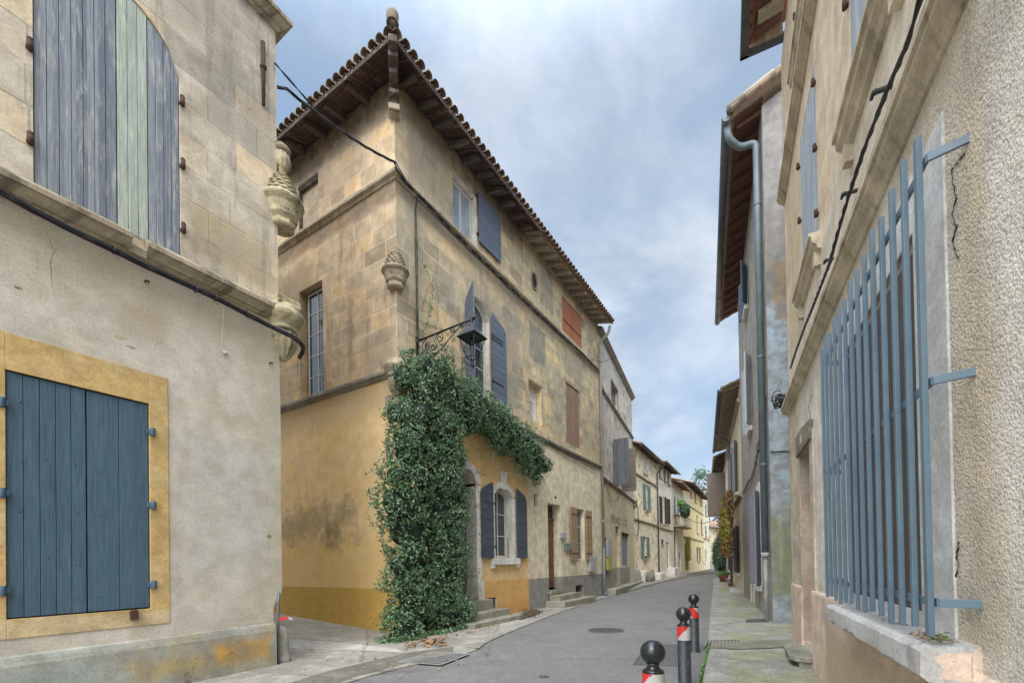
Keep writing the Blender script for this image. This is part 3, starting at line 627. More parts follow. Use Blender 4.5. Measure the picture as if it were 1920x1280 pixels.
# ================================================================== near left house
PR_BIG=[(0,0),(-.05,.02),(-.07,.05),(-.10,.06),(-.13,.10),(-.17,.16),(-.20,.17),(-.20,.235),(-.17,.25),(-.13,.30),(0,.33)]
PR_ST=[(0,0),(-.035,.01),(-.05,.05),(-.10,.085),(-.115,.10),(-.115,.17),(-.06,.215),(0,.23)]
def pr(p,z,k=1): return [(y*k,z+q) for y,q in p]
root=thing('stone_house','tall pale stone house at the left edge with blue shutters below weathered grey ones','house',FL)
xe=4.45
m=MB(); wall(m,-7,xe,5.95,13.0,[(1.51,3.0,6.13,8.75,.62,.12)],8,top=True); m.build('upper_wall',M['stoneL'],root,FL)
m=MB(); ops=[(1.28,2.6,1.12,3.90,0,.10)]
wall(m,-7,4.30,0-.1,5.95,ops,8,back=False); 
# overhanging render edge, cut back near the ground
prof=[(4.30,.95),(4.315,1.0),(4.35,1.08),(4.40,1.13),(4.44,1.20),(4.46,1.30),(4.455,2.6),(4.465,4.0),(xe,5.95),(4.30,5.95)]
vs=[];n=len(prof)
m._a([(x,0,z) for x,z in prof],[tuple(range(n))])
m._a([(x,0,z) for x,z in prof]+[(x,8,z) for x,z in prof],[(i,i+n,i+1+n,i+1) for i in range(n-2)])
m._a([(4.30,0,-.1),(4.30,8,-.1),(4.30,8,.95),(4.30,0,.95)],[(0,1,2,3)])
m._a([(-7,0,-.1),(-7,8,-.1),(-7,8,5.95),(-7,0,5.95)],[(0,1,2,3)])
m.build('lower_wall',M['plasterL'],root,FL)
# yellow painted surround, a few millimetres proud, bottom lip prouder
m=MB(); a,b,c,d=1.28,2.6,1.12,3.90; A,B,Cc,Dd=.95,2.82,.90,4.32
m.box(A,a,-.012,.05,Cc,Dd); m.box(b,B,-.012,.05,Cc,Dd); m.box(a,b,-.012,.05,d,Dd); m.box(a,b,-.012,.05,Cc,c)
m.build('window_surround',M['yelL'],root,FL,bev=.006)
# blue shutters, five boards and two boards
hz=[1.44,2.52,3.52]
m=MB(); m.box(a,b,.075,.11,c,d); m.build('light_stop_panel',M['dark'],root,FL)  # dark backing added to stop light leaking through the shutter seam
for (x0,x1,n) in ((a+.006,1.955,5),(1.965,b-.008,2)):
    s=shutter(FL,root,x0,x1,c+.012,d-.01,.012,M['blue'],'v',n,bev=.004,gap=.005)
    for z in (1.3,1.75,2.35,2.95,3.55):
        for xx in (x0+.12,x0+.33,x1-.09): 
            if R()<.6: q=MB(); q.ball((xx+U(-.02,.02),.012,z+U(-.05,.05)),.010,8); q.build('bolt_head',M['blue'],s,FL)
    for z in hz:
        q=MB(); X=a-.035 if n==5 else b+.03
        q.tube([(X,-.03,z-.055),(X,-.03,z+.055)],.032,10); q.box(min(X,X+(.06 if n==5 else -.06)),max(X,X+(.06 if n==5 else -.06)),-.035,-.005,z-.03,z+.03)
        q.box(X-.035,X+.035,-.03,.02,z-.035,z-.005); q.build('hinge',M['blue'],s,FL,bev=.004)
q=MB(); q.box(2.37,2.45,-.06,-.005,.99,1.09); q.poly([(2.36,1.08),(2.46,1.08),(2.44,1.12),(2.38,1.12)],-.05,-.008); q.build('shutter_catch',M['rust'],root,FL,bev=.006)
# upper weathered shutters: grey left leaf, greenish inner boards, blue grey right leaf
a,b,zs=1.51,3.0,8.75
xm=FL.ax(220,200)
def board(name,x0,x1,n,mat,y=.02):
    m=MB(); W=x1-x0
    for k in range(n):
        p=x0+W*k/n+.003; q=x0+W*(k+1)/n-.003
        m.poly([(p,6.14+U(0,.012)),(q,6.14+U(0,.012)),(q,arch_z(q,a,b,zs,.62)-.015),(p,arch_z(p,a,b,zs,.62)-.015)],y+U(0,.006),y+.04)
    o=m.build(name,mat,root,FL,bev=.003); return o
s1=board('shutter',a+.01,xm-.004,7,M['greywood']); s1['label']='dark weathered blue grey shutter leaf'
s2=board('shutter',xm+.004,xm+.33,3,M['greenwood'],.012); s2['label']='bleached pale green shutter boards'
s3=board('shutter',xm+.336,b-.01,4,M['greywood'],.016)
for (x,z,s) in ((a-.03,6.62,s1),(a-.03,7.72,s1),(b+.02,6.55,s3),(b+.02,7.48,s3),(b+.02,8.4,s3)):
    q=MB(); q.tube([(x,-.035,z-.05),(x,-.035,z+.06)],.03,8); q.ball((x,-.035,z+.07),.033,8); q.box(x-.03,x+.03,-.035,.015,z-.03,z+.0); q.build('hinge',M['rust'],s,FL)
# arch stones above the window, hairline joint of a moulded sill
m=MB(); m.mold([(y*.95,5.81+q*.93) for y,q in PR_BIG],-7,2.38,wob=.004,seg=9); m.mold([(y*.88,5.81+q*.93) for y,q in PR_BIG],2.55,xe+.03,0,0,wob=.005,seg=6); m.mold([(0,5.81),(-.09,5.83),(-.09,5.93),(0,6.03)],2.37,2.56)
m.build('cornice',M['trimcor'],root,FL)
m=MB(); m.mold(pr(PR_BIG,10.88,1.0),-7,xe+.0,0,-1); m.build('upper_cornice',M['trimcor'],root,FL)
FLs=FL.sub(xe,0,PI/2)   # alley side of this house: local x runs into the alley
m=MB(); m.mold(pr(PR_BIG,10.88,1.0),0,7.9,1,0); m.build('upper_cornice',M['trimstone'],root,FLs)
m=MB(); m.mold(pr(PR_BIG,5.81,.85),.35,7.9,0,0); m.build('cornice',M['trimstone'],root,FLs)
# plinth
m=MB(); m.mold([(0,-.1),(-.075,-.1),(-.075,.60),(-.06,.66),(-.045,.70),(-.02,.715),(0,.72)],-7,4.31,wob=.004,seg=14); m.build('plinth',M['plinthL'],root,FL)
# corner corbel: ribbed cup under a moulded round shelf
def corbel(F,root,x,y,z,s=1,mat=None,rib=12):
    o=MB(); o.lathe((x,y,z),[(.02,-.66),(.05,-.65),(.09,-.60),(.15,-.52),(.20,-.42),(.225,-.32),(.22,-.22),(.20,-.17)] if s==1 else [(r*s,q*s) for r,q in [(.02,-.66),(.05,-.65),(.09,-.60),(.15,-.52),(.20,-.42),(.225,-.32),(.22,-.22),(.20,-.17)]],48,rib,.07)
    o.lathe((x,y,z),[(r*s,q*s) for r,q in [(.19,-.17),(.24,-.16),(.25,-.12),(.23,-.10),(.26,-.07),(.30,0),(.34,.05),(.35,.11),(.33,.15),(.28,.16),(.28,.22),(.26,.26),(.20,.28)]],36)
    return o.build('corbel',mat or M['trimyel'],root,F,label='ribbed round corbel at the corner')
zc=FL.az(540,590,.1)
corbel(FL,root,xe+.10,.04,zc-.12,1.0)
m=MB(); m.box(xe-.10,xe+.30,-.19,.25,zc+.13,zc+.20); m.mold([(-.16,zc+.20),(-.18,zc+.22),(-.18,zc+.25),(-.13,zc+.27),(.23,zc+.27),(.23,zc+.20)],xe-.10,xe+.30); m.build('corbel_block',M['trimyel'],root,FL,bev=.01)
# corner canopy: scaled dome with an urn finial and a scalloped hem
def canopy(F,root,x,y,z,s=1,urn=True,mat=None):
    o=MB()
    P=[(.17,-.46),(.205,-.44),(.215,-.37),(.19,-.35),(.20,-.31),(.25,-.285),(.262,-.25),(.25,-.225),(.285,-.16),(.30,-.09),(.295,-.06),(.35,-.035),(.375,0),(.37,.035),(.345,.05),(.29,.06)]
    o.lathe((x,y,z),[(r*s,q*s) for r,q in P],40)
    # dome courses of scales
    for k in range(7):
        z0=.06+k*.068; r0=.275*math.cos(min(1.25,(k/7.6)*1.32)); r1=.275*math.cos(min(1.3,((k+1)/7.6)*1.32))
        o.lathe((x,y,z),[(r0*s,z0*s),((r0+.022)*s,(z0+.006)*s),((r1+.004)*s,(z0+.064)*s),(r1*.8*s,(z0+.067)*s)],48,14-k,.04)
    # hanging scallops
    for k in range(8):
        a=2*PI*k/8; cx=x+math.cos(a)*.185*s; cy=y+math.sin(a)*.185*s
        o.tube([(cx,cy,z-.34*s),(cx,cy,z-.43*s),(cx,cy,z-.455*s)],[.035*s,.025*s,.01*s],8)
        for j in range(4):
            b=a+2*PI/8*(j+.5)/4-0; h=.07*math.sin(PI*(j+.5)/4); 
            o.tube([(x+math.cos(b)*.18*s,y+math.sin(b)*.18*s,z-.36*s),(x+math.cos(b)*.18*s,y+math.sin(b)*.18*s,z-(.44-h)*s)],.022*s,6)
    if urn:
        o.lathe((x,y,z),[(r*s,q*s) for r,q in [(.05,.50),(.09,.52),(.06,.56),(.10,.62),(.15,.70),(.16,.80),(.14,.88),(.10,.93)]],40,12,.06)
        o.lathe((x,y,z),[(r*s,q*s) for r,q in [(.10,.93),(.15,.95),(.16,1.0),(.13,1.04),(.08,1.09),(.02,1.11)]],28)
    return o.build('carved_canopy',mat or M['trimyel'],root,F,label='carved scaled stone canopy on the corner')
canopy(FL,root,xe+.11,.05,FL.az(532,372,.0)-.10,.97)
# iron wall anchor
x,z0=FL.at(492,200); z1=FL.az(491,82)
m=MB(); m.tube([(x,-.035,z0),(x,-.035,(z0+z1)/2+.1),(x,-.035,z1)],[.022,.035,.035],8); m.ball((x,-.045,z0+(z1-z0)*.6),.055,10,.8); m.build('wall_anchor',M['rust'],root,FL)
# rooftop block so that the house is closed
m=MB(); m.mold([(0,13.0),(-.18,13.05),(-.18,13.2),(0,13.3)],-7,xe+.1); m.box(-7,xe,0,8,13.0,13.3); m.build('roof',M['tileB'],root,FL)
# hairline cracks in the render
def crack(F,root,pts,r=.0035,mat=None,y=-.001):
    m=MB(); P=[]
    for i in range(len(pts)-1):
        for k in range(4): t=k/4; P.append((pts[i][0]*(1-t)+pts[i+1][0]*t+U(-.012,.012),y,pts[i][1]*(1-t)+pts[i+1][1]*t))
    m.tube(P,[r*U(.3,1.3) for _ in P],4); return m.build('crack',mat or M['iron'],root,F)
pl=[FL.at(*p) for p in ((85,432),(95,455),(103,470),(97,490),(95,505),(99,530),(101,545))]; crack(FL,root,pl,.002,M['rust'])
# guard stone at the alley corner
m=MB(); m.lathe((4.50,.16,-.02),[(.19,0),(.185,.12),(.15,.17),(.155,.3),(.15,.45),(.135,.55),(.10,.62),(.05,.665),(.01,.675)],24,5,.03)
gs=m.build('guard_stone',M['plinthL'],None,FL); tag(gs,'rounded stained guard stone at the foot of the left house corner','guard stone')
m=MB(); m.tube([(4.36,-.035,.02),(4.36,-.035,.80),(4.37,-.03,1.05),(4.40,.0,1.22)],.022,8); o=m.build('conduit',M['zinc'],None,FL); tag(o,'thin grey conduit running up the left house corner from the pavement','conduit')
# red and white tape end
m=MB(); P=[(4.36,-.07,.775),(4.43,-.10,.79),(4.49,-.13,.79),(4.55,-.15,.775)]
for i in range(3):
    m.mi=0 if i<2 else 1
    p,q=P[i],P[i+1]; m._a([(p[0],p[1],p[2]-.02),(q[0],q[1],q[2]-.02-.01*i),(q[0],q[1]+.01,q[2]+.025-.01*i),(p[0],p[1]+.01,p[2]+.02)],[(0,1,2,3)])
o=m.build('tape_end',[M['redref'],M['whiteref']],None,FL); tag(o,'short red and white tape end tied to the thin conduit','tape')
# cable bundle under the cornice, wrapping the corbel
P=[]
for px,py in ((-160,258),(-20,341),(60,387),(130,423),(200,457),(270,491),(340,523),(400,550),(450,576),(500,602)):
    x,z=FL.at(px,py+6,.14); P.append((x,-.14,z))
cz=FL.az(540,632,.3)
P+=[(xe-.14,-.24,cz+.08),(xe+.04,-.31,cz+.04),(xe+.20,-.29,cz+.01),(xe+.33,-.19,cz+.0),(xe+.40,-.06,cz-.02),(xe+.43,.08,cz-.08)]
cable('cable_bundle','thick black cable bundle running below the cornice of the left house round its corbel',P,.0115,M['cable'],FL,6,tw=1.6,spread=.027)
for i,(px,py) in enumerate(((212,466),(366,540),(402,556),(462,586))):
    x,z=FL.at(px,py,.16); m=MB(); m.tube([(x,-.17+.05*math.cos(a),z-.02+.05*math.sin(a)) for a in [k*PI/6 for k in range(13)]],.006,5)
    m.tube([(x+.04+.035*math.cos(a),-.18,z-.06+.045*math.sin(a)) for a in [k*PI/6 for k in range(11)]],.004,5)
    o=m.build('cable_tie',M['cable'],None,FL); tag(o,['leftmost','second from left','third from left','rightmost'][i]+' wire tie looped on the cable bundle of the left house','cable tie','ties on the cable bundle')
x,z=FL.at(418,580,.1); x2,z2=FL.at(421,662,.0)
m=MB(); m.tube([(x,-.12,z),(x+.004,-.03,z2+.02)],.003,5); m.lathe((x2,-.02,z2),[(.006,-.02),(.03,-.012),(.03,.012),(.01,.02)],10); o=m.build('hanging_wire',M['frame'],None,FL); tag(o,'thin white wire hanging from the cable bundle with a dab of white filler','wire')
# small hooks, wall fittings
for i,(px,py,l) in enumerate(((272,528,'small iron stub in the render under the left cornice'),(505,681,'small iron stub in the render beside the corner corbel'))):
    x,z=FL.at(px,py); m=MB(); m.tube([(x,.01,z),(x,-.05,z),(x+.03,-.06,z-.01)],.014,6); o=m.build('iron_stub',M['rust'],None,FL); tag(o,l,'iron stub')
# span wires from the anchor of the left house to the corner house cornice
a=FL.w(xe-.05,-.05,FL.az(526,135,0)); b=FA.w(-.14,-.16,10.93)
q=FL.w(xe-.02,-.08,FL.az(530,172,.08))
cable('overhead_cable','twisted black overhead cable spanning the alley between the two stone houses',[q]+[q.lerp(b,t)+Vector((0,0,.10*(1-t)-.35*4*t*(1-t)*.35)) for t in (.06,.14,.25,.4,.55,.7,.85)]+[b],.013,M['cable'],None,3,tw=5)
mid=q.lerp(b,.30)+Vector((0,0,-.02))
cable('steel_stay','thin steel stay holding the overhead cable at the left house',[a,a.lerp(mid,.35),a.lerp(mid,.7),mid],.009,M['iron'],None,2,tw=9)

# chipped spots in the render of the left house, darker below the surface
for (px,py,w_,h_) in ((228,632,.10,.035),(245,650,.07,.03),(300,640,.05,.02),(35,540,.05,.02),(505,1005,.05,.05)):
    x,z=FL.at(px,py); m=MB(); m.poly([(x+w_*math.cos(2*PI*k/11)*U(.5,1),z+h_*math.sin(2*PI*k/11)*U(.5,1)) for k in range(11)],-.0025,.004); m.build('render_chip',M['trimyel'],[o for o in COL.objects if o.name=='stone_house'][0],FL)
# ================================================================== corner house
LA=6.0
root=thing('corner_house','stone corner house with ochre ground floor, tiled eaves and ivy climbing its corner','house',FA)
rA=root
def box4(F,l,r,tl,bl,off=0):
    """px of left and right edge, top y and bottom y at the left edge"""
    return F.ax(l,(tl+bl)/2,off),F.ax(r,(tl+bl)/2,off),F.az(l,bl,off),F.az(l,tl,off)
WT=13.15
# openings, street side
uw=(FA.ax(849,370),FA.ax(893,400),10.98,FA.az(849,320))
fw=(FA.ax(873,650),FA.ax(918,680),6.36,9.3)
zf=FA.az(896,560); fw=(fw[0],fw[1],6.36,zf-.45)
dr=(FA.ax(862,1000),FA.ax(893,1000),.72,3.0); zd=FA.az(880,880); dr=(dr[0],dr[1],.72,zd-.42)
gw=(FA.ax(927,980),FA.ax(961,985),FA.az(927,1046),0); zg=FA.az(944,914); gw=(gw[0],gw[1],gw[2],zg-.28)
print('A openings',uw,fw,dr,gw)
gr=(FA.ax(912,1130),FA.ax(931,1130),.02,.62)
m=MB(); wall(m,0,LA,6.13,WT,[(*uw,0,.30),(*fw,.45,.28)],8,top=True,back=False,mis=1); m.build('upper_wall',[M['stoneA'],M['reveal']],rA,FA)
m=MB(); wall(m,0,LA,-.1,6.13,[(*dr,.42,.45),(*gw,.28,.35),(*gr,0,.2)],8,back=False,mis=1); m.build('lower_wall',[M['yelA'],M['reveal']],rA,FA)
# alley side: x from -8 to 0
sw=(FS.ax(562,650),FS.ax(606,650),FS.az(600,737),FS.az(575,540)); bw=(FS.ax(560,400),FS.ax(597,390),10.95,FS.az(596,322))
print('S openings',sw,bw)
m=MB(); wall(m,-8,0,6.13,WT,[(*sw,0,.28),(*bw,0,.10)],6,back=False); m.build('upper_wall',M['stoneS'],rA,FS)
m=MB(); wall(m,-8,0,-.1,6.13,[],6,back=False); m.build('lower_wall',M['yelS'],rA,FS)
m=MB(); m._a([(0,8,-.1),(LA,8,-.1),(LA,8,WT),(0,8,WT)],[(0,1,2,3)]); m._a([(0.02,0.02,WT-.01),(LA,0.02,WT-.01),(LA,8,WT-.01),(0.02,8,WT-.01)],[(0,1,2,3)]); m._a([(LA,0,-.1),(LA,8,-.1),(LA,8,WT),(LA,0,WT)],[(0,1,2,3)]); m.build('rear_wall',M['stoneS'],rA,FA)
# corner dressed stones showing in the ochre render
for z in (5.35,4.25,3.0): m=MB(); m.box(-.44,-.0,-.012,.01,z,z+.34); m.build('quoin',M['trimstone'],rA,FS,bev=.01)
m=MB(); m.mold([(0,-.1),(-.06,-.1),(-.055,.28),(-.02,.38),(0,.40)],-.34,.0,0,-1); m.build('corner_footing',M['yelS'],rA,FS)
# string courses
m=MB(); m.mold(pr(PR_ST,6.08),0,LA,1,0,wob=.004,seg=7); m.build('string_course',M['trimdark'],rA,FA)
m=MB(); m.mold(pr(PR_ST,6.08),-8,0,0,-1,wob=.004,seg=8); m.build('string_course',M['trimdark'],rA,FS)
m=MB(); m.mold(pr(PR_ST,10.72),0,LA,1,0,wob=.003,seg=7); m.build('string_course',M['trimstone'],rA,FA)
m=MB(); m.mold(pr(PR_ST,10.72),-8,0,0,-1,wob=.003,seg=8); m.build('string_course',M['trimstone'],rA,FS)
# windows
window(FA,rA,uw[0]+.02,uw[1]-.02,uw[2]+.02,uw[3]-.03,.17,M['frame'],M['glassw'],2,1,fw=.07)
window(FA,rA,fw[0]+.03,fw[1]-.03,fw[2],fw[3],.15,M['frame'],M['glass'],2,5,rise=.42,fw=.08)
window(FA,rA,gw[0]+.03,gw[1]-.03,gw[2]+.02,gw[3],.24,M['frame'],M['glass'],2,3,rise=.25,fw=.07)
window(FS,rA,sw[0]+.14,sw[1]-.0,sw[2]+.02,sw[3]-.06,.17,M['frame'],M['glass'],2,5,fw=.05,centre=False)
m=MB(); m.box(bw[0]+.06,bw[1],.09,.14,bw[2],bw[3]-.14); m.build('blocked_panel',M['trimstone'],rA,FS)
m=MB(); m.box(bw[0],bw[1],-.02,.09,bw[3]-.11,bw[3]-.07); m.box(bw[0],bw[1],.0,.09,bw[3]-.16,bw[3]-.12); m.box(bw[0],bw[0]+.05,.0,.09,bw[2],bw[3]-.16); m.build('window_lintel',M['rafD'],rA,FS,bev=.005)
# upper right shutter leaf, folded back on the wall
x0,x1=FA.ax(897,400,.06),FA.ax(938,440,.06); shutter(FA,rA,x0,x1,FA.az(897,451,.06),FA.az(897,359,.06),-.085,M['shA'],'h',9,hinges=None)
for z in (FA.az(897,372),FA.az(897,442)):
    m=MB(); m.tube([(x0-.02,-.06,z-.05),(x0-.02,-.06,z+.05)],.02,8); m.box(x0-.05,x0,-.06,.0,z-.01,z+.01); m.build('hinge',M['rust'],rA,FA)
# french window leaves
x0,x1=FA.ax(923,680,.06),FA.ax(949,700,.06); zb=6.35; zt=FA.az(936,598,.06); H=zt-zb
shutter(FA,rA,x0,x1,zb,zt-.32,-.085,M['shA'],'h',14,rise=.32,side=1,hinges=[(zb+.9,-1),(zb+2.2,-1),(zb+H-.7,-1)],mh=M['iron'])
hx=fw[0]-.03
leaf(FA,rA,hx,-.03,6.35,zt-.35,.56,math.radians(-118),M['shA'],'h',14,rise=.35,side=-1,label='shutter leaf standing out from the wall beside the lamp')
# ground window leaves, sill, keystone surround
m=MB(); g0,g1,gz0,gz1=gw; rs=.28; n=12
for k in range(n):
    a=g0+(g1-g0)*k/n; b=g0+(g1-g0)*(k+1)/n; A=g0-.16+(g1-g0+.32)*k/n; B=g0-.16+(g1-g0+.32)*(k+1)/n
    za,zb_=arch_z(a,g0,g1,gz1,rs),arch_z(b,g0,g1,gz1,rs); zA,zB=arch_z(A,g0-.16,g1+.16,gz1+.08,rs+.1),arch_z(B,g0-.16,g1+.16,gz1+.08,rs+.1)
    m.poly([(a,za),(b,zb_),(B,zB),(A,zA)],-.03,.02)
m.box(g0-.16,g0,-.03,.02,gz0,gz1); m.box(g1,g1+.16,-.03,.02,gz0,gz1)
c=(g0+g1)/2; m.poly([(c-.12,gz1+rs-.06),(c+.12,gz1+rs-.06),(c+.16,gz1+rs+.42),(c-.16,gz1+rs+.42)],-.055,.0); m.box(c-.19,c+.19,-.075,.0,gz1+rs+.42,gz1+rs+.50)
m.build('window_surround',M['white'],rA,FA,bev=.008)
m=MB(); m.box(g0-.27,g1+.27,-.13,.0,gz0-.20,gz0); m.poly([(g0-.27,gz0-.20),(g0-.08,gz0-.20),(g0-.12,gz0-.30),(g0-.27,gz0-.30)],-.10,0); m.poly([(g1+.27,gz0-.20),(g1+.08,gz0-.20),(g1+.12,gz0-.30),(g1+.27,gz0-.30)],-.10,0); m.build('window_sill',M['white'],rA,FA,bev=.012)
wl=.62
shutter(FA,rA,g0-.17-wl,g0-.17,gz0+.0,gz1,-.10,M['shD'],'h',12,rise=.33,side=-1,hinges=[(gz0+.35,1),(gz1-.3,1)],mh=M['shD'])
shutter(FA,rA,g1+.17,g1+.17+wl,gz0+.0,gz1,-.10,M['shD'],'h',12,rise=.33,side=1,hinges=[(gz0+.35,-1),(gz1-.3,-1)],mh=M['shD'])
m=MB(); x=g1-.14; m.tube([(x,.10,gz0+.02),(x,.10,gz0+.65)],.012,6); m.ball((x,.10,gz0+.66),.02,8); m.build('espagnolette_bar',M['rust'],rA,FA)
# door with white surround
d0,d1,dz0,dz1=dr; m=MB(); rs=.42; n=14; W=.24
for k in range(n):
    a=d0+(d1-d0)*k/n; b=d0+(d1-d0)*(k+1)/n; A=d0-W+(d1-d0+2*W)*k/n; B=d0-W+(d1-d0+2*W)*(k+1)/n
    m.poly([(a,arch_z(a,d0,d1,dz1,rs)),(b,arch_z(b,d0,d1,dz1,rs)),(B,arch_z(B,d0-W,d1+W,dz1+.05,rs+.18)),(A,arch_z(A,d0-W,d1+W,dz1+.05,rs+.18))],-.03,.02)
m.box(d0-W,d0,-.03,.02,.75,dz1); m.box(d1,d1+W,-.03,.02,1.15,dz1); m.box(d1-.0,d1+W+.05,-.06,.02,.0,1.15); m.box(d0-W-.05,d0,-.06,.02,.0,1.15)
m.build('door_surround',M['white'],rA,FA,bev=.01)
m=MB(); m.box(d0+.01,d1-.01,.36,.42,dz0,dz1)
m.poly([(d0+.01,dz1),(d1-.01,dz1)]+[(d1-.01-(d1-d0-.02)*k/8,arch_z(d1-.01-(d1-d0-.02)*k/8,d0,d1,dz1,rs)-.01) for k in range(9)],.36,.42)
for zz in (dz0+.15,dz0+1.2): m.box(d0+.12,(d0+d1)/2-.04,.345,.36,zz,zz+.85); m.box((d0+d1)/2+.04,d1-.12,.345,.36,zz,zz+.85)
dd=m.build('door',M['shD'],rA,FA,bev=.006)
m=MB(); m.ball((d1-.16,.33,dz0+1.05),.03,10); m.build('door_knob',M['iron'],dd,FA)
m=MB(); m.box(d0-.02,d1+.02,-.05,.44,dz0-.09,dz0+.005); m.build('threshold',M['step'],rA,FA,bev=.01)
# cellar grille
for k in range(5):
    x=gr[0]+.06+(gr[1]-gr[0]-.12)*k/4; m=MB(); m.tube([(x,.03,gr[2]),(x,.03,gr[3])],.014,6); m.build('grille_bar',M['rust'],rA,FA)
m=MB(); m.box(gr[0],gr[1],.19,.22,gr[2],gr[3]); m.build('cellar_opening',M['dark'],rA,FA)
# steps
def steps(F,root,rows,mat=None):
    for (x0,x1,y0,y1,z0,z1) in rows:
        m=MB(); m.box(x0,x1,y0,y1,z0,z1); m.build('step',mat or M['step'],root,F,bev=.018)
sx0=FA.ax(858,1180); e1=FA.at(960,1155,.9)[0]
steps(FA,rA,[(d0-.35,d1+.35,-.32,-.062,.02,.62),(d0-.55,FA.ax(955,1150,.62),-.66,-.062,0,.33),(d0-.75,FA.ax(978,1168,.95),-1.0,-.062,-.02,.15)])
# iron bits
m=MB(); x,z=FA.at(868,275,.05); m.tube([(x-.15,-.02,z+.1),(x+.1,-.12,z+.25),(x+.5,-.3,z+.5)],.018,6); m.tube([(x+.12,-.12,z+.28),(x-.02,-.2,z-.25)],.014,6); m.build('iron_hook',M['rust'],rA,FA)
# corner canopy (small), ribbed corbel
canopy(FA,rA,-.02,.02,FA.az(747,520)+.08,.86,False,M['trimstone'])
corbel(FA,rA,-.02,.02,6.18,.88,M['trimstone'])
# eaves
OV=.75; ZE=12.98; SL=.36
roof(FA,rA,-OV,LA+.02,-OV,ZE,SL,3.6,M['tileA'],hipL=1,sp=.24,r=.105)
# alley slope: same frame as the alley wall, hip at its right end
roof(FS,rA,-8,OV,-OV,ZE,SL,3.6,M['tileA'],hipR=1,sp=.24,r=.105)
eaves(FA,rA,-OV,LA,-OV,ZE,SL,(M['eaveD'],M['rafD']),sp=.62,rw=.13,rh=.19,hipL=1,inn=.02)
Fm=FS.sub(0,0,0)
# mirrored hip on the alley side
b=MB(); k=0; y=-OV+.07
while y<.02:
    w=min(.13,.02-y); z=ZE-.035+SL*(y+OV); hx1=-y
    b._a([(-8,y+.006,z),(hx1,y+.006,z),(hx1-w,y+w,z+SL*w),(-8,y+w,z+SL*w),(-8,y+.006,z+.012),(hx1,y+.006,z+.012),(hx1-w,y+w,z+SL*w+.012),(-8,y+w,z+SL*w+.012)],[(0,3,2,1),(4,5,6,7),(0,1,5,4),(1,2,6,5),(2,3,7,6),(3,0,4,7)]); y+=.13
b.build('soffit',M['eaveD'],rA,FS)
x=-.9
while x>-7.8:
    q=MB(); y0=-OV+U(.1,.2); z=lambda y,o: ZE-.05+SL*(y+OV)+o; ww=.14
    q._a([(x-ww/2,y0,z(y0,-.12)),(x+ww/2,y0,z(y0,-.12)),(x+ww/2,.02,z(.02,-.20)),(x-ww/2,.02,z(.02,-.20)),(x-ww/2,y0,z(y0,0)),(x+ww/2,y0,z(y0,0)),(x+ww/2,.02,z(.02,0)),(x-ww/2,.02,z(.02,0))],[(0,3,2,1),(4,5,6,7),(0,1,5,4),(1,2,6,5),(2,3,7,6),(3,0,4,7)])
    q.build('rafter',M['rafD'],rA,FS,bev=.008); x-=.86+U(-.06,.06)
# fascia under the tiles
for F_,a_,b_,ma_,mb_ in ((FA,0,LA,1,0),(FS,-8,0,0,-1)):
    m=MB(); m.mold([(-OV+.02,ZE-.07),(-OV+.045,ZE-.07),(-OV+.045,ZE+.02),(-OV+.02,ZE+.02)],a_,b_,ma_,mb_); m.build('fascia',M['rafD'],rA,F_)
# carved corner bracket of timber
m=MB(); dv=Vector((-1,-1,0)).normalized(); sv=Vector((1,-1,0)).normalized()
def slab(m,a0,a1,z0,z1,w):
    P=[]
    for (d_,z_) in ((a0,z0),(a1,z0),(a1,z1),(a0,z1)): P.append((d_,z_))
    vs=[tuple(dv*d_+sv*s_*w/2+Vector((0,0,z_))) for s_ in (-1,1) for d_,z_ in P]
    m._a(vs,[(0,1,2,3),(7,6,5,4),(0,4,5,1),(1,5,6,2),(2,6,7,3),(3,7,4,0)])
slab(m,-.02,.20,12.30,13.0,.20); slab(m,.0,1.04,12.82,12.98,.19); slab(m,.02,.36,12.42,12.52,.24); slab(m,.12,.62,12.60,12.84,.17); slab(m,.3,.85,12.72,12.84,.21)
m.build('corner_bracket',M['rafD'],rA,FA,bev=.02)
m=MB(); slab(m,-.05,.24,12.16,12.30,.26); m.build('bracket_stone',M['trimstone'],rA,FA,bev=.02)
# hip tiles and round end cap
m=MB(); c_=1/math.sqrt(1+SL*SL/2); hd=Vector((1,1,0)).normalized()*c_+Vector((0,0,SL*.7071*c_)); hd=Vector((1/math.sqrt(2),1/math.sqrt(2),SL/math.sqrt(2))).normalized()
hs=Vector((1,-1,0)).normalized(); hu=hs.cross(hd)*-1
if hu.z<0: hu=-hu
tile_col(m,(-OV-.02,-OV-.02,ZE+.12),hd,hu,hs,4.2,.125); m.build('hip_tiles',M['tileA'],rA,FA)
m=MB(); m.lathe((-OV+.04,-OV+.04,ZE+.16),[(.09,0),(.12,.03),(.125,.2),(.135,.24),(.13,.30),(.09,.345),(.03,.36)],20); m.build('roof_finial',M['trimdark'],rA,FA)
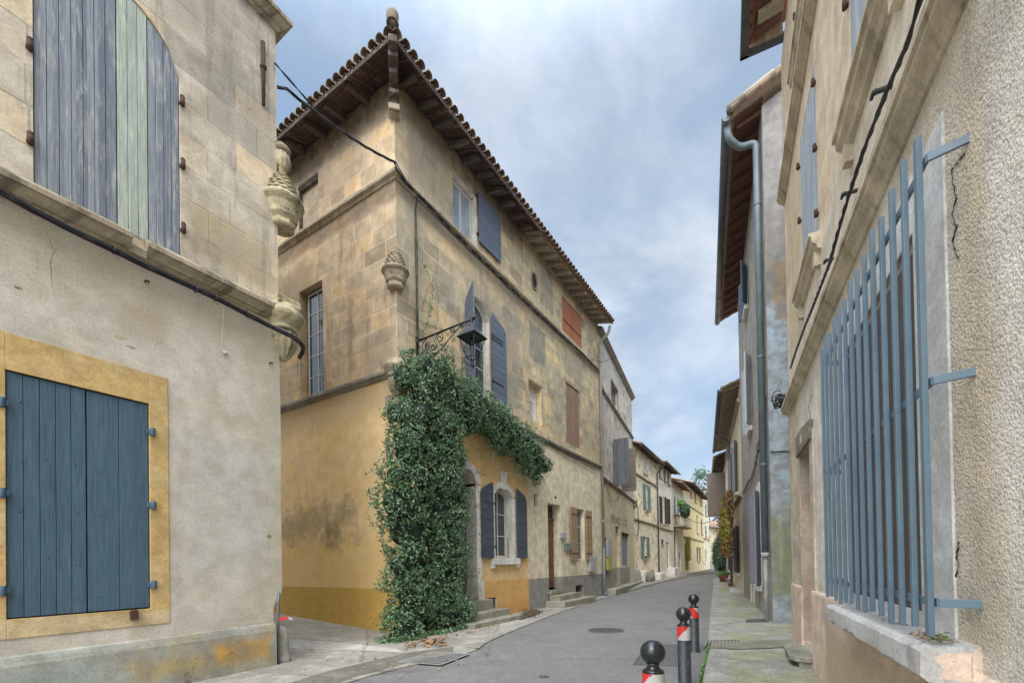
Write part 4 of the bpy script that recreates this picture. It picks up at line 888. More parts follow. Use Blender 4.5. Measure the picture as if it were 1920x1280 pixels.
# cables along the upper string course
P=[]
for px,py in ((760,338),(800,378),(840,420),(880,460),(930,508),(975,553),(1010,585),(1050,622),(1090,657),(1122,690)):
    x,z=FA.at(px,py+4,.15); P.append((x,-.15,z))
cable('cable_bundle','black cable bundle following the upper string course of the corner house',[(-.16,-.16,10.92)]+P,.013,M['cable'],FA,4,tw=2.2,spread=.03)
for k in range(2):
    Q=[(x+U(-.05,.05),y-.02*k,z-.10-U(0,.10)*k) for x,y,z in P[1:8]]
    cable('loose_cable',['thin loose cable sagging just under the cable bundle of the corner house','lower thin loose cable wandering under the cable bundle of the corner house'][k],[P[1]]+Q+[P[8]],.007,M['cable'],FA)
x=FA.ax(779,500)
Q=[(x,-.10,10.72)]+[(x+U(-.012,.012),-.04,10.4-.55*k) for k in range(8)]+[(x,-.04,6.4)]
cable('wall_cable','vertical black cables dropping beside the corner canopy to the ivy',Q,.012,M['cable'],FA,2,tw=1.2,spread=.022)
P=[]
for px,py in ((1017,816),(1060,842),(1100,864),(1120,874)): 
    x,z=FA.at(px,py+8,.07); P.append((x,-.07,z))
cable('wall_cable','thin dark cable clipped under the lower string course of the middle house',P,.010,M['cable'],FA,2,tw=2,spread=.018)
# street lamp on scrolled bracket
lx=FA.ax(782,640,.02); lz=FA.az(782,640,.02)
# arm length so that the lantern hangs where the photograph shows it
best=min([(abs(FA.ax(885,640,L)-lx),L) for L in [i*.02 for i in range(10,90)]]); LL=best[1]; print('lamp arm',LL,lx,lz)
FLm=FA.sub(lx,0,-PI/2,0)    # local x = out of the wall
lamp=thing('street_lamp','black iron street lamp on a scrolled wall bracket above the ivy','street lamp',FLm.sub(0,0,0,lz))
zt=FA.az(882,605,LL)
print('arm z',lz,zt); zt=max(zt,lz+.05)
m=MB(); m.box(-.0,.035,-.03,.03,lz-.42,lz+.12); m.tube([(0,0,lz+.0),(LL+.03,0,zt)],.024,8); m.ball((LL+.05,0,zt+.01),.05,12); 
for zz in (lz-.38,lz+.08): m.ball((.04,0,zz),.018,8)
br=m.build('wall_bracket',M['iron'],lamp,FLm)
m=MB()
def scroll(m,c,r0,turns,a0,sgn=1,r=.013):
    P=[]
    n=int(18*turns)
    for k in range(n+1):
        a=a0+sgn*2*PI*turns*k/n; q=r0*(1-.82*k/n); P.append((c[0]+math.cos(a)*q,0,c[1]+math.sin(a)*q))
    m.tube(P,r,6)
ar=lambda t: lz+(zt-lz)*t
m.tube(bend([(.03,0,lz-.38),(.38*LL/.9,0,lz-.46),(.62*LL,0,lz-.20),(.80*LL,0,ar(.80)-.06)],.3,8),.014,6)
scroll(m,(.20*LL,lz-.20),.17,1.6,PI*.5); scroll(m,(.44*LL,ar(.44)-.14),.13,1.6,PI,-1); scroll(m,(.66*LL,ar(.66)-.08),.08,1.4,-PI*.3); scroll(m,(.84*LL,ar(.84)-.075),.065,1.5,PI,-1); scroll(m,(.14*LL,lz-.34),.08,1.3,0)
scroll(m,(.32*LL,lz-.27),.10,1.3,PI*.2,-1)
m.tube([(.03,0,lz-.1),(.25*LL,0,lz-.42)],.008,6)
for k in range(9): a=k*.7; m.ball((.2*LL+.05*math.cos(a),.0,lz-.22+.05*math.sin(a)),.022,6)
m.build('scrollwork',M['iron'],lamp,FLm)
lc=(LL+.0,0,zt-.10); m=MB()
m.lathe(lc,[(.02,.10),(.03,.06),(.05,.04),(.03,.0),(.07,-.03),(.085,-.06),(.05,-.09),(.06,-.11)][::-1],16)
# square flared hood
def sq(m,z0,r0,z1,r1):
    vs=[(lc[0]+sx*r0,sy*r0,lc[2]+z0) for sx,sy in ((-1,-1),(1,-1),(1,1),(-1,1))]+[(lc[0]+sx*r1,sy*r1,lc[2]+z1) for sx,sy in ((-1,-1),(1,-1),(1,1),(-1,1))]
    m._a(vs,[(0,3,2,1),(4,5,6,7),(0,1,5,4),(1,2,6,5),(2,3,7,6),(3,0,4,7)])
sq(m,-.20,.155,-.10,.115); sq(m,-.32,.245,-.20,.16); sq(m,-.335,.255,-.32,.255)
m.build('lamp_hood',flat_mat('lamp_hood_paint',(.045,.055,.07),None,.4,.2),lamp,FLm,bev=.004)
m=MB()
for sx,sy in ((-1,-1),(1,-1),(1,1),(-1,1)):
    m.tube([(lc[0]+sx*.21,sy*.21,lc[2]-.33),(lc[0]+sx*.095,sy*.095,lc[2]-.78)],.011,6)
    m.tube(bend([(lc[0]+sx*.12,sy*.12,lc[2]-.76),(lc[0]+sx*.13,sy*.13,lc[2]-.92),(lc[0],0,lc[2]-.97)],.08,4),.011,6)
for z,r in ((-.78,.10),(-.345,.21)):
    for i in range(4):
        c4=[(-1,-1),(1,-1),(1,1),(-1,1)]; p,q=c4[i],c4[(i+1)%4]; m.tube([(lc[0]+p[0]*r,p[1]*r,lc[2]+z),(lc[0]+q[0]*r,q[1]*r,lc[2]+z)],.012,6)
m.ball((lc[0],0,lc[2]-.98),.035,10); m.lathe((lc[0],0,lc[2]),[(.03,-.5),(.05,-.45),(.05,-.36),(.03,-.34)],10)
m.build('lantern_cage',M['iron'],lamp,FLm)
# ================================================================== middle house (same terrace, next along)
FB=FA.sub(LA); LB=7.15
root=thing('terrace_house','stone and cream terrace house with red upper shutter, pale rafters and grey plinth','house',FB)
def ob(F,l,r,t,b,off=0,rise=0):
    """opening from pixels: left,right x; top & bottom y taken at the left edge"""
    x0,x1=F.ax(l,(t+b)/2,off),F.ax(r,(t+b)/2,off); return [x0,x1,F.az(l,b,off),F.az(l,t,off)-rise]
rs_=ob(FB,1054,1090,553,618); nw=ob(FB,992,1015,712,785); bs=ob(FB,1061,1086,716,828)
sq_=ob(FB,1001,1009,925,948); dB=ob(FB,1028,1052,942,1097); dB[2]=.62; wB=ob(FB,1080,1096,952,1050); ce=ob(FB,1080,1094,1097,1123); ce[2]=.03
print('B',rs_,nw,bs,sq_,dB,wB,ce)
m=MB(); wall(m,0,LB,6.13,13.15,[(*rs_,0,.08),(*nw,0,.25),(*bs,0,.08)],8,back=False); 
m._a([(LB,0,-.1),(LB,8,-.1),(LB,8,13.15),(LB,0,13.15)],[(0,1,2,3)]); m._a([(0,8,-.1),(LB,8,-.1),(LB,8,13.15),(0,8,13.15)],[(0,1,2,3)]); m._a([(0,0,13.15),(LB,0,13.15),(LB,8,13.15),(0,8,13.15)],[(0,1,2,3)])
m.build('upper_wall',M['stoneB'],root,FB)
m=MB(); wall(m,0,LB,-.1,6.13,[(*sq_,0,.25),(*dB,0,.38),(*wB,0,.22),(*ce,0,.3)],8,back=False); m.build('lower_wall',M['creamB'],root,FB)
m=MB(); m.mold(pr(PR_ST,6.08),0,LB,wob=.004,seg=8); m.build('string_course',M['trimdark'],root,FB)
m=MB(); m.mold(pr(PR_ST,10.72),0,LB,wob=.003,seg=8); m.build('string_course',M['trimstone'],root,FB)
shutter(FB,root,rs_[0]+.01,(rs_[0]+rs_[1])/2-.003,rs_[2]+.01,rs_[3]-.01,.01,M['red'],'v',5)
s=shutter(FB,root,(rs_[0]+rs_[1])/2+.003,rs_[1]-.01,rs_[2]+.01,rs_[3]-.01,.01,M['red'],'v',5)
m=MB(); m.tube([(rs_[0]+.1,-.01,rs_[2]+.5),(rs_[1]-.1,-.01,rs_[2]+.5)],.012,6); m.build('shutter_bar',M['rust'],s,FB)
shutter(FB,root,bs[0]+.01,(bs[0]+bs[1])/2-.003,bs[2]+.01,bs[3]-.01,.012,M['brown'],'v',5)
s=shutter(FB,root,(bs[0]+bs[1])/2+.003,bs[1]-.01,bs[2]+.01,bs[3]-.01,.012,M['brown'],'v',4)
m=MB()
A_,B_,C_,D_=bs; m.box(A_-.14,A_,-.02,.02,C_,D_+.14); m.box(B_,B_+.14,-.02,.02,C_,D_+.14); m.box(A_,B_,-.02,.02,D_,D_+.14); m.build('window_surround',M['trimstone'],root,FB,bev=.006)
window(FB,root,nw[0]+.02,nw[1]-.25,nw[2]+.1,nw[3]-.55,.20,M['frame'],M['glass'],1,1,fw=.05)
m=MB(); m.box(nw[0],nw[1],.22,.26,nw[2],nw[3]); m.build('niche_back',M['reveal'],root,FB)
m=MB(); A_,B_,C_,D_=nw; m.box(A_-.05,B_+.07,-.03,.0,D_,D_+.10); m.box(B_,B_+.07,-.03,.0,C_,D_); m.build('window_surround',M['trimstone'],root,FB,bev=.006)
x,z=FB.at(1001,527); m=MB()
P=[(x+.21*math.cos(a),-.01,z+.29*math.sin(a)) for a in [2*PI*k/24 for k in range(25)]]; m.tube(P,.035,6); vn=m.build('oval_vent',M['trimdark'],root,FB)
m=MB(); m.poly([(x+.19*math.cos(2*PI*k/20),z+.27*math.sin(2*PI*k/20)) for k in range(20)],-.012,.01); m.build('opening',M['dark'],vn,FB)
m=MB(); m.tube([(x-.2,-.02,z),(x+.2,-.02,z)],.012,6); m.tube([(x,-.02,z-.28),(x,-.02,z+.28)],.012,6); m.build('bar',M['rust'],vn,FB)
m=MB(); m.box(sq_[0],sq_[1],.24,.28,sq_[2],sq_[3]); m.build('vent_opening',M['dark'],root,FB)
# door: brown panelled leaf with fanlight
d=MB(); d.box(dB[0],dB[1],.33,.38,dB[2]+.05,dB[3]-.55); xm_=(dB[0]+dB[1])/2
for zz,h in ((.15,.55),(.85,.9)): 
    d.box(dB[0]+.12,xm_-.06,.31,.33,dB[2]+.1+zz,dB[2]+.1+zz+h); d.box(xm_+.06,dB[1]-.12,.31,.33,dB[2]+.1+zz,dB[2]+.1+zz+h)
d.box(dB[0],dB[1],.28,.34,dB[3]-.60,dB[3]-.5); dd=d.build('door',M['doorwood'],root,FB,bev=.006)
m=MB(); m.ball((xm_-.03,.28,dB[2]+1.0),.035,10); m.build('door_knob',M['rust'],dd,FB)
m=MB(); m.box(dB[0],dB[1],.35,.38,dB[3]-.5,dB[3]); fl=m.build('fanlight',M['glass'],root,FB)
for k in range(4):
    m=MB(); x=dB[0]+(dB[1]-dB[0])*(k+.5)/4; m.tube([(x,.33,dB[3]-.5),(x,.33,dB[3])],.012,6); m.build('bar',M['iron'],fl,FB)
steps(FB,root,[(dB[0]-.05,dB[1]+.05,-.13,.37,.46,.62),(dB[0]-.10,dB[1]+.75,-.50,-.062,0,.44),(dB[0]-.45,dB[1]+1.5,-.85,-.062,-.02,.24)])
# window with worn orange shutters
window(FB,root,wB[0]+.03,wB[1]-.03,wB[2]+.02,wB[3]-.03,.15,M['frame'],M['glass'],2,3)
w_=.62
shutter(FB,root,wB[0]-.06-w_,wB[0]-.06,wB[2],wB[3],-.09,M['orange'],'h',9,hinges=[(wB[2]+.3,1),(wB[3]-.3,1)],mh=M['rust'])
shutter(FB,root,wB[1]+.06,wB[1]+.06+w_,wB[2],wB[3],-.09,M['orange'],'h',9,hinges=[(wB[2]+.3,-1),(wB[3]-.3,-1)],mh=M['rust'])
m=MB(); m.box(ce[0],ce[1],.28,.32,ce[2],ce[3]); cc=m.build('cellar_opening',M['dark'],root,FB)
m=MB(); m.box(ce[0]+.02,ce[1]-.02,.10,.13,ce[2]+.02,ce[2]+.35); m.build('cellar_hatch',M['brown'],root,FB)
def meter(F,root,px0,px1,py0,py1,mat,d=.1,name='meter_box'):
    x0,x1=F.ax(px0,(py0+py1)/2,d),F.ax(px1,(py0+py1)/2,d); z0,z1=F.az(px0,py1,d),F.az(px0,py0,d)
    m=MB(); m.box(x0,x1,-d,0,z0,z1); m.box(x0-.012,x1+.012,-d-.012,-d,z0-.012,z1+.012)
    m.box(x0+.04,x0+.07,-d-.02,-d-.012,(z0+z1)/2-.04,(z0+z1)/2+.04); return m.build(name,mat,root,F,bev=.006)
meter(FB,root,1054,1062,998,1008,M['boxgrey']); meter(FB,root,1062,1071,1018,1030,M['boxgreen']); meter(FB,root,1107,1118,1043,1070,M['boxgrey'])
x,z=FB.at(1041,932); m=MB(); m.tube([(x,.0,z),(x,-.02,z)],.06,10); m.build('number_plaque',M['iron'],root,FB)
OVB=.75
roof(FB,root,0,LB+.05,-OVB,12.98,SL,3.6,M['tileA'],sp=.24,r=.105)
eaves(FB,root,.05,LB,-OVB,12.98,SL,(M['eaveP'],M['rafP']),sp=.56,rw=.15,rh=.17,inn=.02)
xp=LB-.05
pp=MB()
downpipe(FB,root,[(xp,-.62,12.85),(xp,-.55,12.55),(xp,-.10,12.2),(xp,-.10,2.3)],.065,M['pipeW'],[(9.4,xp,-.10),(6.3,xp,-.1),(11.3,xp,-.1),(3.6,xp,-.1)])
downpipe(FB,root,[(xp,-.10,2.4),(xp,-.10,.12),(xp,-.26,.06)],.075,M['zinc'],[(2.4,xp,-.10)])
m=MB(); m.tube([(xp-1.1,-.02,FB.az(1100,668)),(xp-.05,-.25,FB.az(1100,668)+.2),(xp+.3,-.6,FB.az(1100,668)+.45)],.012,6); m.build('iron_stay',M['rust'],root,FB)
# ================================================================== narrow grey house with the faded shop name
Z0=.0
E0=FB.w(LB,0,0); FC=Frame((E0.x,E0.y),PI/2-.415); LC=FC.ax(1187,900)
root=thing('shop_house','narrow grey three storey house with faded shop lettering and grey shutters standing open','house',FC)
zr=FC.az(1150,672); zr2=FC.az(1186,735,.2); zt_=(zr+zr2)/2; print('C top',zr,zr2)
zs1=(FC.az(1133,741)+FC.az(1181,815))/2; zs2=(FC.az(1133,905)+FC.az(1188,937))/2; print('C strings',zs1,zs2)
w1=ob(FC,1146,1157,715,757); w2=ob(FC,1150,1163,828,905); dC=ob(FC,1155,1162,985,1092); dC[2]=.35; sC=ob(FC,1166,1177,1000,1060); oC=ob(FC,1132.5,1138,1006,1100); oC[2]=.2
print('C',w1,w2,dC,sC,oC)
ZT=zt_
m=MB(); wall(m,0,LC,zs2+.05,ZT,[(*w1,0,.2),(*w2,0,.25)],8); m.build('upper_wall',M['greyC'],root,FC)
m=MB(); wall(m,0,LC,-.3,zs2+.05,[(*dC,0,.3),(*sC,0,.1),(*oC,0,.25)],8,top=False); m.build('lower_wall',M['creamC'],root,FC)
m=MB(); m.mold(pr(PR_BIG,ZT-.28,1.2),-.02,LC+.1); m.build('roof_cornice',M['trimdark'],root,FC)
m=MB(); m.box(-.0,LC,.0,8,ZT,ZT+.12); m.build('roof',M['tileA'],root,FC)
for z in (zs1,zs2):
    m=MB(); m.mold(pr(PR_ST,z-.08),0.02,LC+.03,wob=.003,seg=6); m.build('string_course',M['trimdark'],root,FC)
corbel(FC,root,LC,.0,zs2-.0,.8,M['trimstone'])
window(FC,root,w1[0]+.02,w1[1]-.02,w1[2]+.02,w1[3]-.02,.12,M['brown'],M['glass'],2,2)
m=MB(); A_,B_,C_,D_=w1; m.box(A_-.1,B_+.1,-.06,.0,D_,D_+.12); m.box(A_-.12,B_+.12,-.1,.0,C_-.12,C_); m.box(B_,B_+.12,-.03,0,C_,D_); m.build('window_surround',M['trimdark'],root,FC,bev=.008)
window(FC,root,w2[0]+.02,w2[1]-.02,w2[2]+.02,w2[3]-.02,.15,M['brown'],M['glass'],2,3)
zb,zt2=FC.az(1163,920,.35),FC.az(1163,822,.35)
leaf(FC,root,w2[0]-.02,-.03,w2[2]-.15,w2[3]+.1,.82,math.radians(-92),M['greyw2'],'v',5,label='weathered grey shutter leaf standing open')
leaf(FC,root,w2[1]+.25,-.03,w2[2]-.15,w2[3]+.1,.82,math.radians(-88),M['umber'],'h',9,label='brown shutter leaf standing open')
d=MB(); d.box(dC[0],dC[1],.25,.3,dC[2],dC[3]); d.box(dC[0]+.08,dC[1]-.08,.235,.25,dC[2]+.2,dC[2]+1.0); d.box(dC[0]+.08,dC[1]-.08,.235,.25,dC[2]+1.2,dC[3]-.3); d.build('door',M['brown'],root,FC,bev=.005)
shutter(FC,root,sC[0]+.02,(sC[0]+sC[1])/2,sC[2]+.02,sC[3]-.15,.02,M['lilac'],'v',6); shutter(FC,root,(sC[0]+sC[1])/2+.005,sC[1]-.02,sC[2]+.02,sC[3]-.15,.02,M['lilac'],'v',6)
m=MB(); m.box(sC[0]-.1,sC[1]+.1,-.10,.05,sC[3]+.0,sC[3]+.08); m.box(sC[0],sC[1],.03,.09,sC[3]-.14,sC[3]); m.build('awning_box',M['iron'],root,FC)
m=MB(); m.box(oC[0],oC[1],.2,.25,oC[2],oC[3]); m.build('door',M['dark'],root,FC)
meter(FC,root,1140.5,1147,1012,1043,M['boxgrey'],.12,'meter_box'); meter(FC,root,1140.5,1146.5,1045,1068,M['yellowbox'],.12,'letter_box')
steps(FC,root,[(.4,LC+.1,-.55,-.001,-.1,.30)])
def lettering(F,root,txt,px0,py,size,mat,px1=None,tilt=0,name='shop_lettering'):
    cu=bpy.data.curves.new(name,'FONT'); cu.body=txt; cu.size=size; cu.extrude=.002; cu.space_character=1.15
    t=bpy.data.objects.new(name,cu); COL.objects.link(t); bpy.context.view_layer.update()
    dg=bpy.context.evaluated_depsgraph_get(); me=bpy.data.meshes.new_from_object(t.evaluated_get(dg)); bpy.data.objects.remove(t)
    x,z=F.at(px0,py); xs=[v.co.x for v in me.vertices]; k=1
    if px1: k=(F.ax(px1,py)-x)/(max(xs)-min(xs))
    for v in me.vertices: X,Y,Z=v.co; v.co=(x+(X-min(xs))*k,-.004-abs(Z),z+Y)
    me.materials.append(mat); o=bpy.data.objects.new(name,me); COL.objects.link(o); place(o,F.M,root); return o
zl=FC.az(1147,978)
lettering(FC,root,'MÉRARD',1145.5,978,.62,M['ink'],1163.5); lettering(FC,root,'JOS',1167,984,.62,M['ink2'] if 'ink2' in M else M['ink'],1175.5)
gst=MB(); x,z=FC.at(1186,1085,.3); gst.lathe((LC+.15,-.12,-.1),[(.30,0),(.28,.4),(.24,1.0),(.16,1.22),(.04,1.30)],16,4,.04); o=gst.build('guard_stone',M['step'],None,FC); tag(o,'tall grey guard stone at the far foot of the narrow grey shop house','guard stone')
cable('facade_cable','black cable sagging from the end corbel of the narrow grey house onto the next facade',[FC.w(LC-.5,-.22,zs2-.05),FC.w(LC-.1,-.30,zs2-.5),FC.w(LC+.02,-.30,zs2-1.5),FC.w(LC+.4,-.2,zs2-2.2),FC.w(LC+1.2,-.06,zs2-2.3),FC.w(LC+3,-.05,zs2-2.75),FC.w(LC+5.6,-.05,zs2-3.2)],.03,M['cable'])
cable('facade_cable','thin cable looped under the lower string course of the narrow grey house',[FC.w(.6,-.05,zs2-.12),FC.w(1.6,-.06,zs2-.6),FC.w(2.7,-.05,zs2-.85),FC.w(3.8,-.1,zs2-.5),FC.w(4.7,-.1,zs2-.2)],.012,M['cable'])
# ================================================================== farther row
def simple_house(name,label,F,L,zt,mat,wins,ov=.55,sl=.34,tile='tileB',eav=('eaveP','rafP'),mouldings=(),plinth=None,gut=True,depth=8,over0=0):
    root=thing(name,label,'house',F); ops=[]
    for w in wins:
        if w['k']!='blind': ops.append((*w['b'],w.get('rise',0),.2))
    m=MB(); wall(m,0,L,-.5,zt,ops,depth); m.build('wall',mat,root,F)
    for w in wins:
        a,b,c,d=w['b']; k=w['k']; rs=w.get('rise',0)
        if k=='blind':
            m=MB(); m.box(a,b,-.015,.01,c,d); m.build('blind_window',w['m'],root,F); m=MB(); m.box(a-.08,b+.08,-.08,0,c-.12,c); m.build('window_sill',M['trimstone'],root,F); continue
        if k=='door':
            m=MB(); m.box(a,b,.15,.19,c,d); m.box(a+.1,b-.1,.13,.15,c+.2,c+.9); m.box(a+.1,b-.1,.13,.15,c+1.1,d-.2); m.build('door',w['m'],root,F); continue
        if k=='closed': shutter(F,root,a+.01,(a+b)/2,c+.01,d-.01,.02,w['m'],'v',4,rise=rs,side=-1 if rs else 0); shutter(F,root,(a+b)/2+.004,b-.01,c+.01,d-.01,.02,w['m'],'v',4,rise=rs,side=1 if rs else 0)
        else:
            window(F,root,a+.02,b-.02,c+.02,d-.01,.13,M['frame'],M['glass'],2,3,rise=rs)
            lw=w.get('w',(b-a)/2)
            if 'l' in k: leaf(F,root,a-.02,-.03,c,d,lw,math.radians(w.get('al',178)),w['m'],'h',7)
            if 'r' in k: leaf(F,root,b+.02,-.03,c,d,lw,math.radians(w.get('ar',-2)),w['m'],'h',7)
        if w.get('sill',1):
            m=MB(); m.box(a-.1,b+.1,-.12,0,c-.14,c-.002); m.build('window_sill',M['trimstone'],root,F,bev=.01)
    for z in mouldings:
        m=MB(); m.mold(pr(PR_ST,z),0.01,L-.01); m.build('string_course',M['trimstone'],root,F)
    ze=zt-.15-ov*sl*.3
    roof(F,root,-.05,L+.05,-ov,ze,sl,3.2,M[tile],sp=.26,r=.11)
    eaves(F,root,0,L,-ov,ze,sl,(M[eav[0]],M[eav[1]]),sp=.45,inn=.02,rw=.08,rh=.1)
    if gut: gutter(F,root,-.05,L+.05,-ov-.09,ze-.02,M['zincd'],.08)
    # gable return so the roof does not float
    for x in (0,L):
        m=MB(); m._a([(x,0,zt-.01),(x,depth*.5,zt-.01+depth*.5*sl),(x,depth,zt-.01)],[(0,1,2)]); m.build('gable',mat,root,F)
    m=MB(); m._a([(0,3.0-ov,ze+3.05*sl),(L,3.0-ov,ze+3.05*sl),(L,depth*.5,zt+depth*.5*sl),(0,depth*.5,zt+depth*.5*sl)],[(0,1,2,3)]); m._a([(0,depth*.5,zt+depth*.5*sl),(L,depth*.5,zt+depth*.5*sl),(L,depth+.3,zt),(0,depth+.3,zt)],[(0,1,2,3)]); m.build('rear_roof',M[tile],root,F)
    return root
E1=FC.w(LC,0,0); FD=Frame((E1.x,E1.y),PI/2-.52); LD=FD.ax(1233,980)
zD=FD.az(1205,840); zD2=FD.az(1233,872); print('D',LD,zD,zD2)
def W(F,l,r,t,b,k,m=None,**kw): return dict(b=ob(F,l,r,t,b,0,kw.get('rise',0)),k=k,m=M[m] if m else None,**kw)
rD=simple_house('terrace_house','pale yellow terrace house with grey green shutters beside the narrow shop house',FD,LD,(zD+zD2)/2,M['creamD'],[
  W(FD,1206,1212,858,885,'blind','reveal'),W(FD,1210,1214,908,955,'lr','green',w=.75),W(FD,1206,1212,1005,1046,'lr','green',w=.75)],
  mouldings=(FD.az(1200,896),FD.az(1200,979)),eav=('zincd','rafD'),gut=True)
x=LD-.15; downpipe(FD,rD,[(x,-.6,(zD+zD2)/2-.3),(x,-.5,(zD+zD2)/2-.5),(x,-.08,(zD+zD2)/2-.9),(x,-.08,.6)],.06,M['zinc'],[(3,x,-.08),(6,x,-.08)])
steps(FD,rD,[(.8,2.6,-.5,-.002,0,.95),(LD-2.6,LD-.6,-.7,-.002,.2,.7)],M['white'])
for i,(dx,h) in enumerate(((1.0,.75),(1.75,.85))):
    g_=MB(); g_.lathe((dx,-.75,.25),[(.22,0),(.22,.3),(.17,h-.15),(.05,h)],12,3,.05); o=g_.build('guard_stone',M['step'],None,FD); tag(o,['nearer of the two low guard stones','farther of the two low guard stones'][i]+' by the white block at the pale yellow house','guard stone','low guard stones at the pale yellow house')
m=MB(); a,b,c,d=ob(FD,1206,1212,1005,1046); m.lathe(((a+b)/2,-.06,c),[(.06,0),(.09,.16),(.08,.17)],12); o=m.build('flower_pot',M['iron'],None,FD); tag(o,'small dark flower pot on the ground floor sill of the pale yellow house','flower pot')
FE=FD.sub(LD); LE=FE.ax(1260,960)
zE=(FE.az(1236,858)+FE.az(1258,893))/2; print('E',LE,zE)
M['shut']=wood_mat('dark_brown_louvres',(.05,.038,.034),(.075,.058,.05),(.12,.1,.09),'z',.08,.3,.8)
rE=simple_house('terrace_house','off white terrace house with three narrow dark brown shuttered windows in a row',FE,LE,zE,M['creamE'],[
  W(FE,1235.5,1239,872,893,'closed','brown'),W(FE,1244,1248,876,899,'closed','brown',rise=.2),W(FE,1251,1255,884,906,'closed','brown'),
  W(FE,1236,1238.5,930,980,'lr','shut',w=.13,ar=-85,al=-95),W(FE,1243,1245.5,930,981,'r','shut',w=.16,ar=-85),W(FE,1249.5,1252,935,981,'lr','shut',w=.20,ar=-85,al=-95),
  W(FE,1240,1243,1010,1020,'blind','dark'),W(FE,1250,1255,1015,1068,'door','lilac',sill=0)],mouldings=(FE.az(1240,992),),ov=.7,eav=('eaveD','rafD'))
steps(FE,rE,[(LE-3.2,LE-.4,-.7,-.002,.2,1.0)],M['white'])
FF=FE.sub(LE); LF=FF.ax(1281,960); zF=(FF.az(1262,900)+FF.az(1282,922))/2; print('F',LF,zF)
rF=simple_house('terrace_house','low off white terrace house with red painted eaves and a small planted balcony',FF,LF,zF,M['creamE'],[
  W(FF,1263.5,1267,928,962,'closed','lilac',rise=.25),W(FF,1270,1273,932,964,'closed','lilac',rise=.25),
  W(FF,1264,1269,985,1068,'door','umber',sill=0),W(FF,1273,1277,1035,1070,'door','blue',sill=0)],ov=.8,eav=('redtile','redtile'))
# balcony with plants
x0b,x1b=FF.ax(1263,970),FF.ax(1280,970); zb=FF.az(1264,985)
bal=MB(); bal.box(x0b,x1b,-.9,-.002,zb-.1,zb+.04); bo=bal.build('balcony',M['trimstone'],rF,FF)
for k in range(24):
    m=MB(); x=x0b+(x1b-x0b)*k/23; m.tube([(x,-.86,zb),(x,-.86,zb+.95)],.012,4); m.build('baluster',M['boxgrey'],bo,FF)
m=MB(); m.tube([(x0b,0,zb+.95),(x0b,-.86,zb+.95),(x1b,-.86,zb+.95),(x1b,0,zb+.95)],.02,6); m.build('handrail',M['iron'],bo,FF)
FG=FF.sub(LF); LG=FG.ax(1318,980); zG=(FG.az(1284,905)+FG.az(1318,936))/2; print('G',LG,zG)
rG=simple_house('terrace_house','warm yellow terrace house with brown shutters and deep tiled eaves down the street',FG,LG,zG,M['yelG'],[
  W(FG,1294,1297,905,930,'closed','brown'),W(FG,1302,1305,918,940,'closed','brown'),W(FG,1313,1315.5,930,945,'closed','brown'),
  W(FG,1306,1309,965,998,'l','lilac',w=.8,al=100),W(FG,1314,1317,972,1000,'closed','brown'),W(FG,1308,1311,1025,1052,'lr','blue',w=.8),W(FG,1317.0,1317.8,1025,1052,'closed','brown'),
  W(FG,1285,1289,1020,1068,'door','umber',sill=0)],ov=1.0,eav=('eaveD','rafD'),mouldings=(FG.az(1300,955),FG.az(1300,1012)))
FH=FG.sub(LG); 
rH=simple_house('terrace_house','pale cream house with grey shutters closing the left side of the street',FH,7.5,FH.az(1325,928),M['creamD'],[
  W(FH,1322,1325,945,965,'closed','green'),W(FH,1322,1325,985,1005,'closed','green'),W(FH,1322,1325,1030,1060,'door','green',sill=0),W(FH,1329,1331,950,965,'closed','lilac'),W(FH,1329,1331,985,1005,'closed','lilac')],ov=.5,mouldings=(FH.az(1325,1012),))
FI=Frame(FH.w(7.5,-.0,0).xy,PI/2-AL-.55,.2)
rI=simple_house('terrace_house','white house with a low tiled roof turned across the far end of the street',FI,9,6.6,M['creamC'],[
  dict(b=[1.5,2.4,3.4,5.0],k='closed',m=M['lilac']),dict(b=[4.5,5.4,3.4,5.0],k='closed',m=M['lilac']),dict(b=[1.5,2.5,.3,2.6],k='door',m=M['umber'],sill=0),dict(b=[4.5,5.6,.9,2.4],k='closed',m=M['green'])],ov=.5)
# ================================================================== near right house
root=thing('rendered_house','roughcast and ochre house along the right edge with a blue grey window grille','house',FR)
XE=-10.15   # alley corner
gxa,gxb=FR.ax(1548,880,.165),FR.ax(1736,720,.165); g0,g1=gxa+.1,FR.ax(1722,720); gz0,gz1=1.20,3.74; GT=FR.az(1765,218); print(GT); print('grille',gxa,gxb,g0,g1)
dx1=FR.ax(1523,1000); dx0=FR.ax(1503,1000); dzt=(FR.az(1500,862)+FR.az(1521,868))/2; print('R1 door',dx0,dx1,dzt)
zc=4.50
wu=(FR.ax(1507,400),FR.ax(1541,300),FR.az(1512,510),FR.az(1508,235)); print('R1 up win',wu)
wu=(-8.15,-6.85,5.72,8.0)
m=MB(); wall(m,XE,5,-.1,zc,[(g0,g1,gz0,gz1,0,.16),(dx0,dx1,.28,3.35,0,.42)],8,back=False,mis=1)
m.build('lower_wall',[M['castR'],M['pinkD']],root,FR)
w2=(-5.15,-3.85,5.72,8.0)
m=MB(); wall(m,XE,5,zc,11.3,[(*wu,0,.06),(*w2,0,.06),(-8.15,-6.85,9.2,10.9,0,.06)],8,back=False); m._a([(XE,0,11.3),(5,0,11.3),(5,8,11.3),(XE,8,11.3)],[(0,1,2,3)]); m.build('upper_wall',M['plasR'],root,FR)
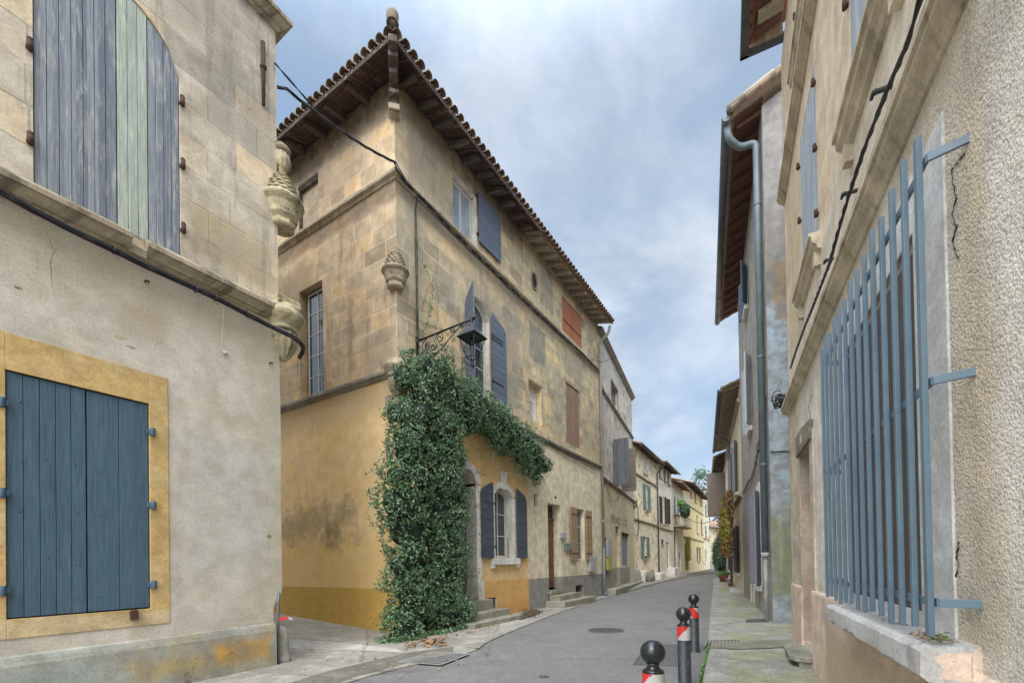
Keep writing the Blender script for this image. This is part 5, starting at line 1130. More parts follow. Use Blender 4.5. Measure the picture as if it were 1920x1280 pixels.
m=MB(); m._a([(XE,0,-.1),(XE,0,11.3),(XE,8,11.3),(XE,8,-.1)],[(0,1,2,3)]); m._a([(5,0,-.1),(5,8,-.1),(5,8,11.3),(5,0,11.3)],[(0,1,2,3)]); m._a([(XE,8,-.1),(XE,8,11.3),(5,8,11.3),(5,8,-.1)],[(0,1,2,3)]); m.build('gable_wall',M['castR'],root,FR)
# pink plinth
PP=[(0,-.1),(-.035,-.1),(-.035,1.14),(-.028,1.17),(0,1.19)]
m=MB(); m.mold(PP,dx1+.0,-3.02,seg=5); m.build('plinth',M['pinkR'],root,FR)
m=MB(); m.mold([(0,-.1),(-.05,-.1),(-.05,1.0),(-.045,1.03),(0,1.06)],-3.02,5); m.build('plinth',M['pinkR'],root,FR)
m=MB(); m.mold(PP,XE,dx0); m.build('plinth',M['pinkR'],root,FR)
# smooth band beside the door and pink door jambs
m=MB(); m.box(dx1,dx1+.26,-.015,.01,1.19,3.5); m.box(XE,dx0,-.012,.01,1.19,zc-.1); m.build('smooth_band',M['trimR'],root,FR)
m=MB(); m.poly([(dx0-.12,3.36),(dx1+.22,3.36),(dx1+.30,3.62),((dx0+dx1)/2,3.70),(dx0-.12,3.70)],-.05,.0); m.box(dx0,dx1,-.0,.42,3.36,3.40); m.build('door_lintel',M['trimdark'],root,FR,bev=.01)
m=MB(); m.box((dx0+dx1)/2-.07,(dx0+dx1)/2+.07,-.058,-.05,3.46,3.58); pl=m.build('house_number_plate',M['frame'],root,FR)
m=MB(); x=(dx0+dx1)/2; m.box(x-.012,x+.012,-.061,-.058,3.48,3.56); m.build('house_number',M['blackink'],pl,FR)
m=MB(); m.box(dx0,dx1,.36,.42,.28,3.36); m.box(dx0+.12,dx1-.12,.345,.36,.5,1.5); m.box(dx0+.12,dx1-.12,.345,.36,1.7,2.9); m.build('door',M['doorwood'],root,FR,bev=.006)
m=MB(); m.tube([(dx1-.02,.12,1.75),(dx1-.10,.10,1.75)],.018,6); m.build('door_stop',M['boxgrey'],root,FR)
# door step: rounded slab on a block
m=MB(); m.box(dx0-.05,dx1+.0,-.20,.40,-.1,.12); m.build('step_block',M['step'],root,FR,bev=.02)
P=[(dx0-.12,.40),(dx0-.12,-.22),(dx0-.04,-.30),(dx1-.12,-.32),(dx1+.0,-.26),(dx1+.04,-.14),(dx1+.04,-.04),(dx1-.02,-.04),(dx1-.02,.40)]
m=MB(); m._a([(x,y,.12) for x,y in P]+[(x,y,.20) for x,y in P],[tuple(range(8,-1,-1)),tuple(range(9,18))]+[(i,(i+1)%9,(i+1)%9+9,i+9) for i in range(9)]); m.build('step',M['boxgrey'] if 0 else M['step'],root,FR,bev=.015)
# mouldings
PRR=[(0,0),(-.03,.0),(-.06,.06),(-.12,.10),(-.14,.12),(-.14,.19),(-.17,.20),(-.17,.30),(-.03,.36),(0,.40)]
m=MB(); m.mold([(y*.8,z*.55+zc-.10) for y,z in PRR],XE-.02,5,wob=.0025,seg=34); m.build('string_course',M['trimR'],root,FR)
m=MB(); m.mold([(y*.75,z*.55+8.5) for y,z in PRR],XE-.02,5,wob=.003,seg=24); m.build('string_course',M['trimR'],root,FR)
# shutters and sills upstairs
for (a,b,c,d) in (wu,w2,(-8.15,-6.85,9.2,10.9)):
    s1=shutter(FR,root,a+.01,(a+b)/2-.003,c+.01,d-.01,.0,M['palewood'],'v',6); s2=shutter(FR,root,(a+b)/2+.003,b-.01,c+.01,d-.01,.0,M['palewood'],'v',6)
    for z in (c+.3,(c+d)/2,d-.3):
        for x,s in ((a-.03,s1),(b+.03,s2)):
            m=MB(); m.tube([(x,-.03,z-.04),(x,-.03,z+.05)],.022,8); m.box(x-.02,x+.02,-.03,.01,z-.02,z+.01); m.build('hinge',M['rust'],s,FR)
    m=MB(); m.mold([(0,c-.22),(-.04,c-.21),(-.06,c-.15),(-.10,c-.12),(-.11,c-.05),(-.135,c-.045),(-.135,c-.005),(0,c)],a-.16,b+.16,wob=.003,seg=9); m.box(a-.08,a+.02,-.07,0,c-.38,c-.21); m.box(b-.02,b+.08,-.07,0,c-.38,c-.21); m.build('window_sill',M['trimR'],root,FR)
# ground window: painted surround, boards behind, grille
m=MB(); m.box(g1,FR.ax(1783,700),-.012,.01,gz0-.03,GT); m.box(g0-.10,g0,-.012,.01,gz0-.03,GT); m.box(g0,g1,-.012,.01,gz1,GT); m.build('window_surround',M['jambR'],root,FR,bev=.004)
m=MB(); m.box(g0,g1,-.0,.03,gz0-.0,gz0+.09); m.build('window_ledge',M['jambR'],root,FR)
m=MB(); m.box(g0,g1-.05,.03,.16,gz1-.06,gz1); m.build('window_head',M['jambR'],root,FR)
gb=wood_mat('dark_inner_boards',(.085,.08,.075),(.12,.11,.105),(.17,.16,.155),'x',.52,.4,.6)
shutter(FR,root,g0+.01,g1-.004,gz0+.09,gz1-.07,.015,gb,'v',6,gap=.012,name='inner_shutter')
# sill
q=MB(); 
sx0,sx1=gxa+.25,-3.04; n=26; fy=-.235
top=[];bot=[]
vs=[];fs=[]
for i in range(n+1):
    x=sx0+(sx1-sx0)*i/n; ch=(U(0,.05) if .05<i/n<.45 and R()<.6 else U(-.004,.006)); j=U(-.004,.004)
    vs+= [(x,0,1.0),(x,fy+.035+j,1.0+ch),(x,fy+j,1.03+ch*.7),(x,fy+j+.004,1.155+U(-.004,.002)),(x,fy+.02,1.175),(x,0,1.195)]
for i in range(n):
    for k in range(6):
        k2=(k+1)%6; fs.append((i*6+k,i*6+k2,(i+1)*6+k2,(i+1)*6+k))
fs+=[tuple(range(5,-1,-1)),tuple(n*6+k for k in range(6))]
q._a(vs,fs); q.build('window_sill',M['sillR'],root,FR)
m=MB(); m.poly([(-3.0,1.02),(-3.0,1.15),(-2.999,1.15),(-2.999,1.02)],-.27,-.03)
m=MB(); m._a([(sx1+.002,-.16,1.02),(sx1+.002,-.01,1.01),(sx1+.002,-.01,1.165),(sx1+.002,-.13,1.155),(sx1+.002,-.185,1.13),(sx1+.002,-.14,1.07)],[(0,1,2,3,4,5)]); m.build('sill_patch',M['pinkR'],root,FR)
# grille: fourteen vertical flats on three rails
yb=-.165; NB=14; zgb,zgt=1.235,3.90
for k in range(NB):
    t=k/(NB-1); x=gxa+(gxb-gxa)*t; w_=.019 if k<NB-1 else .024
    m=MB(); m.box(x-w_,x+w_,yb-.022,yb+.004,zgb+.02*math.sin(k*1.7),zgt+.03*math.sin(k*2.3)); m.build('grille_bar',M['grill'],root,FR,bev=.003)
def zr_(p): return FR.az(*p,.12)
for z in (3.735,2.565,1.408):
    m=MB(); P=[(gxa-.08,.02),(gxa-.03,yb+.02),(gxb+.03,yb+.02),(gxb+.085,.02)]
    for i in range(3):
        (xa,ya),(xb,yb2)=P[i],P[i+1]; dx,dy=xb-xa,yb2-ya; l=math.hypot(dx,dy); nx,ny=-dy/l*.008,dx/l*.008
        m._a([(xa-nx,ya-ny,z-.022),(xb-nx,yb2-ny,z-.022),(xb+nx,yb2+ny,z-.022),(xa+nx,ya+ny,z-.022),(xa-nx,ya-ny,z+.022),(xb-nx,yb2-ny,z+.022),(xb+nx,yb2+ny,z+.022),(xa+nx,ya+ny,z+.022)],[(0,3,2,1),(4,5,6,7),(0,1,5,4),(1,2,6,5),(2,3,7,6),(3,0,4,7)])
    m.build('grille_rail',M['grill'],root,FR,bev=.002)
crack(FR,root,[FR.at(*p) for p in ((1812,285),(1800,300),(1786,318),(1790,345),(1793,375),(1788,400),(1795,425),(1788,450),(1793,470),(1800,490))],.0035,None,-.004)
crack(FR,root,[FR.at(*p) for p in ((1800,1015),(1795,1040),(1799,1060),(1790,1085),(1788,1115),(1786,1150))],.0035,None,-.004)
crack(FR,root,[FR.at(*p) for p in ((1522,740),(1516,762),(1520,780),(1513,800))],.004,None,-.004)
# leaves and moss on the sill
def scatter_leaves(name,label,cat,F,pts,size,mat,lift=.01,flat=True,kind='stuff'):
    m=MB()
    for (x,y,z) in pts:
        a=U(0,2*PI); s=size*U(.6,1.3); t1,t2=U(-.5,.5),U(-.4,.4)
        q=Matrix.Translation((x,y,z+U(0,lift)))@Matrix.Rotation(a,4,'Z')@Matrix.Rotation(t1,4,'X')@Matrix.Rotation(t2,4,'Y')
        P=[(-1,0,0),(-.4,.5,.12),(.3,.6,.05),(1,0,.15),(.3,-.6,.08),(-.4,-.5,.15)]
        m._a([tuple(q@Vector((p[0]*s,p[1]*s,p[2]*s))) for p in P],[(0,1,2,3),(0,3,4,5)])
    o=m.build(name,mat,None,F); return tag(o,label,cat,kind=kind)
scatter_leaves('dead_leaves','small heap of brown debris on the right end of the big window sill','leaves',FR,[(U(-3.45,-3.1),U(-.17,-.03),1.195) for _ in range(130)]+[(U(-5.4,-3.4),U(-.10,-.03),1.19) for _ in range(60)],.011,M['dead'])
scatter_leaves('moss_tuft','small green moss tuft under the nearest grille bar','moss',FR,[(gxb-.03+U(-.05,.05),-.13+U(-.04,.04),1.195+U(0,.05)) for _ in range(60)],.010,M['bright'],.02)
# eaves and box gutter over the alley corner
OR=None
best=min([(abs(FR.ax(1395,120,o)-(XE-.12)),o) for o in [i*.02 for i in range(5,60)]]); OR=best[1]; zg=FR.az(1395,132,OR); print('R1 overhang',OR,zg)
ZR=zg+.16
m=MB(); 
roof(FR,root,XE-.1,5,-OR+.06,ZR+.02,.3,3,M['redtile'],sp=.24,r=.105)
eaves(FR,root,XE,5,-OR+.1,ZR+.0,.3,(M['terr'],M['rafP']),sp=.8,rw=.2,rh=.12,inn=.02)
m=MB(); m.mold([(-OR-.08,zg+.14),(-OR-.075,zg+.0),(-OR+.07,zg),(-OR+.08,zg+.12),(-OR+.075,zg+.12),(-OR+.065,zg+.01),(-OR-.065,zg+.01),(-OR-.07,zg+.14)],XE-.16,5); gt=m.build('gutter',M['zincd'],root,FR)
m=MB(); m.box(XE-.16,XE-.10,-OR-.08,.3,zg,zg+.16); m.build('gutter_return',M['zincd'],root,FR)
m=MB(); m.poly([(-OR+.05,zg+.1),(.05,zg+.1),(.05,ZR+.3*OR+.3),(-OR+.05,ZR+.02)],0,.03)
m.T=None; m.v=[(XE-.10+y,x,z) for x,y,z in m.v]; m.build('verge_board',M['eaveP'],root,FR)
for x in (-8.6,-7.0,-5.4):
    m=MB(); m.mold([(-OR-.09,zg+.15),(-OR-.09,zg-.006),(-OR+.09,zg-.006),(-OR+.09,zg+.12),(-OR+.095,zg+.12),(-OR+.095,zg-.012),(-OR-.095,zg-.012),(-OR-.095,zg+.15)],x,x+.03); m.build('gutter_strap',M['zinc'],gt,FR)
# twisted cable along the first floor
P=[]
for px,py in ((1760,-110),(1726,0),(1700,85),(1668,158),(1645,215),(1620,280),(1592,365),(1570,440),(1556,492),(1530,560),(1506,620),(1490,665),(1482,690)):
    x,z=FR.at(px,py,.10); P.append((x,-.10,z))
cable('twisted_cable','twisted black cable running up across the ochre render of the right house',P,.009,M['cable'],FR,3,tw=14,spread=.011)
for i,(px,py) in enumerate(((1650,170),(1590,362),(1555,487))):
    x,z=FR.at(px,py,.07); m=MB(); m.box(x-.015,x+.015,-.12,.0,z-.01,z+.01); m.box(x-.05,x-.0,-.12,-.10,z-.012,z+.012); m.ball((x,-.10,z),.022,8); o=m.build('cable_clamp',M['cable'],None,FR)
    tag(o,['uppermost','middle','lowest'][i]+' black clamp holding the twisted cable on the right house','cable clamp','clamps on the twisted cable')
m=MB(); cx,cz=FR.at(1478,712,.12)
for k in range(16):
    c=(XE-.05+U(-.05,.05),-.13+U(-.05,.05),cz+U(-.06,.06)); r=U(.06,.16); t=U(0,PI); nn=Vector((U(-1,1),U(-1,1),U(-1,1))).normalized(); u=nn.orthogonal().normalized(); v=nn.cross(u)
    m.tube([Vector(c)+u*math.cos(a)*r+v*math.sin(a)*r for a in [t+k2*PI/8 for k2 in range(15)]],.009,5)
o=m.build('cable_coil',M['cable'],None,FR); tag(o,'tangled coil of black cable at the end of the string course by the alley','cable')
# ================================================================== grey house across the alley
root=thing('grey_house','tall grey rendered house with a long downpipe, just beyond the right hand alley','house',F2)
L2=9.6; H2=13.2
wa=ob(F2,1416,1424,905,1075); print('R2 win',wa)
gA=[-3.35,-2.45,.85,3.7]; gB=[-5.9,-5.0,.1,3.3]; mA=[-5.2,-4.3,6.2,8.6]; uA=[-5.6,-4.8,10.6,12.0]
m=MB(); wall(m,-L2,0,-.2,H2,[(*gA,.0,.2),(*gB,0,.25),(*mA,0,.2),(*uA,0,.2)],8,back=False); m.build('front_wall',M['greyR2'],root,F2)
F2s=F2.sub(0,0,PI/2)
m=MB(); wall(m,0,8,-.2,H2,[],4,back=False); 
m._a([(0,0,H2),(8,0,H2),(4.5,0,H2+1.6+.6),(0,0,H2+.02)],[(0,1,2)]); m.build('alley_wall',M['blueR2'],root,F2s)
m=MB(); m._a([(-L2,0,-.2),(-L2,0,H2),(-L2,8,H2),(-L2,8,-.2)],[(0,1,2,3)]); m._a([(-L2,8,-.2),(-L2,8,H2),(0,8,H2),(0,8,-.2)],[(0,1,2,3)]); m._a([(-L2,0,H2),(0,0,H2),(0,8,H2),(-L2,8,H2)],[(0,1,2,3)]); m.build('rear_wall',M['greyR2'],root,F2)
# moved roof: eave found from the gutter pixels
O2=.78; zg1,zg2=F2.az(1364,268,O2),F2.az(1346,596,O2); print('R2 gutter',F2.ax(1364,268,O2),zg1,F2.ax(1346,596,O2),zg2)
ZG=13.05; S2=.42
roof(F2,root,-L2-1.2,.30,-O2+.05,ZG+.06,S2,5.5,M['tileB'],sp=.25,r=.11)
eaves(F2,root,-L2-1.1,.05,-O2+.08,ZG+.05,S2,(M['terr'],M['terr']),sp=.62,rw=.11,rh=.14,inn=.02)
gutter(F2,root,-L2-1.2,.22,-O2-.04,ZG+.0,M['zincd'],.105,joints=1.6)
m=MB(); m.mold([(-O2+.0,0),(0,0)],0,1) if 0 else None
m=MB(); 
for k in range(6):
    y=-O2+.95*k; a=Vector((.30,y,ZG+.10+S2*(y+O2))); b=Vector((.30,y+1.02,ZG+.16+S2*(y+1.02+O2)))
    m.tube([a,b],[.10,.085],8)
m.build('verge_tiles',tile_mat('lichen_grey_tiles',(.30,.25,.19),(.36,.31,.25),(.17,.17,.13)),root,F2)
x=-.28
dp=downpipe(F2,root,[(.0,-O2-.02,ZG-.05),(.0,-O2-.0,ZG-.38),(x,-.50,ZG-.52),(x,-.115,ZG-.50),(x,-.115,ZG-1.1),(x,-.115,1.75)],.085,M['pipeG'],[(10.9,x,-.115),(6.9,x,-.115),(4.1,x,-.115)],rb=.3)
m=MB(); m.tube([(x,-.115,1.78),(x,-.115,.0)],.05,10); m.build('pipe_foot',M['greyR2'],root,F2)
m=MB(); m.tube([(x,-.115,1.70),(x,-.115,1.82)],.10,14); m.build('pipe_collar',M['greyR2'],root,F2)
def win2(F,root,b,mat,al,ar,w,ax='h',n=7,surround=None):
    a,b_,c,d=b; window(F,root,a+.02,b_-.02,c+.02,d-.02,.13,M['frame'],M['glass'],2,3)
    if al is not None: leaf(F,root,a-.02,-.04,c,d,w,math.radians(al),mat,ax,n)
    if ar is not None: leaf(F,root,b_+.02,-.04,c,d,w,math.radians(ar),mat,ax,n)
    m=MB(); m.box(a-.12,b_+.12,-.13,0,c-.16,c-.002); m.build('window_sill',M['white'],root,F,bev=.01)
shL=flat_mat('pale_blue_shutter_paint',(.42,.45,.50),(.52,.54,.57),.7)
win2(F2,root,mA,shL,-165,-22,.5); win2(F2,root,uA,M['shA'],-160,-25,.45)
win2(F2,root,gA,M['lilac'],-162,-20,.45)
m=MB(); m.box(gA[0]-.22,gA[0],-.02,.01,gA[2],gA[3]+.2); m.box(gA[1],gA[1]+.22,-.02,.01,gA[2],gA[3]+.2); m.box(gA[0]-.0,gA[1],-.02,.01,gA[3],gA[3]+.3); m.build('window_surround',M['white'],root,F2)
m=MB(); m.box(gB[0],gB[1],.18,.24,gB[2],gB[3]); m.box(gB[0]+.1,gB[1]-.1,.16,.18,.4,1.4); m.build('door',M['shA'],root,F2)
m=MB(); m.box(gB[0]-.2,gB[0],-.02,.01,0,gB[3]+.2); m.box(gB[1],gB[1]+.2,-.02,.01,0,gB[3]+.2); m.box(gB[0],gB[1],-.02,.01,gB[3],gB[3]+.25); m.build('door_surround',M['white'],root,F2)
P=[(-1,-.05,5.3),(-1.8,-.07,4.9),(-2.8,-.07,4.55),(-4.0,-.06,4.4),(-5.5,-.06,4.5),(-8,-.06,4.4)]
cable('facade_cable','drooping black cables tied along the front of the tall grey house',[( -.35,-.05,5.9)]+P,.012,M['cable'],F2,3,tw=3,spread=.03)
cable('facade_cable','thin cable stretched level across the pale blue alley wall',[(.02,-.03,4.35),(.6,-.03,4.30),(1.3,-.03,4.36),(3,-.03,4.4)],.010,M['cable'],F2s,2,tw=3,spread=.02)
# ================================================================== houses farther on the right
E3=F2.w(-L2,0,0); A3=.402
F3=Frame((E3.x,E3.y),-PI/2-A3,.1)
H3=9.4
rt=thing('cream_house','yellowish cream house with grey gutters behind the tall grey house on the right','house',F3)
L3=13
w3=[[-3.2,-2.2,4.9,7.4],[-6.4,-5.4,4.9,7.4],[-3.2,-2.2,.9,3.2],[-6.2,-5.1,.0,2.9],[-9.5,-8.5,.9,3.0]]
m=MB(); wall(m,-L3,0,-.3,H3,[(*w,0,.2) for w in w3],8); m.build('wall',M['creamR3'],rt,F3)
win2(F3,rt,w3[0],M['lilac'],-165,-20,.5); win2(F3,rt,w3[1],M['lilac'],-165,-20,.5); win2(F3,rt,w3[2],M['greyw2'],-165,-20,.5); win2(F3,rt,w3[4],M['greyw2'],-165,-20,.5)
m=MB(); m.box(w3[3][0],w3[3][1],.15,.2,0,2.9); m.build('door',M['umber'],rt,F3)
for z in (4.35,8.6):
    m=MB(); m.mold(pr(PR_ST,z,1.2),-L3,0); m.build('string_course',M['trimstone'],rt,F3)
roof(F3,rt,-L3,0,-.7,H3-.05,.34,5,M['tileB'],sp=.25,r=.11); eaves(F3,rt,-L3,0,-.7,H3-.05,.34,(M['eaveP'],M['rafP']),sp=.5,inn=.02); gutter(F3,rt,-L3,0,-.8,H3-.08,M['zincd'],.10)
downpipe(F3,rt,[(-7.4,-.8,H3-.1),(-7.4,-.7,H3-.5),(-7.4,-.12,H3-.7),(-7.4,-.12,.0)],.07,M['zinc'],[(6,-7.4,-.12),(3,-7.4,-.12)])
m=MB(); m.box(-4.6,-3.8,-.10,0,1.9,2.35); m.build('blank_panel',M['creamD'],rt,F3,bev=.01)
E4=F3.w(-L3,0,0); F4=Frame((E4.x,E4.y),-PI/2-.40,.35)
rt=thing('terrace_house','farthest right hand house with big brown shutters standing out over the street','house',F4)
m=MB(); wall(m,-20,0,-.5,8.6,[(-4.0,-2.2,4.9,7.9,0,.2)],8); m.build('wall',M['creamE'],rt,F4)
roof(F4,rt,-20,0,-.8,8.7,.34,4,M['tileB'],sp=.26,r=.11); eaves(F4,rt,-20,0,-.8,8.7,.34,(M['eaveD'],M['rafD']),sp=.5,inn=.02)
window(F4,rt,-3.98,-2.22,4.92,7.88,.13,M['frame'],M['glass'],2,3)
umb=wood_mat('plain_umber_boards',(.155,.125,.11),(.185,.15,.13),(.2,.17,.15),'z',.9,.2,.8)
leaf(F4,rt,-2.1,-.03,4.6,7.95,1.25,math.radians(-90),umb,'h',4,label='large brown shutter standing out over the street'); leaf(F4,rt,-4.1,-.03,4.9,7.9,1.1,math.radians(-90),umb,'h',4)
# ================================================================== ground
def su(p): v=Vector((p[0],p[1])); return v.dot(DL),v.dot(NL)
def hz_(x,y):
    s,u=su((x,y)); h=gz(s)
    if u>7.6: h+=.055*min(max(0,u-7.6),12)*(1 if 3.5<s<8.4 else 0)
    return h
def gpx(px,py,z=0.0):
    p=ground(px,py,z)
    for _ in range(6): p=ground(px,py,hz_(p.x,p.y)+z)
    return p
def grid(name,x0,x1,y0,y1,st,zoff,mat,keep=None):
    pass
def sheet(name,rows,zoff,mat,edge=0):
    """rows: list of point lists (same length) from near to far; height follows the street"""
    m=MB(); n=len(rows[0]); vs=[]
    for r in rows:
        for p in r: vs.append((p[0],p[1],hz_(p[0],p[1])+zoff))
    fs=[]
    for i in range(len(rows)-1):
        for k in range(n-1): fs.append((i*n+k,i*n+k+1,(i+1)*n+k+1,(i+1)*n+k))
    m._a(vs,fs)
    if edge:   # skirts down on both long sides
        for k in (0,n-1):
            for i in range(len(rows)-1):
                a=vs[i*n+k]; b=vs[(i+1)*n+k]; m._a([a,b,(b[0],b[1],b[2]-edge),(a[0],a[1],a[2]-edge)],[(0,1,2,3)])
    o=m.build(name,mat); return o
def SU(s,u): v=DL*s+NL*u; return (v.x,v.y)
# base terrain, far wider than anything seen
m=MB(); S=[-60,-20,0,10,24,31,40,60,90,140,300,900]; Uu=[-500,-120,-40,-10,0,4,8,12,40,120,500]
vs=[];n=len(Uu)
for s in S:
    for u in Uu:
        x,y=SU(s,u); h=min(gz(s),.5)-.06
        vs.append((x,y,h))
fs=[(i*n+k+1,i*n+k,(i+1)*n+k,(i+1)*n+k+1) for i in range(len(S)-1) for k in range(n-1)]
m._a(vs,fs); o=m.build('ground',M['pave']); struct(o); o['label']='ground'
# left edge of the asphalt traced from the kerb line
edgeL=[(-300,1560),(300,1390),(560,1310),(680,1272),(760,1251),(860,1229),(893,1222),(912,1205),(960,1184),(1040,1152),(1110,1128),(1180,1106),(1240,1090),(1290,1076),(1328,1067)]
EL=[gpx(*p) for p in edgeL]
EL=[su(p) for p in EL]
EL=[(-30,6.0)]+[p for p in EL if p[0]>-20]+[(120,EL[-1][1])]
EL.sort()
print('road left',[(round(a,1),round(b,1)) for a,b in EL])
def interp(T,s):
    for i in range(len(T)-1):
        if T[i][0]<=s<=T[i+1][0]:
            t=(s-T[i][0])/max(1e-6,T[i+1][0]-T[i][0]); return T[i][1]*(1-t)+T[i+1][1]*t
    return T[-1][1] if s>T[-1][0] else T[0][1]
ER=[su(gpx(*p)) for p in ((1300,1420),(1312,1330),(1318,1280),(1326,1225),(1331,1160),(1337,1100),(1338,1085))]
ER=[(-30,ER[0][1]+ (ER[0][0]+30)*.10)]+sorted(ER)+[(60,4.5),(120,3.5)]
print('road right',[(round(a,1),round(b,1)) for a,b in ER])
# the road: station values every metre
st=[-30,-20,-10,-5,-2]+[k*.5 for k in range(0,80)]+[40+2*k for k in range(0,41)]
rows=[]
for s in st:
    l=interp(EL,s); r=interp(ER,s); w_=(mnoise.noise((s*1.7,0,0))*.02)
    rows.append([SU(s,l+w_+(r-l-w_)*t) for t in (0,.1,.3,.5,.7,.9,1)])
o=sheet('road',rows,0.0,M['asph']); struct(o)
# left pavement and alley floor: from asphalt edge up to and under the houses
rows=[]
for s in st:
    l=interp(EL,s); w_=(mnoise.noise((s*1.7,0,0))*.02)
    rows.append([SU(s,u) for u in (l+w_-.0,l+(7.5-l)*.5,7.5,9,12,16,22)])
o=sheet('left_pavement',rows,.022,M['pave'],edge=.06); struct(o)
# pale kerb strip along the house side of the road
rows=[]
for s in st:
    if s<7 or s>60: continue
    l=interp(EL,s); rows.append([SU(s,l+.005),SU(s,l+.30)])
o=sheet('kerb_strip',rows,.030,M['strip'],edge=.03); struct(o)
# gutter ribbon in front of the alley and asphalt patch in the alley
G1=[gpx(*p) for p in ((600,1298),(660,1272),(735,1252),(800,1236),(850,1228))]; G2=[gpx(*p) for p in ((520,1290),(610,1262),(700,1240),(775,1224),(850,1214))]
o=sheet('gutter_channel',[[(a.x,a.y),(b.x,b.y)] for a,b in zip(G1,G2)],.027,concrete('damp_concrete',(.17,.16,.135),(.13,.125,.105),(.2,.19,.16))); struct(o)
al=[[gpx(*p) for p in ((470,1215),(620,1219),(760,1226))],[gpx(*p) for p in ((500,1196),(650,1207),(748,1219))]]
o=sheet('alley_patch',[[(p.x,p.y) for p in r] for r in al],.027,concrete('light_cement',(.42,.41,.385),(.36,.35,.33),(.46,.45,.43),crack=.4)); struct(o)
# right pavement
rows=[]
for s in st:
    r=interp(ER,s); rows.append([SU(s,r-.0),SU(s,r-.45),SU(s,r-1.5),SU(s,r-3),SU(s,-6),SU(s,-14)])
o=sheet('right_pavement',rows,.035,M['mossy'],edge=.08); struct(o)
rows=[]
for s in st:
    if s>60: continue
    r=interp(ER,s); rows.append([SU(s,r-.01),SU(s,r-.34)])
o=sheet('kerb_strip',rows,.043,M['strip'],edge=.02); struct(o)
# shallow channel across the right pavement from the alley
def strip(name,pa,pb,z,mat): 
    o=sheet(name,[[(a.x,a.y),(b.x,b.y)] for a,b in zip([gpx(*p) for p in pa],[gpx(*p) for p in pb])],z,mat); struct(o)
strip('gutter_channel',[(1328,1219),(1390,1221),(1440,1219),(1486,1217),(1540,1214)],[(1328,1205),(1390,1206),(1440,1204),(1486,1203),(1540,1201)],.050,concrete('channel_concrete',(.20,.195,.16),(.16,.155,.125),(.235,.22,.16),green=.3))
# manhole covers, grates
def disc(name,label,c,r,mat,z,cat='manhole cover'):
    F=Frame((c.x,c.y),PI/2-AL,hz_(c.x,c.y)+z); m=MB()
    m.lathe((0,0,0),[(r,-.01),(r,.004),(r*.93,.006),(r*.92,.002)],36,smooth=False)
    k=0; yy=-r*.85
    while yy<r*.86:
        xx=-r*.85
        while xx<r*.86:
            if xx*xx+yy*yy<(r*.86)**2: m.box(xx-.016,xx+.016,yy-.016,yy+.016,.001,.006)
            xx+=.055
        yy+=.055
    m.lathe((0,0,.0015),[(r*1.0,0),(.001,.001)],36); o=m.build(name,mat,None,F); return tag(o,label,cat)
c=gpx(1136,1181); a=gpx(1101,1182); b=gpx(1172,1181)
disc('manhole_cover','round studded manhole cover in the middle of the asphalt',c,(b-a).length/2*.98,M['manh'],.001)
def quadframe(pts):
    P=[gpx(*p) for p in pts]; return P
def grate(name,label,P,nx,ny,mat,z,bw=.012,cat='drain grate',frame=.03):
    """P four ground corners; bars across both ways"""
    m=MB(); A,B,C,D=[Vector((p.x,p.y,hz_(p.x,p.y)+z)) for p in P]
    L=lambda u,v: (A*(1-u)+B*u)*(1-v)+(D*(1-u)+C*u)*v
    m._a([L(0,0)-Vector((0,0,.004)),L(1,0)-Vector((0,0,.004)),L(1,1)-Vector((0,0,.004)),L(0,1)-Vector((0,0,.004))],[(0,1,2,3)]); m.mi=1
    def bar(p,q,w,h=.012):
        d=(q-p).normalized(); s=Vector((-d.y,d.x,0))*w/2; u=Vector((0,0,h))
        m._a([p-s,q-s,q+s,p+s,p-s+u,q-s+u,q+s+u,p+s+u],[(4,5,6,7),(0,1,5,4),(1,2,6,5),(2,3,7,6),(3,0,4,7)])
    for i in range(nx+1): bar(L(i/nx,0),L(i/nx,1),bw if 0<i<nx else frame,.003)
    for j in range(ny+1): bar(L(0,j/ny),L(1,j/ny),bw if 0<j<ny else frame,.004)
    o=m.build(name,[M['dark'],mat],None,Matrix.Identity(4)); return tag(o,label,cat)
lightiron=flat_mat('galvanised_grate',(.42,.42,.41),(.32,.32,.31),.55,.3,12)
grate('drain_grate','large galvanised drain grate in the pavement at the foot of the ivy',quadframe(((748,1243),(826,1249),(880,1228),(812,1224))),20,7,lightiron,.028)
grate('drain_grate','small drain grate with square holes at the edge of the right pavement',quadframe(((1322,1216),(1389,1216),(1388,1204),(1325,1204))),10,3,flat_mat('drain_frame',(.26,.25,.22),(.2,.19,.16),.7),.052,bw=.03)
pr_=quadframe(((1188,1246),(1276,1248),(1268,1208),(1212,1209)))
grate('access_cover','rectangular ribbed cover in the asphalt behind the nearest bollard',pr_,26,1,M['manh'],.002,bw=.014,cat='access cover')
def slabc(name,label,pts,z,mat,h=.02,cat='cover'):
    P=[gpx(*p) for p in pts]; m=MB(); A=[(p.x,p.y,hz_(p.x,p.y)+z) for p in P]; B=[(x,y,zz+h) for x,y,zz in A]; n=len(A)
    m._a(A+B,[tuple(range(n,2*n))]+[(i,(i+1)%n,(i+1)%n+n,i+n) for i in range(n)]); o=m.build(name,mat,None,Matrix.Identity(4)); return tag(o,label,cat)
slabc('access_cover','small dark cover flush in the right pavement before the alley',((1398,1169),(1440,1168),(1436,1162),(1400,1163)),.040,M['manh'],.006,'access cover')
slabc('door_slab','low white door slab on the right pavement by the grey house',((1368,1114),(1391,1114),(1388,1105),(1369,1105)),.04,M['sillR'],.08,'slab')
c=gpx(1020,1268); disc('valve_cover','tiny worn valve cover at the lower edge of the asphalt',c,.075,M['manh'],.001,'valve cover')
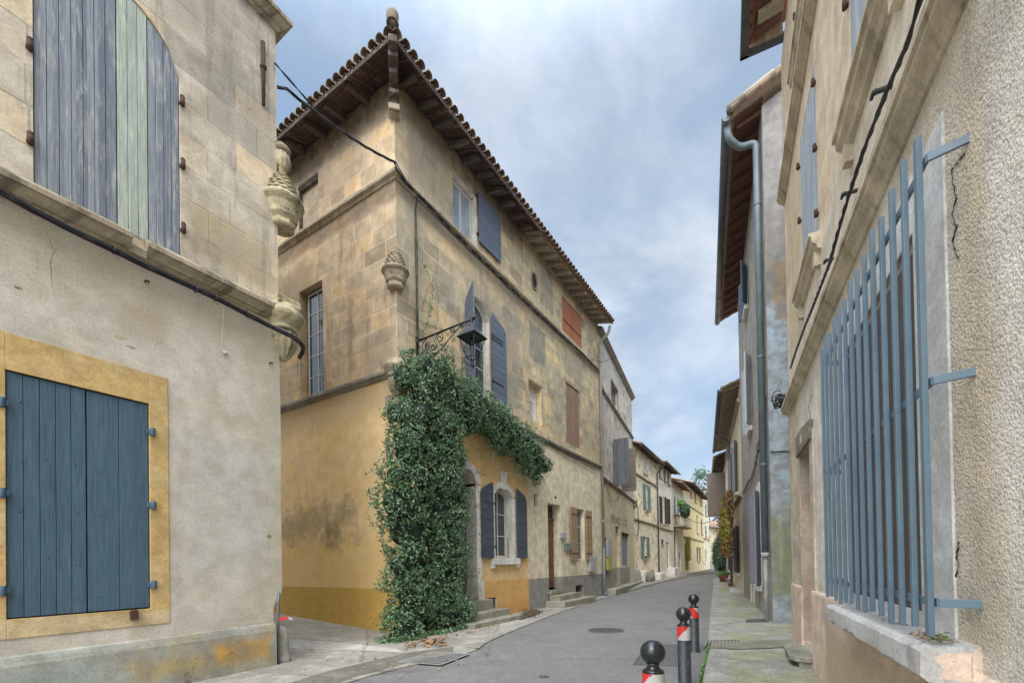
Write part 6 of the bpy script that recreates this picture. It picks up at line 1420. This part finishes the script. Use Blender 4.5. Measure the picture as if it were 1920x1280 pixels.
slabc('boot_mat','flat framed bed of dried weeds beside the lower steps of the corner house',((958,1161),(978,1163),(1018,1148),(1000,1144)),.03,M['stem'],.02,'mat')
# grass and moss line along the right kerb
PTS=[]
for k in range(1400):
    t=R(); px=1312+18*t+U(-2,2)*(1) ; py=1282-70*t+U(-3,3); 
    p=gpx(px,py); PTS.append((p.x,p.y,.03+hz_(p.x,p.y)+U(0,.03)))
scatter_leaves('kerb_weeds','strip of bright green weeds growing along the right kerb','weeds',Matrix.Identity(4),PTS,.013,M['bright'],.02)
PTS=[]
for k in range(170):
    a=U(0,1); px=760+170*a**1.3; py=1214-38*((px-760)/170)+random.gauss(0,3.0); p=gpx(px,py); PTS.append((p.x,p.y,hz_(p.x,p.y)+.03))
for k in range(60): p=gpx(U(560,1000),U(1200,1260)); PTS.append((p.x,p.y,hz_(p.x,p.y)+.03))
for k in range(60): p=gpx(U(985,1040),1158-(U(0,1))*25); PTS.append((p.x,p.y,hz_(p.x,p.y)+.03))
scatter_leaves('fallen_leaves','brown fallen leaves gathered at the foot of the ivy','leaves',Matrix.Identity(4),PTS,.034,M['dead'],.03)
PTS=[(lambda p:(p.x,p.y,hz_(p.x,p.y)+.04))(gpx(U(795,835),U(1202,1216))) for k in range(40)]
scatter_leaves('plane_leaves','larger tan leaves lying just above the big drain grate','leaves',Matrix.Identity(4),PTS,.07,M['dead'],.05)
PTS=[(lambda p:(p.x,p.y,hz_(p.x,p.y)+.035))(gpx(U(985,1018)-14+U(0,1)*14,U(1146,1160))) for k in range(500)]
scatter_leaves('dry_weeds','dried weeds and litter heaped against the orange plinth','weeds',Matrix.Identity(4),PTS,.022,M['stem'],.10)
# ================================================================== bollards
rr=.082
def bollard(c,label,bands):
    F=Frame((c.x,c.y),PI/2-AL+.9,hz_(c.x,c.y)); root=thing('bollard',label,'bollard',F,'bollards along the right side of the road')
    H=.805
    m=MB(); m.lathe((0,0,0),[(rr+.02,-.02),(rr+.02,.01),(rr,.012),(rr,H-.19)],32); m.build('post',M['postblk'],root,F)
    m=MB(); m.lathe((0,0,0),[(rr,H-.005),(rr-.004,H+.004),(.062,H+.012),(.045,H+.03),(.042,H+.045),(.055,H+.062)],32); m.lathe((0,0,0),[(rr-.002,H-.19),(rr-.002,H)],32); m.build('post_cap',M['ballblk'],root,F)
    m=MB(); m.ball((0,0,H+.140),.095,32); m.build('ball',M['ballblk'],root,F)
    # reflective band, diagonal red and grey
    m=MB(); n=64; rows=10; z0,z1=H-.195,H-.012; q=rr+.002
    V={}
    for j in range(rows+1):
        for i in range(n): a=2*PI*i/n; m.v.append((q*math.cos(a),q*math.sin(a),z0+(z1-z0)*j/rows)); 
    for j in range(rows):
        for i in range(n):
            i2=(i+1)%n; ac=2*PI*(i+.5)/n; zc_=(z1-z0)*(j+.5)/rows
            s=((ac*q*bands[1]+zc_+bands[0])%.40)<.19
            m.f.append((j*n+i,j*n+i2,(j+1)*n+i2,(j+1)*n+i)); m.m.append(0 if s else 1); m.sm.append(True)
    m.build('reflective_band',[M['redref'],M['whiteref']],root,F)
b3=gpx(1302,1223); D3=math.hypot(b3.x,b3.y)
d2=ray(1283,1200); d1=ray(1224,1235)
def onray(px,py,z):
    d=ray(px,py); t=(z-EYE)/d.z; return Vector((d.x*t,d.y*t,0))
b2=onray(1281.5,1150,.95); b1=onray(1224,1221,.95)
b3b=onray(1301,1121,.95)
print('bollards',b1,b2,b3,b3b)
bollard(b1,'nearest bollard, cut off by the bottom edge of the picture',(.02,-1)); bollard(b2,'middle bollard standing closely in front of the farthest one',(.09,-1)); bollard((b3+b3b)/2,'farthest bollard near the small drain grate',(.21,1))
# ================================================================== climbing ivy on the corner
def leafcloud(mb,pts,size,jn=.7,fold=.35):
    for (p,nrm) in pts:
        n=(nrm+Vector((U(-jn,jn),U(-jn,jn),U(-jn,jn)))).normalized()
        t=n.orthogonal().normalized(); a=U(0,2*PI); b=n.cross(t); u=t*math.cos(a)+b*math.sin(a); v=n.cross(u)
        s=size*U(.55,1.35); w=s*U(.42,.62); f=n*(-fold*w)
        P=[p-u*s*.5,p+u*s*.5,p+v*w*.5-u*s*.08+f,p-v*w*.5-u*s*.08+f]
        b0=len(mb.v); mb.v+=[tuple(x) for x in P]
        mb.f.append((b0,b0+1,b0+2)); mb.f.append((b0,b0+3,b0+1)); mb.m+=[0,0]; mb.sm+=[False,False]
# blobs in the street-side frame of the corner house: (px,py,out,rx,ry,rz) centre by pixel on the plane standing 'out' from the wall
def blob(px,py,out,rx,ry,rz):
    x,z=FA.at(px,py,out); return (Vector((x,-out,z)),rx,ry,rz)
B=[]
for k in range(40):
    t=k/39; py=1188-492*t; wl=730+13*math.sin(t*9)+9*math.sin(t*23)+14*t; wr=874-8*math.sin(t*7+1)-5*math.sin(t*19)-14*t
    if t<.12: wl-=6
    if t>.86: wl+=(t-.86)*170
    mid=(wl+wr)/2; half=(FA.ax(wr,py,.4)-FA.ax(wl,py,.4))/2
    for sg in (-.5,.45):
        B.append(blob(mid+sg*(wr-wl)*.5+U(-8,8),py+U(-10,10),.34+U(-.07,.09),half*U(.48,.66),.38*U(.8,1.15),U(.34,.58)))
for px,py,o_,r_ in ((775,685,.3,.30),(752,705,.28,.2),(742,775,.38,.34),(745,890,.4,.42),(748,1060,.38,.33),(752,1150,.4,.45),(765,1190,.42,.5),(835,1195,.5,.5),(868,1150,.5,.38)): B.append(blob(px,py,o_,r_,.36,.34))
for k in range(26):
    t=k/25; px=852+168*t; py=742+58*t+70*t*t; tk=.66-.32*t
    if t>.9: tk*=.7
    B.append(blob(px+U(-6,6),py+U(-10,10),.42+U(-.08,.08),.40,.36,tk*U(.7,1.1)))
    if .02<t<.95: B.append(blob(px+U(-6,6),py+34*(1-.3*t)+U(-6,12),.38,.34,.28,.36*U(.6,1.2)))
m=MB(); pts=[]
vol=[(b[1]*b[2]+b[2]*b[3]+b[1]*b[3]) for b in B]; tot=sum(vol); NLF=150000
def inside(p,skip,k=.84):
    for j,(c,rx,ry,rz) in enumerate(B):
        if j==skip: continue
        d=p-c
        if (d.x/rx)**2+(d.y/ry)**2+(d.z/rz)**2<k*k: return True
    return False
for j,(c,rx,ry,rz) in enumerate(B):
    for _ in range(int(NLF*vol[j]/tot)):
        th=U(0,2*PI); ct=U(-1,1); st_=math.sqrt(1-ct*ct); d=Vector((st_*math.cos(th),st_*math.sin(th),ct))
        if d.y>.55: continue
        base=Vector((c.x+d.x*rx,c.y+d.y*ry,c.z+d.z*rz))
        nz=mnoise.noise(base*1.9)*.36+mnoise.noise(base*5.0)*.34+mnoise.noise(base*13)*.12
        k=1+nz+random.gauss(0,.045)-(.25*R()**2)
        if R()<.07: k+=U(.04,.32)
        if mnoise.noise(base*3.7+Vector((9,3,1)))<-.33 and R()<.8: continue
        p=Vector((c.x+d.x*rx*k,c.y+d.y*ry*k,c.z+d.z*rz*k))
        if p.y>-.01 and p.x>.0: p.y=-.02
        if p.z<.04: p.z=U(.03,.12)
        if inside(p,j): continue
        nn=Vector((d.x/rx,d.y/ry-.6,d.z/rz+.6)).normalized()
        pts.append((p,nn))
print('ivy leaves',len(pts))
leafcloud(m,pts,.074,.85)
ivy=thing('climbing_ivy','dense evergreen ivy climbing the house corner with an arm reaching over the ground floor door','climbing plant',FA)
m.build('foliage',M['ivy'],ivy,FA)
# solid dark core: shade between the leaves painted into its colour
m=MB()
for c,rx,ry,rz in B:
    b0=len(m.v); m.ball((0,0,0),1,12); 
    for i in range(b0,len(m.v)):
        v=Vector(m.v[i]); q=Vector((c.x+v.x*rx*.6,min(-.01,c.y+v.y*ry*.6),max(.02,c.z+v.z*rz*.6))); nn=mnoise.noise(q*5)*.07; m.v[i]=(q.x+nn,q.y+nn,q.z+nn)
m.build('shade_core',leaf_mat('ivy_shade_colour',[(.012,.028,.014),(.016,.034,.018),(.014,.03,.016)],.8),ivy,FA)
m=MB()
for k in range(9):
    x=U(.0,.7); P=[(x,-.25,0)]
    for i in range(1,12): P.append((x+U(-.12,.12)+.3*math.sin(i*.5+k),-.30+U(-.06,.06),i*.52))
    m.tube(P,[.03-.002*i for i in range(12)],6)
m.build('stem',M['stem'],ivy,FA)
# loose shoots: wiry stems with sparse leaves
def shoot(name,label,F,P,r,mat_leaf,size,n,spread,parent=None,group=None):
    root=parent
    pts=[Vector(p) for p in P]; s=MB(); s.tube(pts,[r*(1-.7*i/len(pts)) for i in range(len(pts))],5)
    l=MB(); Q=[]
    for _ in range(n):
        i=random.randrange(len(pts)-1); t=R(); p=pts[i].lerp(pts[i+1],t)+Vector((U(-spread,spread),U(-spread*.5,spread*.2)-.02,U(-spread,spread))); Q.append((p,Vector((U(-.5,.5),-1,.5))))
    leafcloud(l,Q,size,.8)
    s.build('shoot',M['stem'],root,F); l.build('shoot_leaves',mat_leaf,root,F)
def pxs(F,L,out): return [(F.at(px,py,out)[0],-out,F.at(px,py,out)[1]) for px,py in L]
tm=leaf_mat('young_ivy_leaves',[(.07,.12,.035),(.13,.19,.06),(.17,.2,.08)],.5)
shoot('s','',FA,pxs(FA,[(782,640),(780,600),(781,560),(780,520),(782,470),(779,440)],.06),.012,tm,.05,130,.06,ivy)
shoot('s','',FA,pxs(FA,[(782,640),(800,610),(805,580),(812,540),(800,510),(790,490)],.08),.006,tm,.065,110,.07,ivy)
shoot('s','',FA,pxs(FA,[(785,600),(810,612),(830,620),(850,635),(845,660),(850,680)],.12),.006,tm,.055,150,.07,ivy)
shoot('s','',FA,pxs(FA,[(790,585),(800,545),(815,520),(822,560),(820,600)],.06),.005,tm,.05,50,.05,ivy)
shoot('s','',FA,pxs(FA,[(862,720),(866,690),(868,660),(872,640),(880,628)],.7),.006,M['ivy'],.05,240,.07,ivy)
shoot('s','',FA,pxs(FA,[(872,640),(885,632),(900,638),(905,665),(900,700)],.95),.005,M['ivy'],.045,150,.07,ivy)
shoot('s','',FA,pxs(FA,[(868,670),(866,700),(864,730),(862,760)],.75),.006,M['ivy'],.05,150,.09,ivy)
for L in ([(760,800),(735,830),(716,850),(705,870),(712,900),(705,940)],[(752,780),(730,760),(716,775)],[(750,960),(720,930),(706,900),(712,860)],[(745,1060),(722,1040),(712,1010)],[(750,900),(716,893),(700,880),(690,885),(684,892)],[(740,1120),(722,1140),(715,1165)],
          [(1015,870),(1028,880),(1020,905)],[(1000,850),(1025,862),(1032,885)],[(740,1000),(700,985),(688,960)]):
    shoot('s','',FA,pxs(FA,L,.45),.005,M['ivy'],.055,34,.08,ivy)
for k in range(30):
    px,py=U(870,905),U(900,1120); shoot('s','',FA,pxs(FA,[(px-16,py),(px,py+U(-8,8)),(px+12,py+U(-14,14))],.30),.003,M['ivy'],.05,9,.07,ivy) if k<12 else None
for k in range(46):
    t=R()
    if k<22: px,py=738+U(-10,6)+12*t,1185-470*t; dx=-1
    elif k<32: px,py=884+U(-8,4),1185-330*t; dx=1
    else: px=880+150*t; py=(790+40*t+70*t*t)+(45 if R()<.6 else -75); dx=U(-.5,1)
    L=[(px,py)]; 
    for q in range(4): L.append((L[-1][0]+dx*U(2,9),L[-1][1]+U(-7,9)))
    shoot('s','',FA,pxs(FA,L,.42),.004,M['ivy'],.05,26,.07,ivy)
# ================================================================== far plants
def tuft(name,label,cat,F,centre,r,n,size,mat,stem=None,pot=None,group=None):
    root=thing(name,label,cat,F.sub(centre[0],centre[1],0,centre[2]-r[2]),group); l=MB(); Q=[]
    for _ in range(n):
        d=Vector((random.gauss(0,1),random.gauss(0,1),random.gauss(0,1))).normalized(); k=U(.35,1)**.5*(1+mnoise.noise(d*2+Vector(centre))*.4)
        Q.append((Vector((centre[0]+d.x*r[0]*k,centre[1]+d.y*r[1]*k,centre[2]+d.z*r[2]*k)),d+Vector((0,0,.5))))
    leafcloud(l,Q,size,.7); l.build('foliage',mat,root,F)
    s=MB()
    for k in range(5): s.tube([(centre[0]+U(-.05,.05),centre[1]+U(-.05,.05),centre[2]-r[2]*1.05),(centre[0]+U(-.3,.3)*r[0],centre[1]+U(-.3,.3)*r[1],centre[2]+r[2]*U(.0,.6))],[.03,.01],5)
    s.build('stem',M['stem'],root,F); return root
# right side greenery in front of the farther houses (frame F3, x=-distance)
def R3at(px,py,out): x,z=F3.at(px,py,out); return x,-out,z
FW=Frame((0,0),0,0)
def stand(px,py): p=gpx(px,py,.04); return p,hz_(p.x,p.y)+.035
def zat(p,py,px): d=ray(px,py); return EYE+d.z*math.hypot(p.x,p.y)/math.hypot(d.x,d.y)
def pot(label,px,py,r,h,mat):
    p,z0=stand(px,py); m=MB(); m.lathe((p.x,p.y,z0),[(r*.7,0),(r*.95,h*.85),(r*1.05,h*.86),(r*1.08,h),(r*.92,h),(r*.88,h*.85),(.01,h*.8)],20); o=m.build('plant_pot',mat,None,Matrix.Identity(4)); tag(o,label,'plant pot','pots on the right pavement'); return p,z0+h
p,z0=pot('terracotta pot with the dark evergreen bush',1352,1082,.26,.35,M['pot'])
zt_b,zb_b=zat(p,1003,1352),z0; tuft('laurel_bush','dark leafy evergreen bush in a pot against the right hand houses','bush',FW,(p.x,p.y,(zt_b+zb_b)/2),(.70,.60,(zt_b-zb_b)/2),5600,.13,M['bush'])
p,z0=pot('terracotta planter under the bright green low plant',1357,1090,.30,.42,M['pot']); tuft('box_plant','bright green low plant in the terracotta planter','plant',FW,(p.x,p.y,z0+.12),(.42,.35,.16),1500,.07,M['bright'])
p,z0=pot('small terracotta pot with the light green shrub',1371,1084,.17,.25,M['pot']); tuft('potted_shrub','light green shrub on the right of the dark bush','shrub',FW,(p.x,p.y,z0+.5),(.28,.25,.5),1400,.08,M['bright'])
pot('pale stone trough in front of the terracotta planter',1367,1091,.22,.26,M['sillR']); pot('small white pot nearest to the wall',1378,1092,.12,.30,M['frame']); pot('low empty terracotta pot nearest to the camera',1370,1098,.15,.17,M['pot'])
# autumn vine hanging between the brown shutters and the bush
vn=thing('autumn_vine','reddish brown vine trailing down the right hand wall above the bush','climbing plant',F4)
l=MB(); Q=[]; s=MB()
V4=lambda px,py,o: Vector((F4.at(px,py,o)[0],-o,F4.at(px,py,o)[1]))
for k in range(5200):
    t=R(); px=1368-6*t+random.gauss(0,1)*(3+9*math.sin(t*2.6)); py=925+115*t; p=V4(min(max(px,1338),1372),py+random.gauss(0,4),.25+.5*R()); Q.append((p,Vector((-.3,-1,.2))))
leafcloud(l,Q,.16,.8); l.build('foliage',M['vine'],vn,F4)
l=MB(); Q=[]
for k in range(1500):
    p=V4(random.gauss(1358,5),random.gauss(985,18),.4+.4*R()); Q.append((p,Vector((-.3,-1,.2))))
leafcloud(l,Q,.15,.8); l.build('foliage',M['yleaf'],vn,F4,label='yellowing part of the vine')
for k in range(4): s.tube([V4(1362+k*2,925,.2),V4(1360+k,980,.3),V4(1364+k,1040,.2)],.03,5)
s.build('stem',M['stem'],vn,F4)
x,z=FF.at(1284,962,.9); tuft('balcony_plant','bushy green plants spilling over the small balcony','plant',FF,(x,-.9,z+.3),(1.3,.5,.75),2600,.16,M['bush'])
x,z=FF.at(1282,952,.9); tuft('balcony_shrub','yellow green shrub at the top of the balcony planting','shrub',FF,(x-.6,-.8,z+.35),(.6,.4,.4),900,.14,M['bright'])
vn2=thing('yellow_vine','yellow leaved vine climbing beside the balcony house door','climbing plant',FG)
l=MB(); Q=[]; 
for k in range(2000):
    t=R(); p=FG.at(1290+random.gauss(0,1.6),1006+44*t,.15); Q.append((Vector((p[0],-.15-U(0,.15),p[1])),Vector((0,-1,.3))))
leafcloud(l,Q,.16,.8); l.build('foliage',M['yleaf'],vn2,FG); s=MB(); p=FG.at(1290,1055,.1); s.tube([(p[0],-.1,p[1]-.8),(p[0]+.05,-.12,p[1]+2.5)],.04,5); s.build('stem',M['stem'],vn2,FG)
def tree(label,X,Y,z0,h,r,n,size,mat=None):
    F=Frame((X,Y),0,z0); root=thing('tree',label,'tree',F); m=MB(); m.tube([(0,0,-.5),(.1,0,h*.35),(-.1,.1,h*.6),(.1,0,h*.85)],[.28,.22,.15,.06],8)
    for k in range(9): a=U(0,2*PI); z=h*U(.35,.7); m.tube([(0,0,z),(math.cos(a)*r*.4,math.sin(a)*r*.4,z+h*.1),(math.cos(a)*r*.8,math.sin(a)*r*.8,z+h*.2)],[.1,.06,.02],6)
    m.build('trunk',M['stem'],root,F); l=MB(); Q=[]
    C=[(Vector((U(-1,1)*r*.75,U(-1,1)*r*.75,h*U(.5,.98))),r*U(.25,.5)) for _ in range(16)]
    for _ in range(n):
        c,q=random.choice(C); d=Vector((random.gauss(0,1),random.gauss(0,1),random.gauss(0,1))).normalized(); Q.append((c+d*q*U(.5,1.1),d+Vector((0,0,.6))))
    leafcloud(l,Q,size,.8); l.build('crown',mat or M['bush'],root,F)
def far(px,py,dist):
    d=ray(px,py); k=dist/math.hypot(d.x,d.y); return Vector((d.x*k,d.y*k,EYE+d.z*k))
q=far(1328,915,88); tree('small open crowned tree rising behind the far end of the street',q.x,q.y,.3,q.z+3.2,3.4,2000,.42)
q=far(1347,1008,92); tree('bushy tree closing the far end of the street low down',q.x,q.y,.3,q.z+2,4,3500,.4)
# wall lantern far down the street
FLn=FG.sub(FG.ax(1316,935,.9),0,-PI/2); x0=0; 
pz=FG.az(1321,918,1.2); ln=thing('wall_lantern','distant black lantern hanging on the yellow house','street lamp',FLn.sub(0,0,0,pz))
m=MB(); m.tube([(0,0,pz+.3),(.6,0,pz+.55),(1.2,0,pz+.25)],.03,6); m.build('wall_bracket',M['iron'],ln,FLn)
m=MB(); c=(1.2,0,pz-.7); m.lathe(c,[(.08,0),(.12,.02),(.26,.62)],6); m.build('glass',flat_mat('lantern_glass',(.4,.4,.36),(.3,.3,.28),.2),ln,FLn)
m=MB(); m.lathe((1.2,0,pz-.08),[(.32,-.02),(.26,.06),(.10,.26),(.04,.34)],6); m.lathe(c,[(.02,-.14),(.09,-.02),(.09,.02)],6)
for k in range(6): a=2*PI*k/6; m.tube([(1.2+.12*math.cos(a),.12*math.sin(a),pz-.68),(1.2+.28*math.cos(a),.28*math.sin(a),pz-.08)],.018,4)
m.build('lantern_frame',M['iron'],ln,FLn)
# wires across the far street
a=FG.w(FG.ax(1295,975),-.1,FG.az(1295,975)); b=F4.w(-3,-.1,F4.az(1362,960))
cable('street_wire','thick dark wire sagging across the far street below the lantern',sag(a,b,.5),.03,M['cable'])
a=FD.w(1,-.1,FD.az(1200,905)); b=FG.w(LG*.6,-.1,FG.az(1300,915)); cable('facade_cable','thin straight wire running past the far left houses at upper floor height',[a,b],.012,M['cable'])
a=FG.w(LG*.8,-.1,FG.az(1310,960)); b=F4.w(-6,-.2,F4.az(1358,895)); cable('street_wire','thin wire rising across the far street to the brown shutters',sag(a,b,.3),.014,M['cable'])
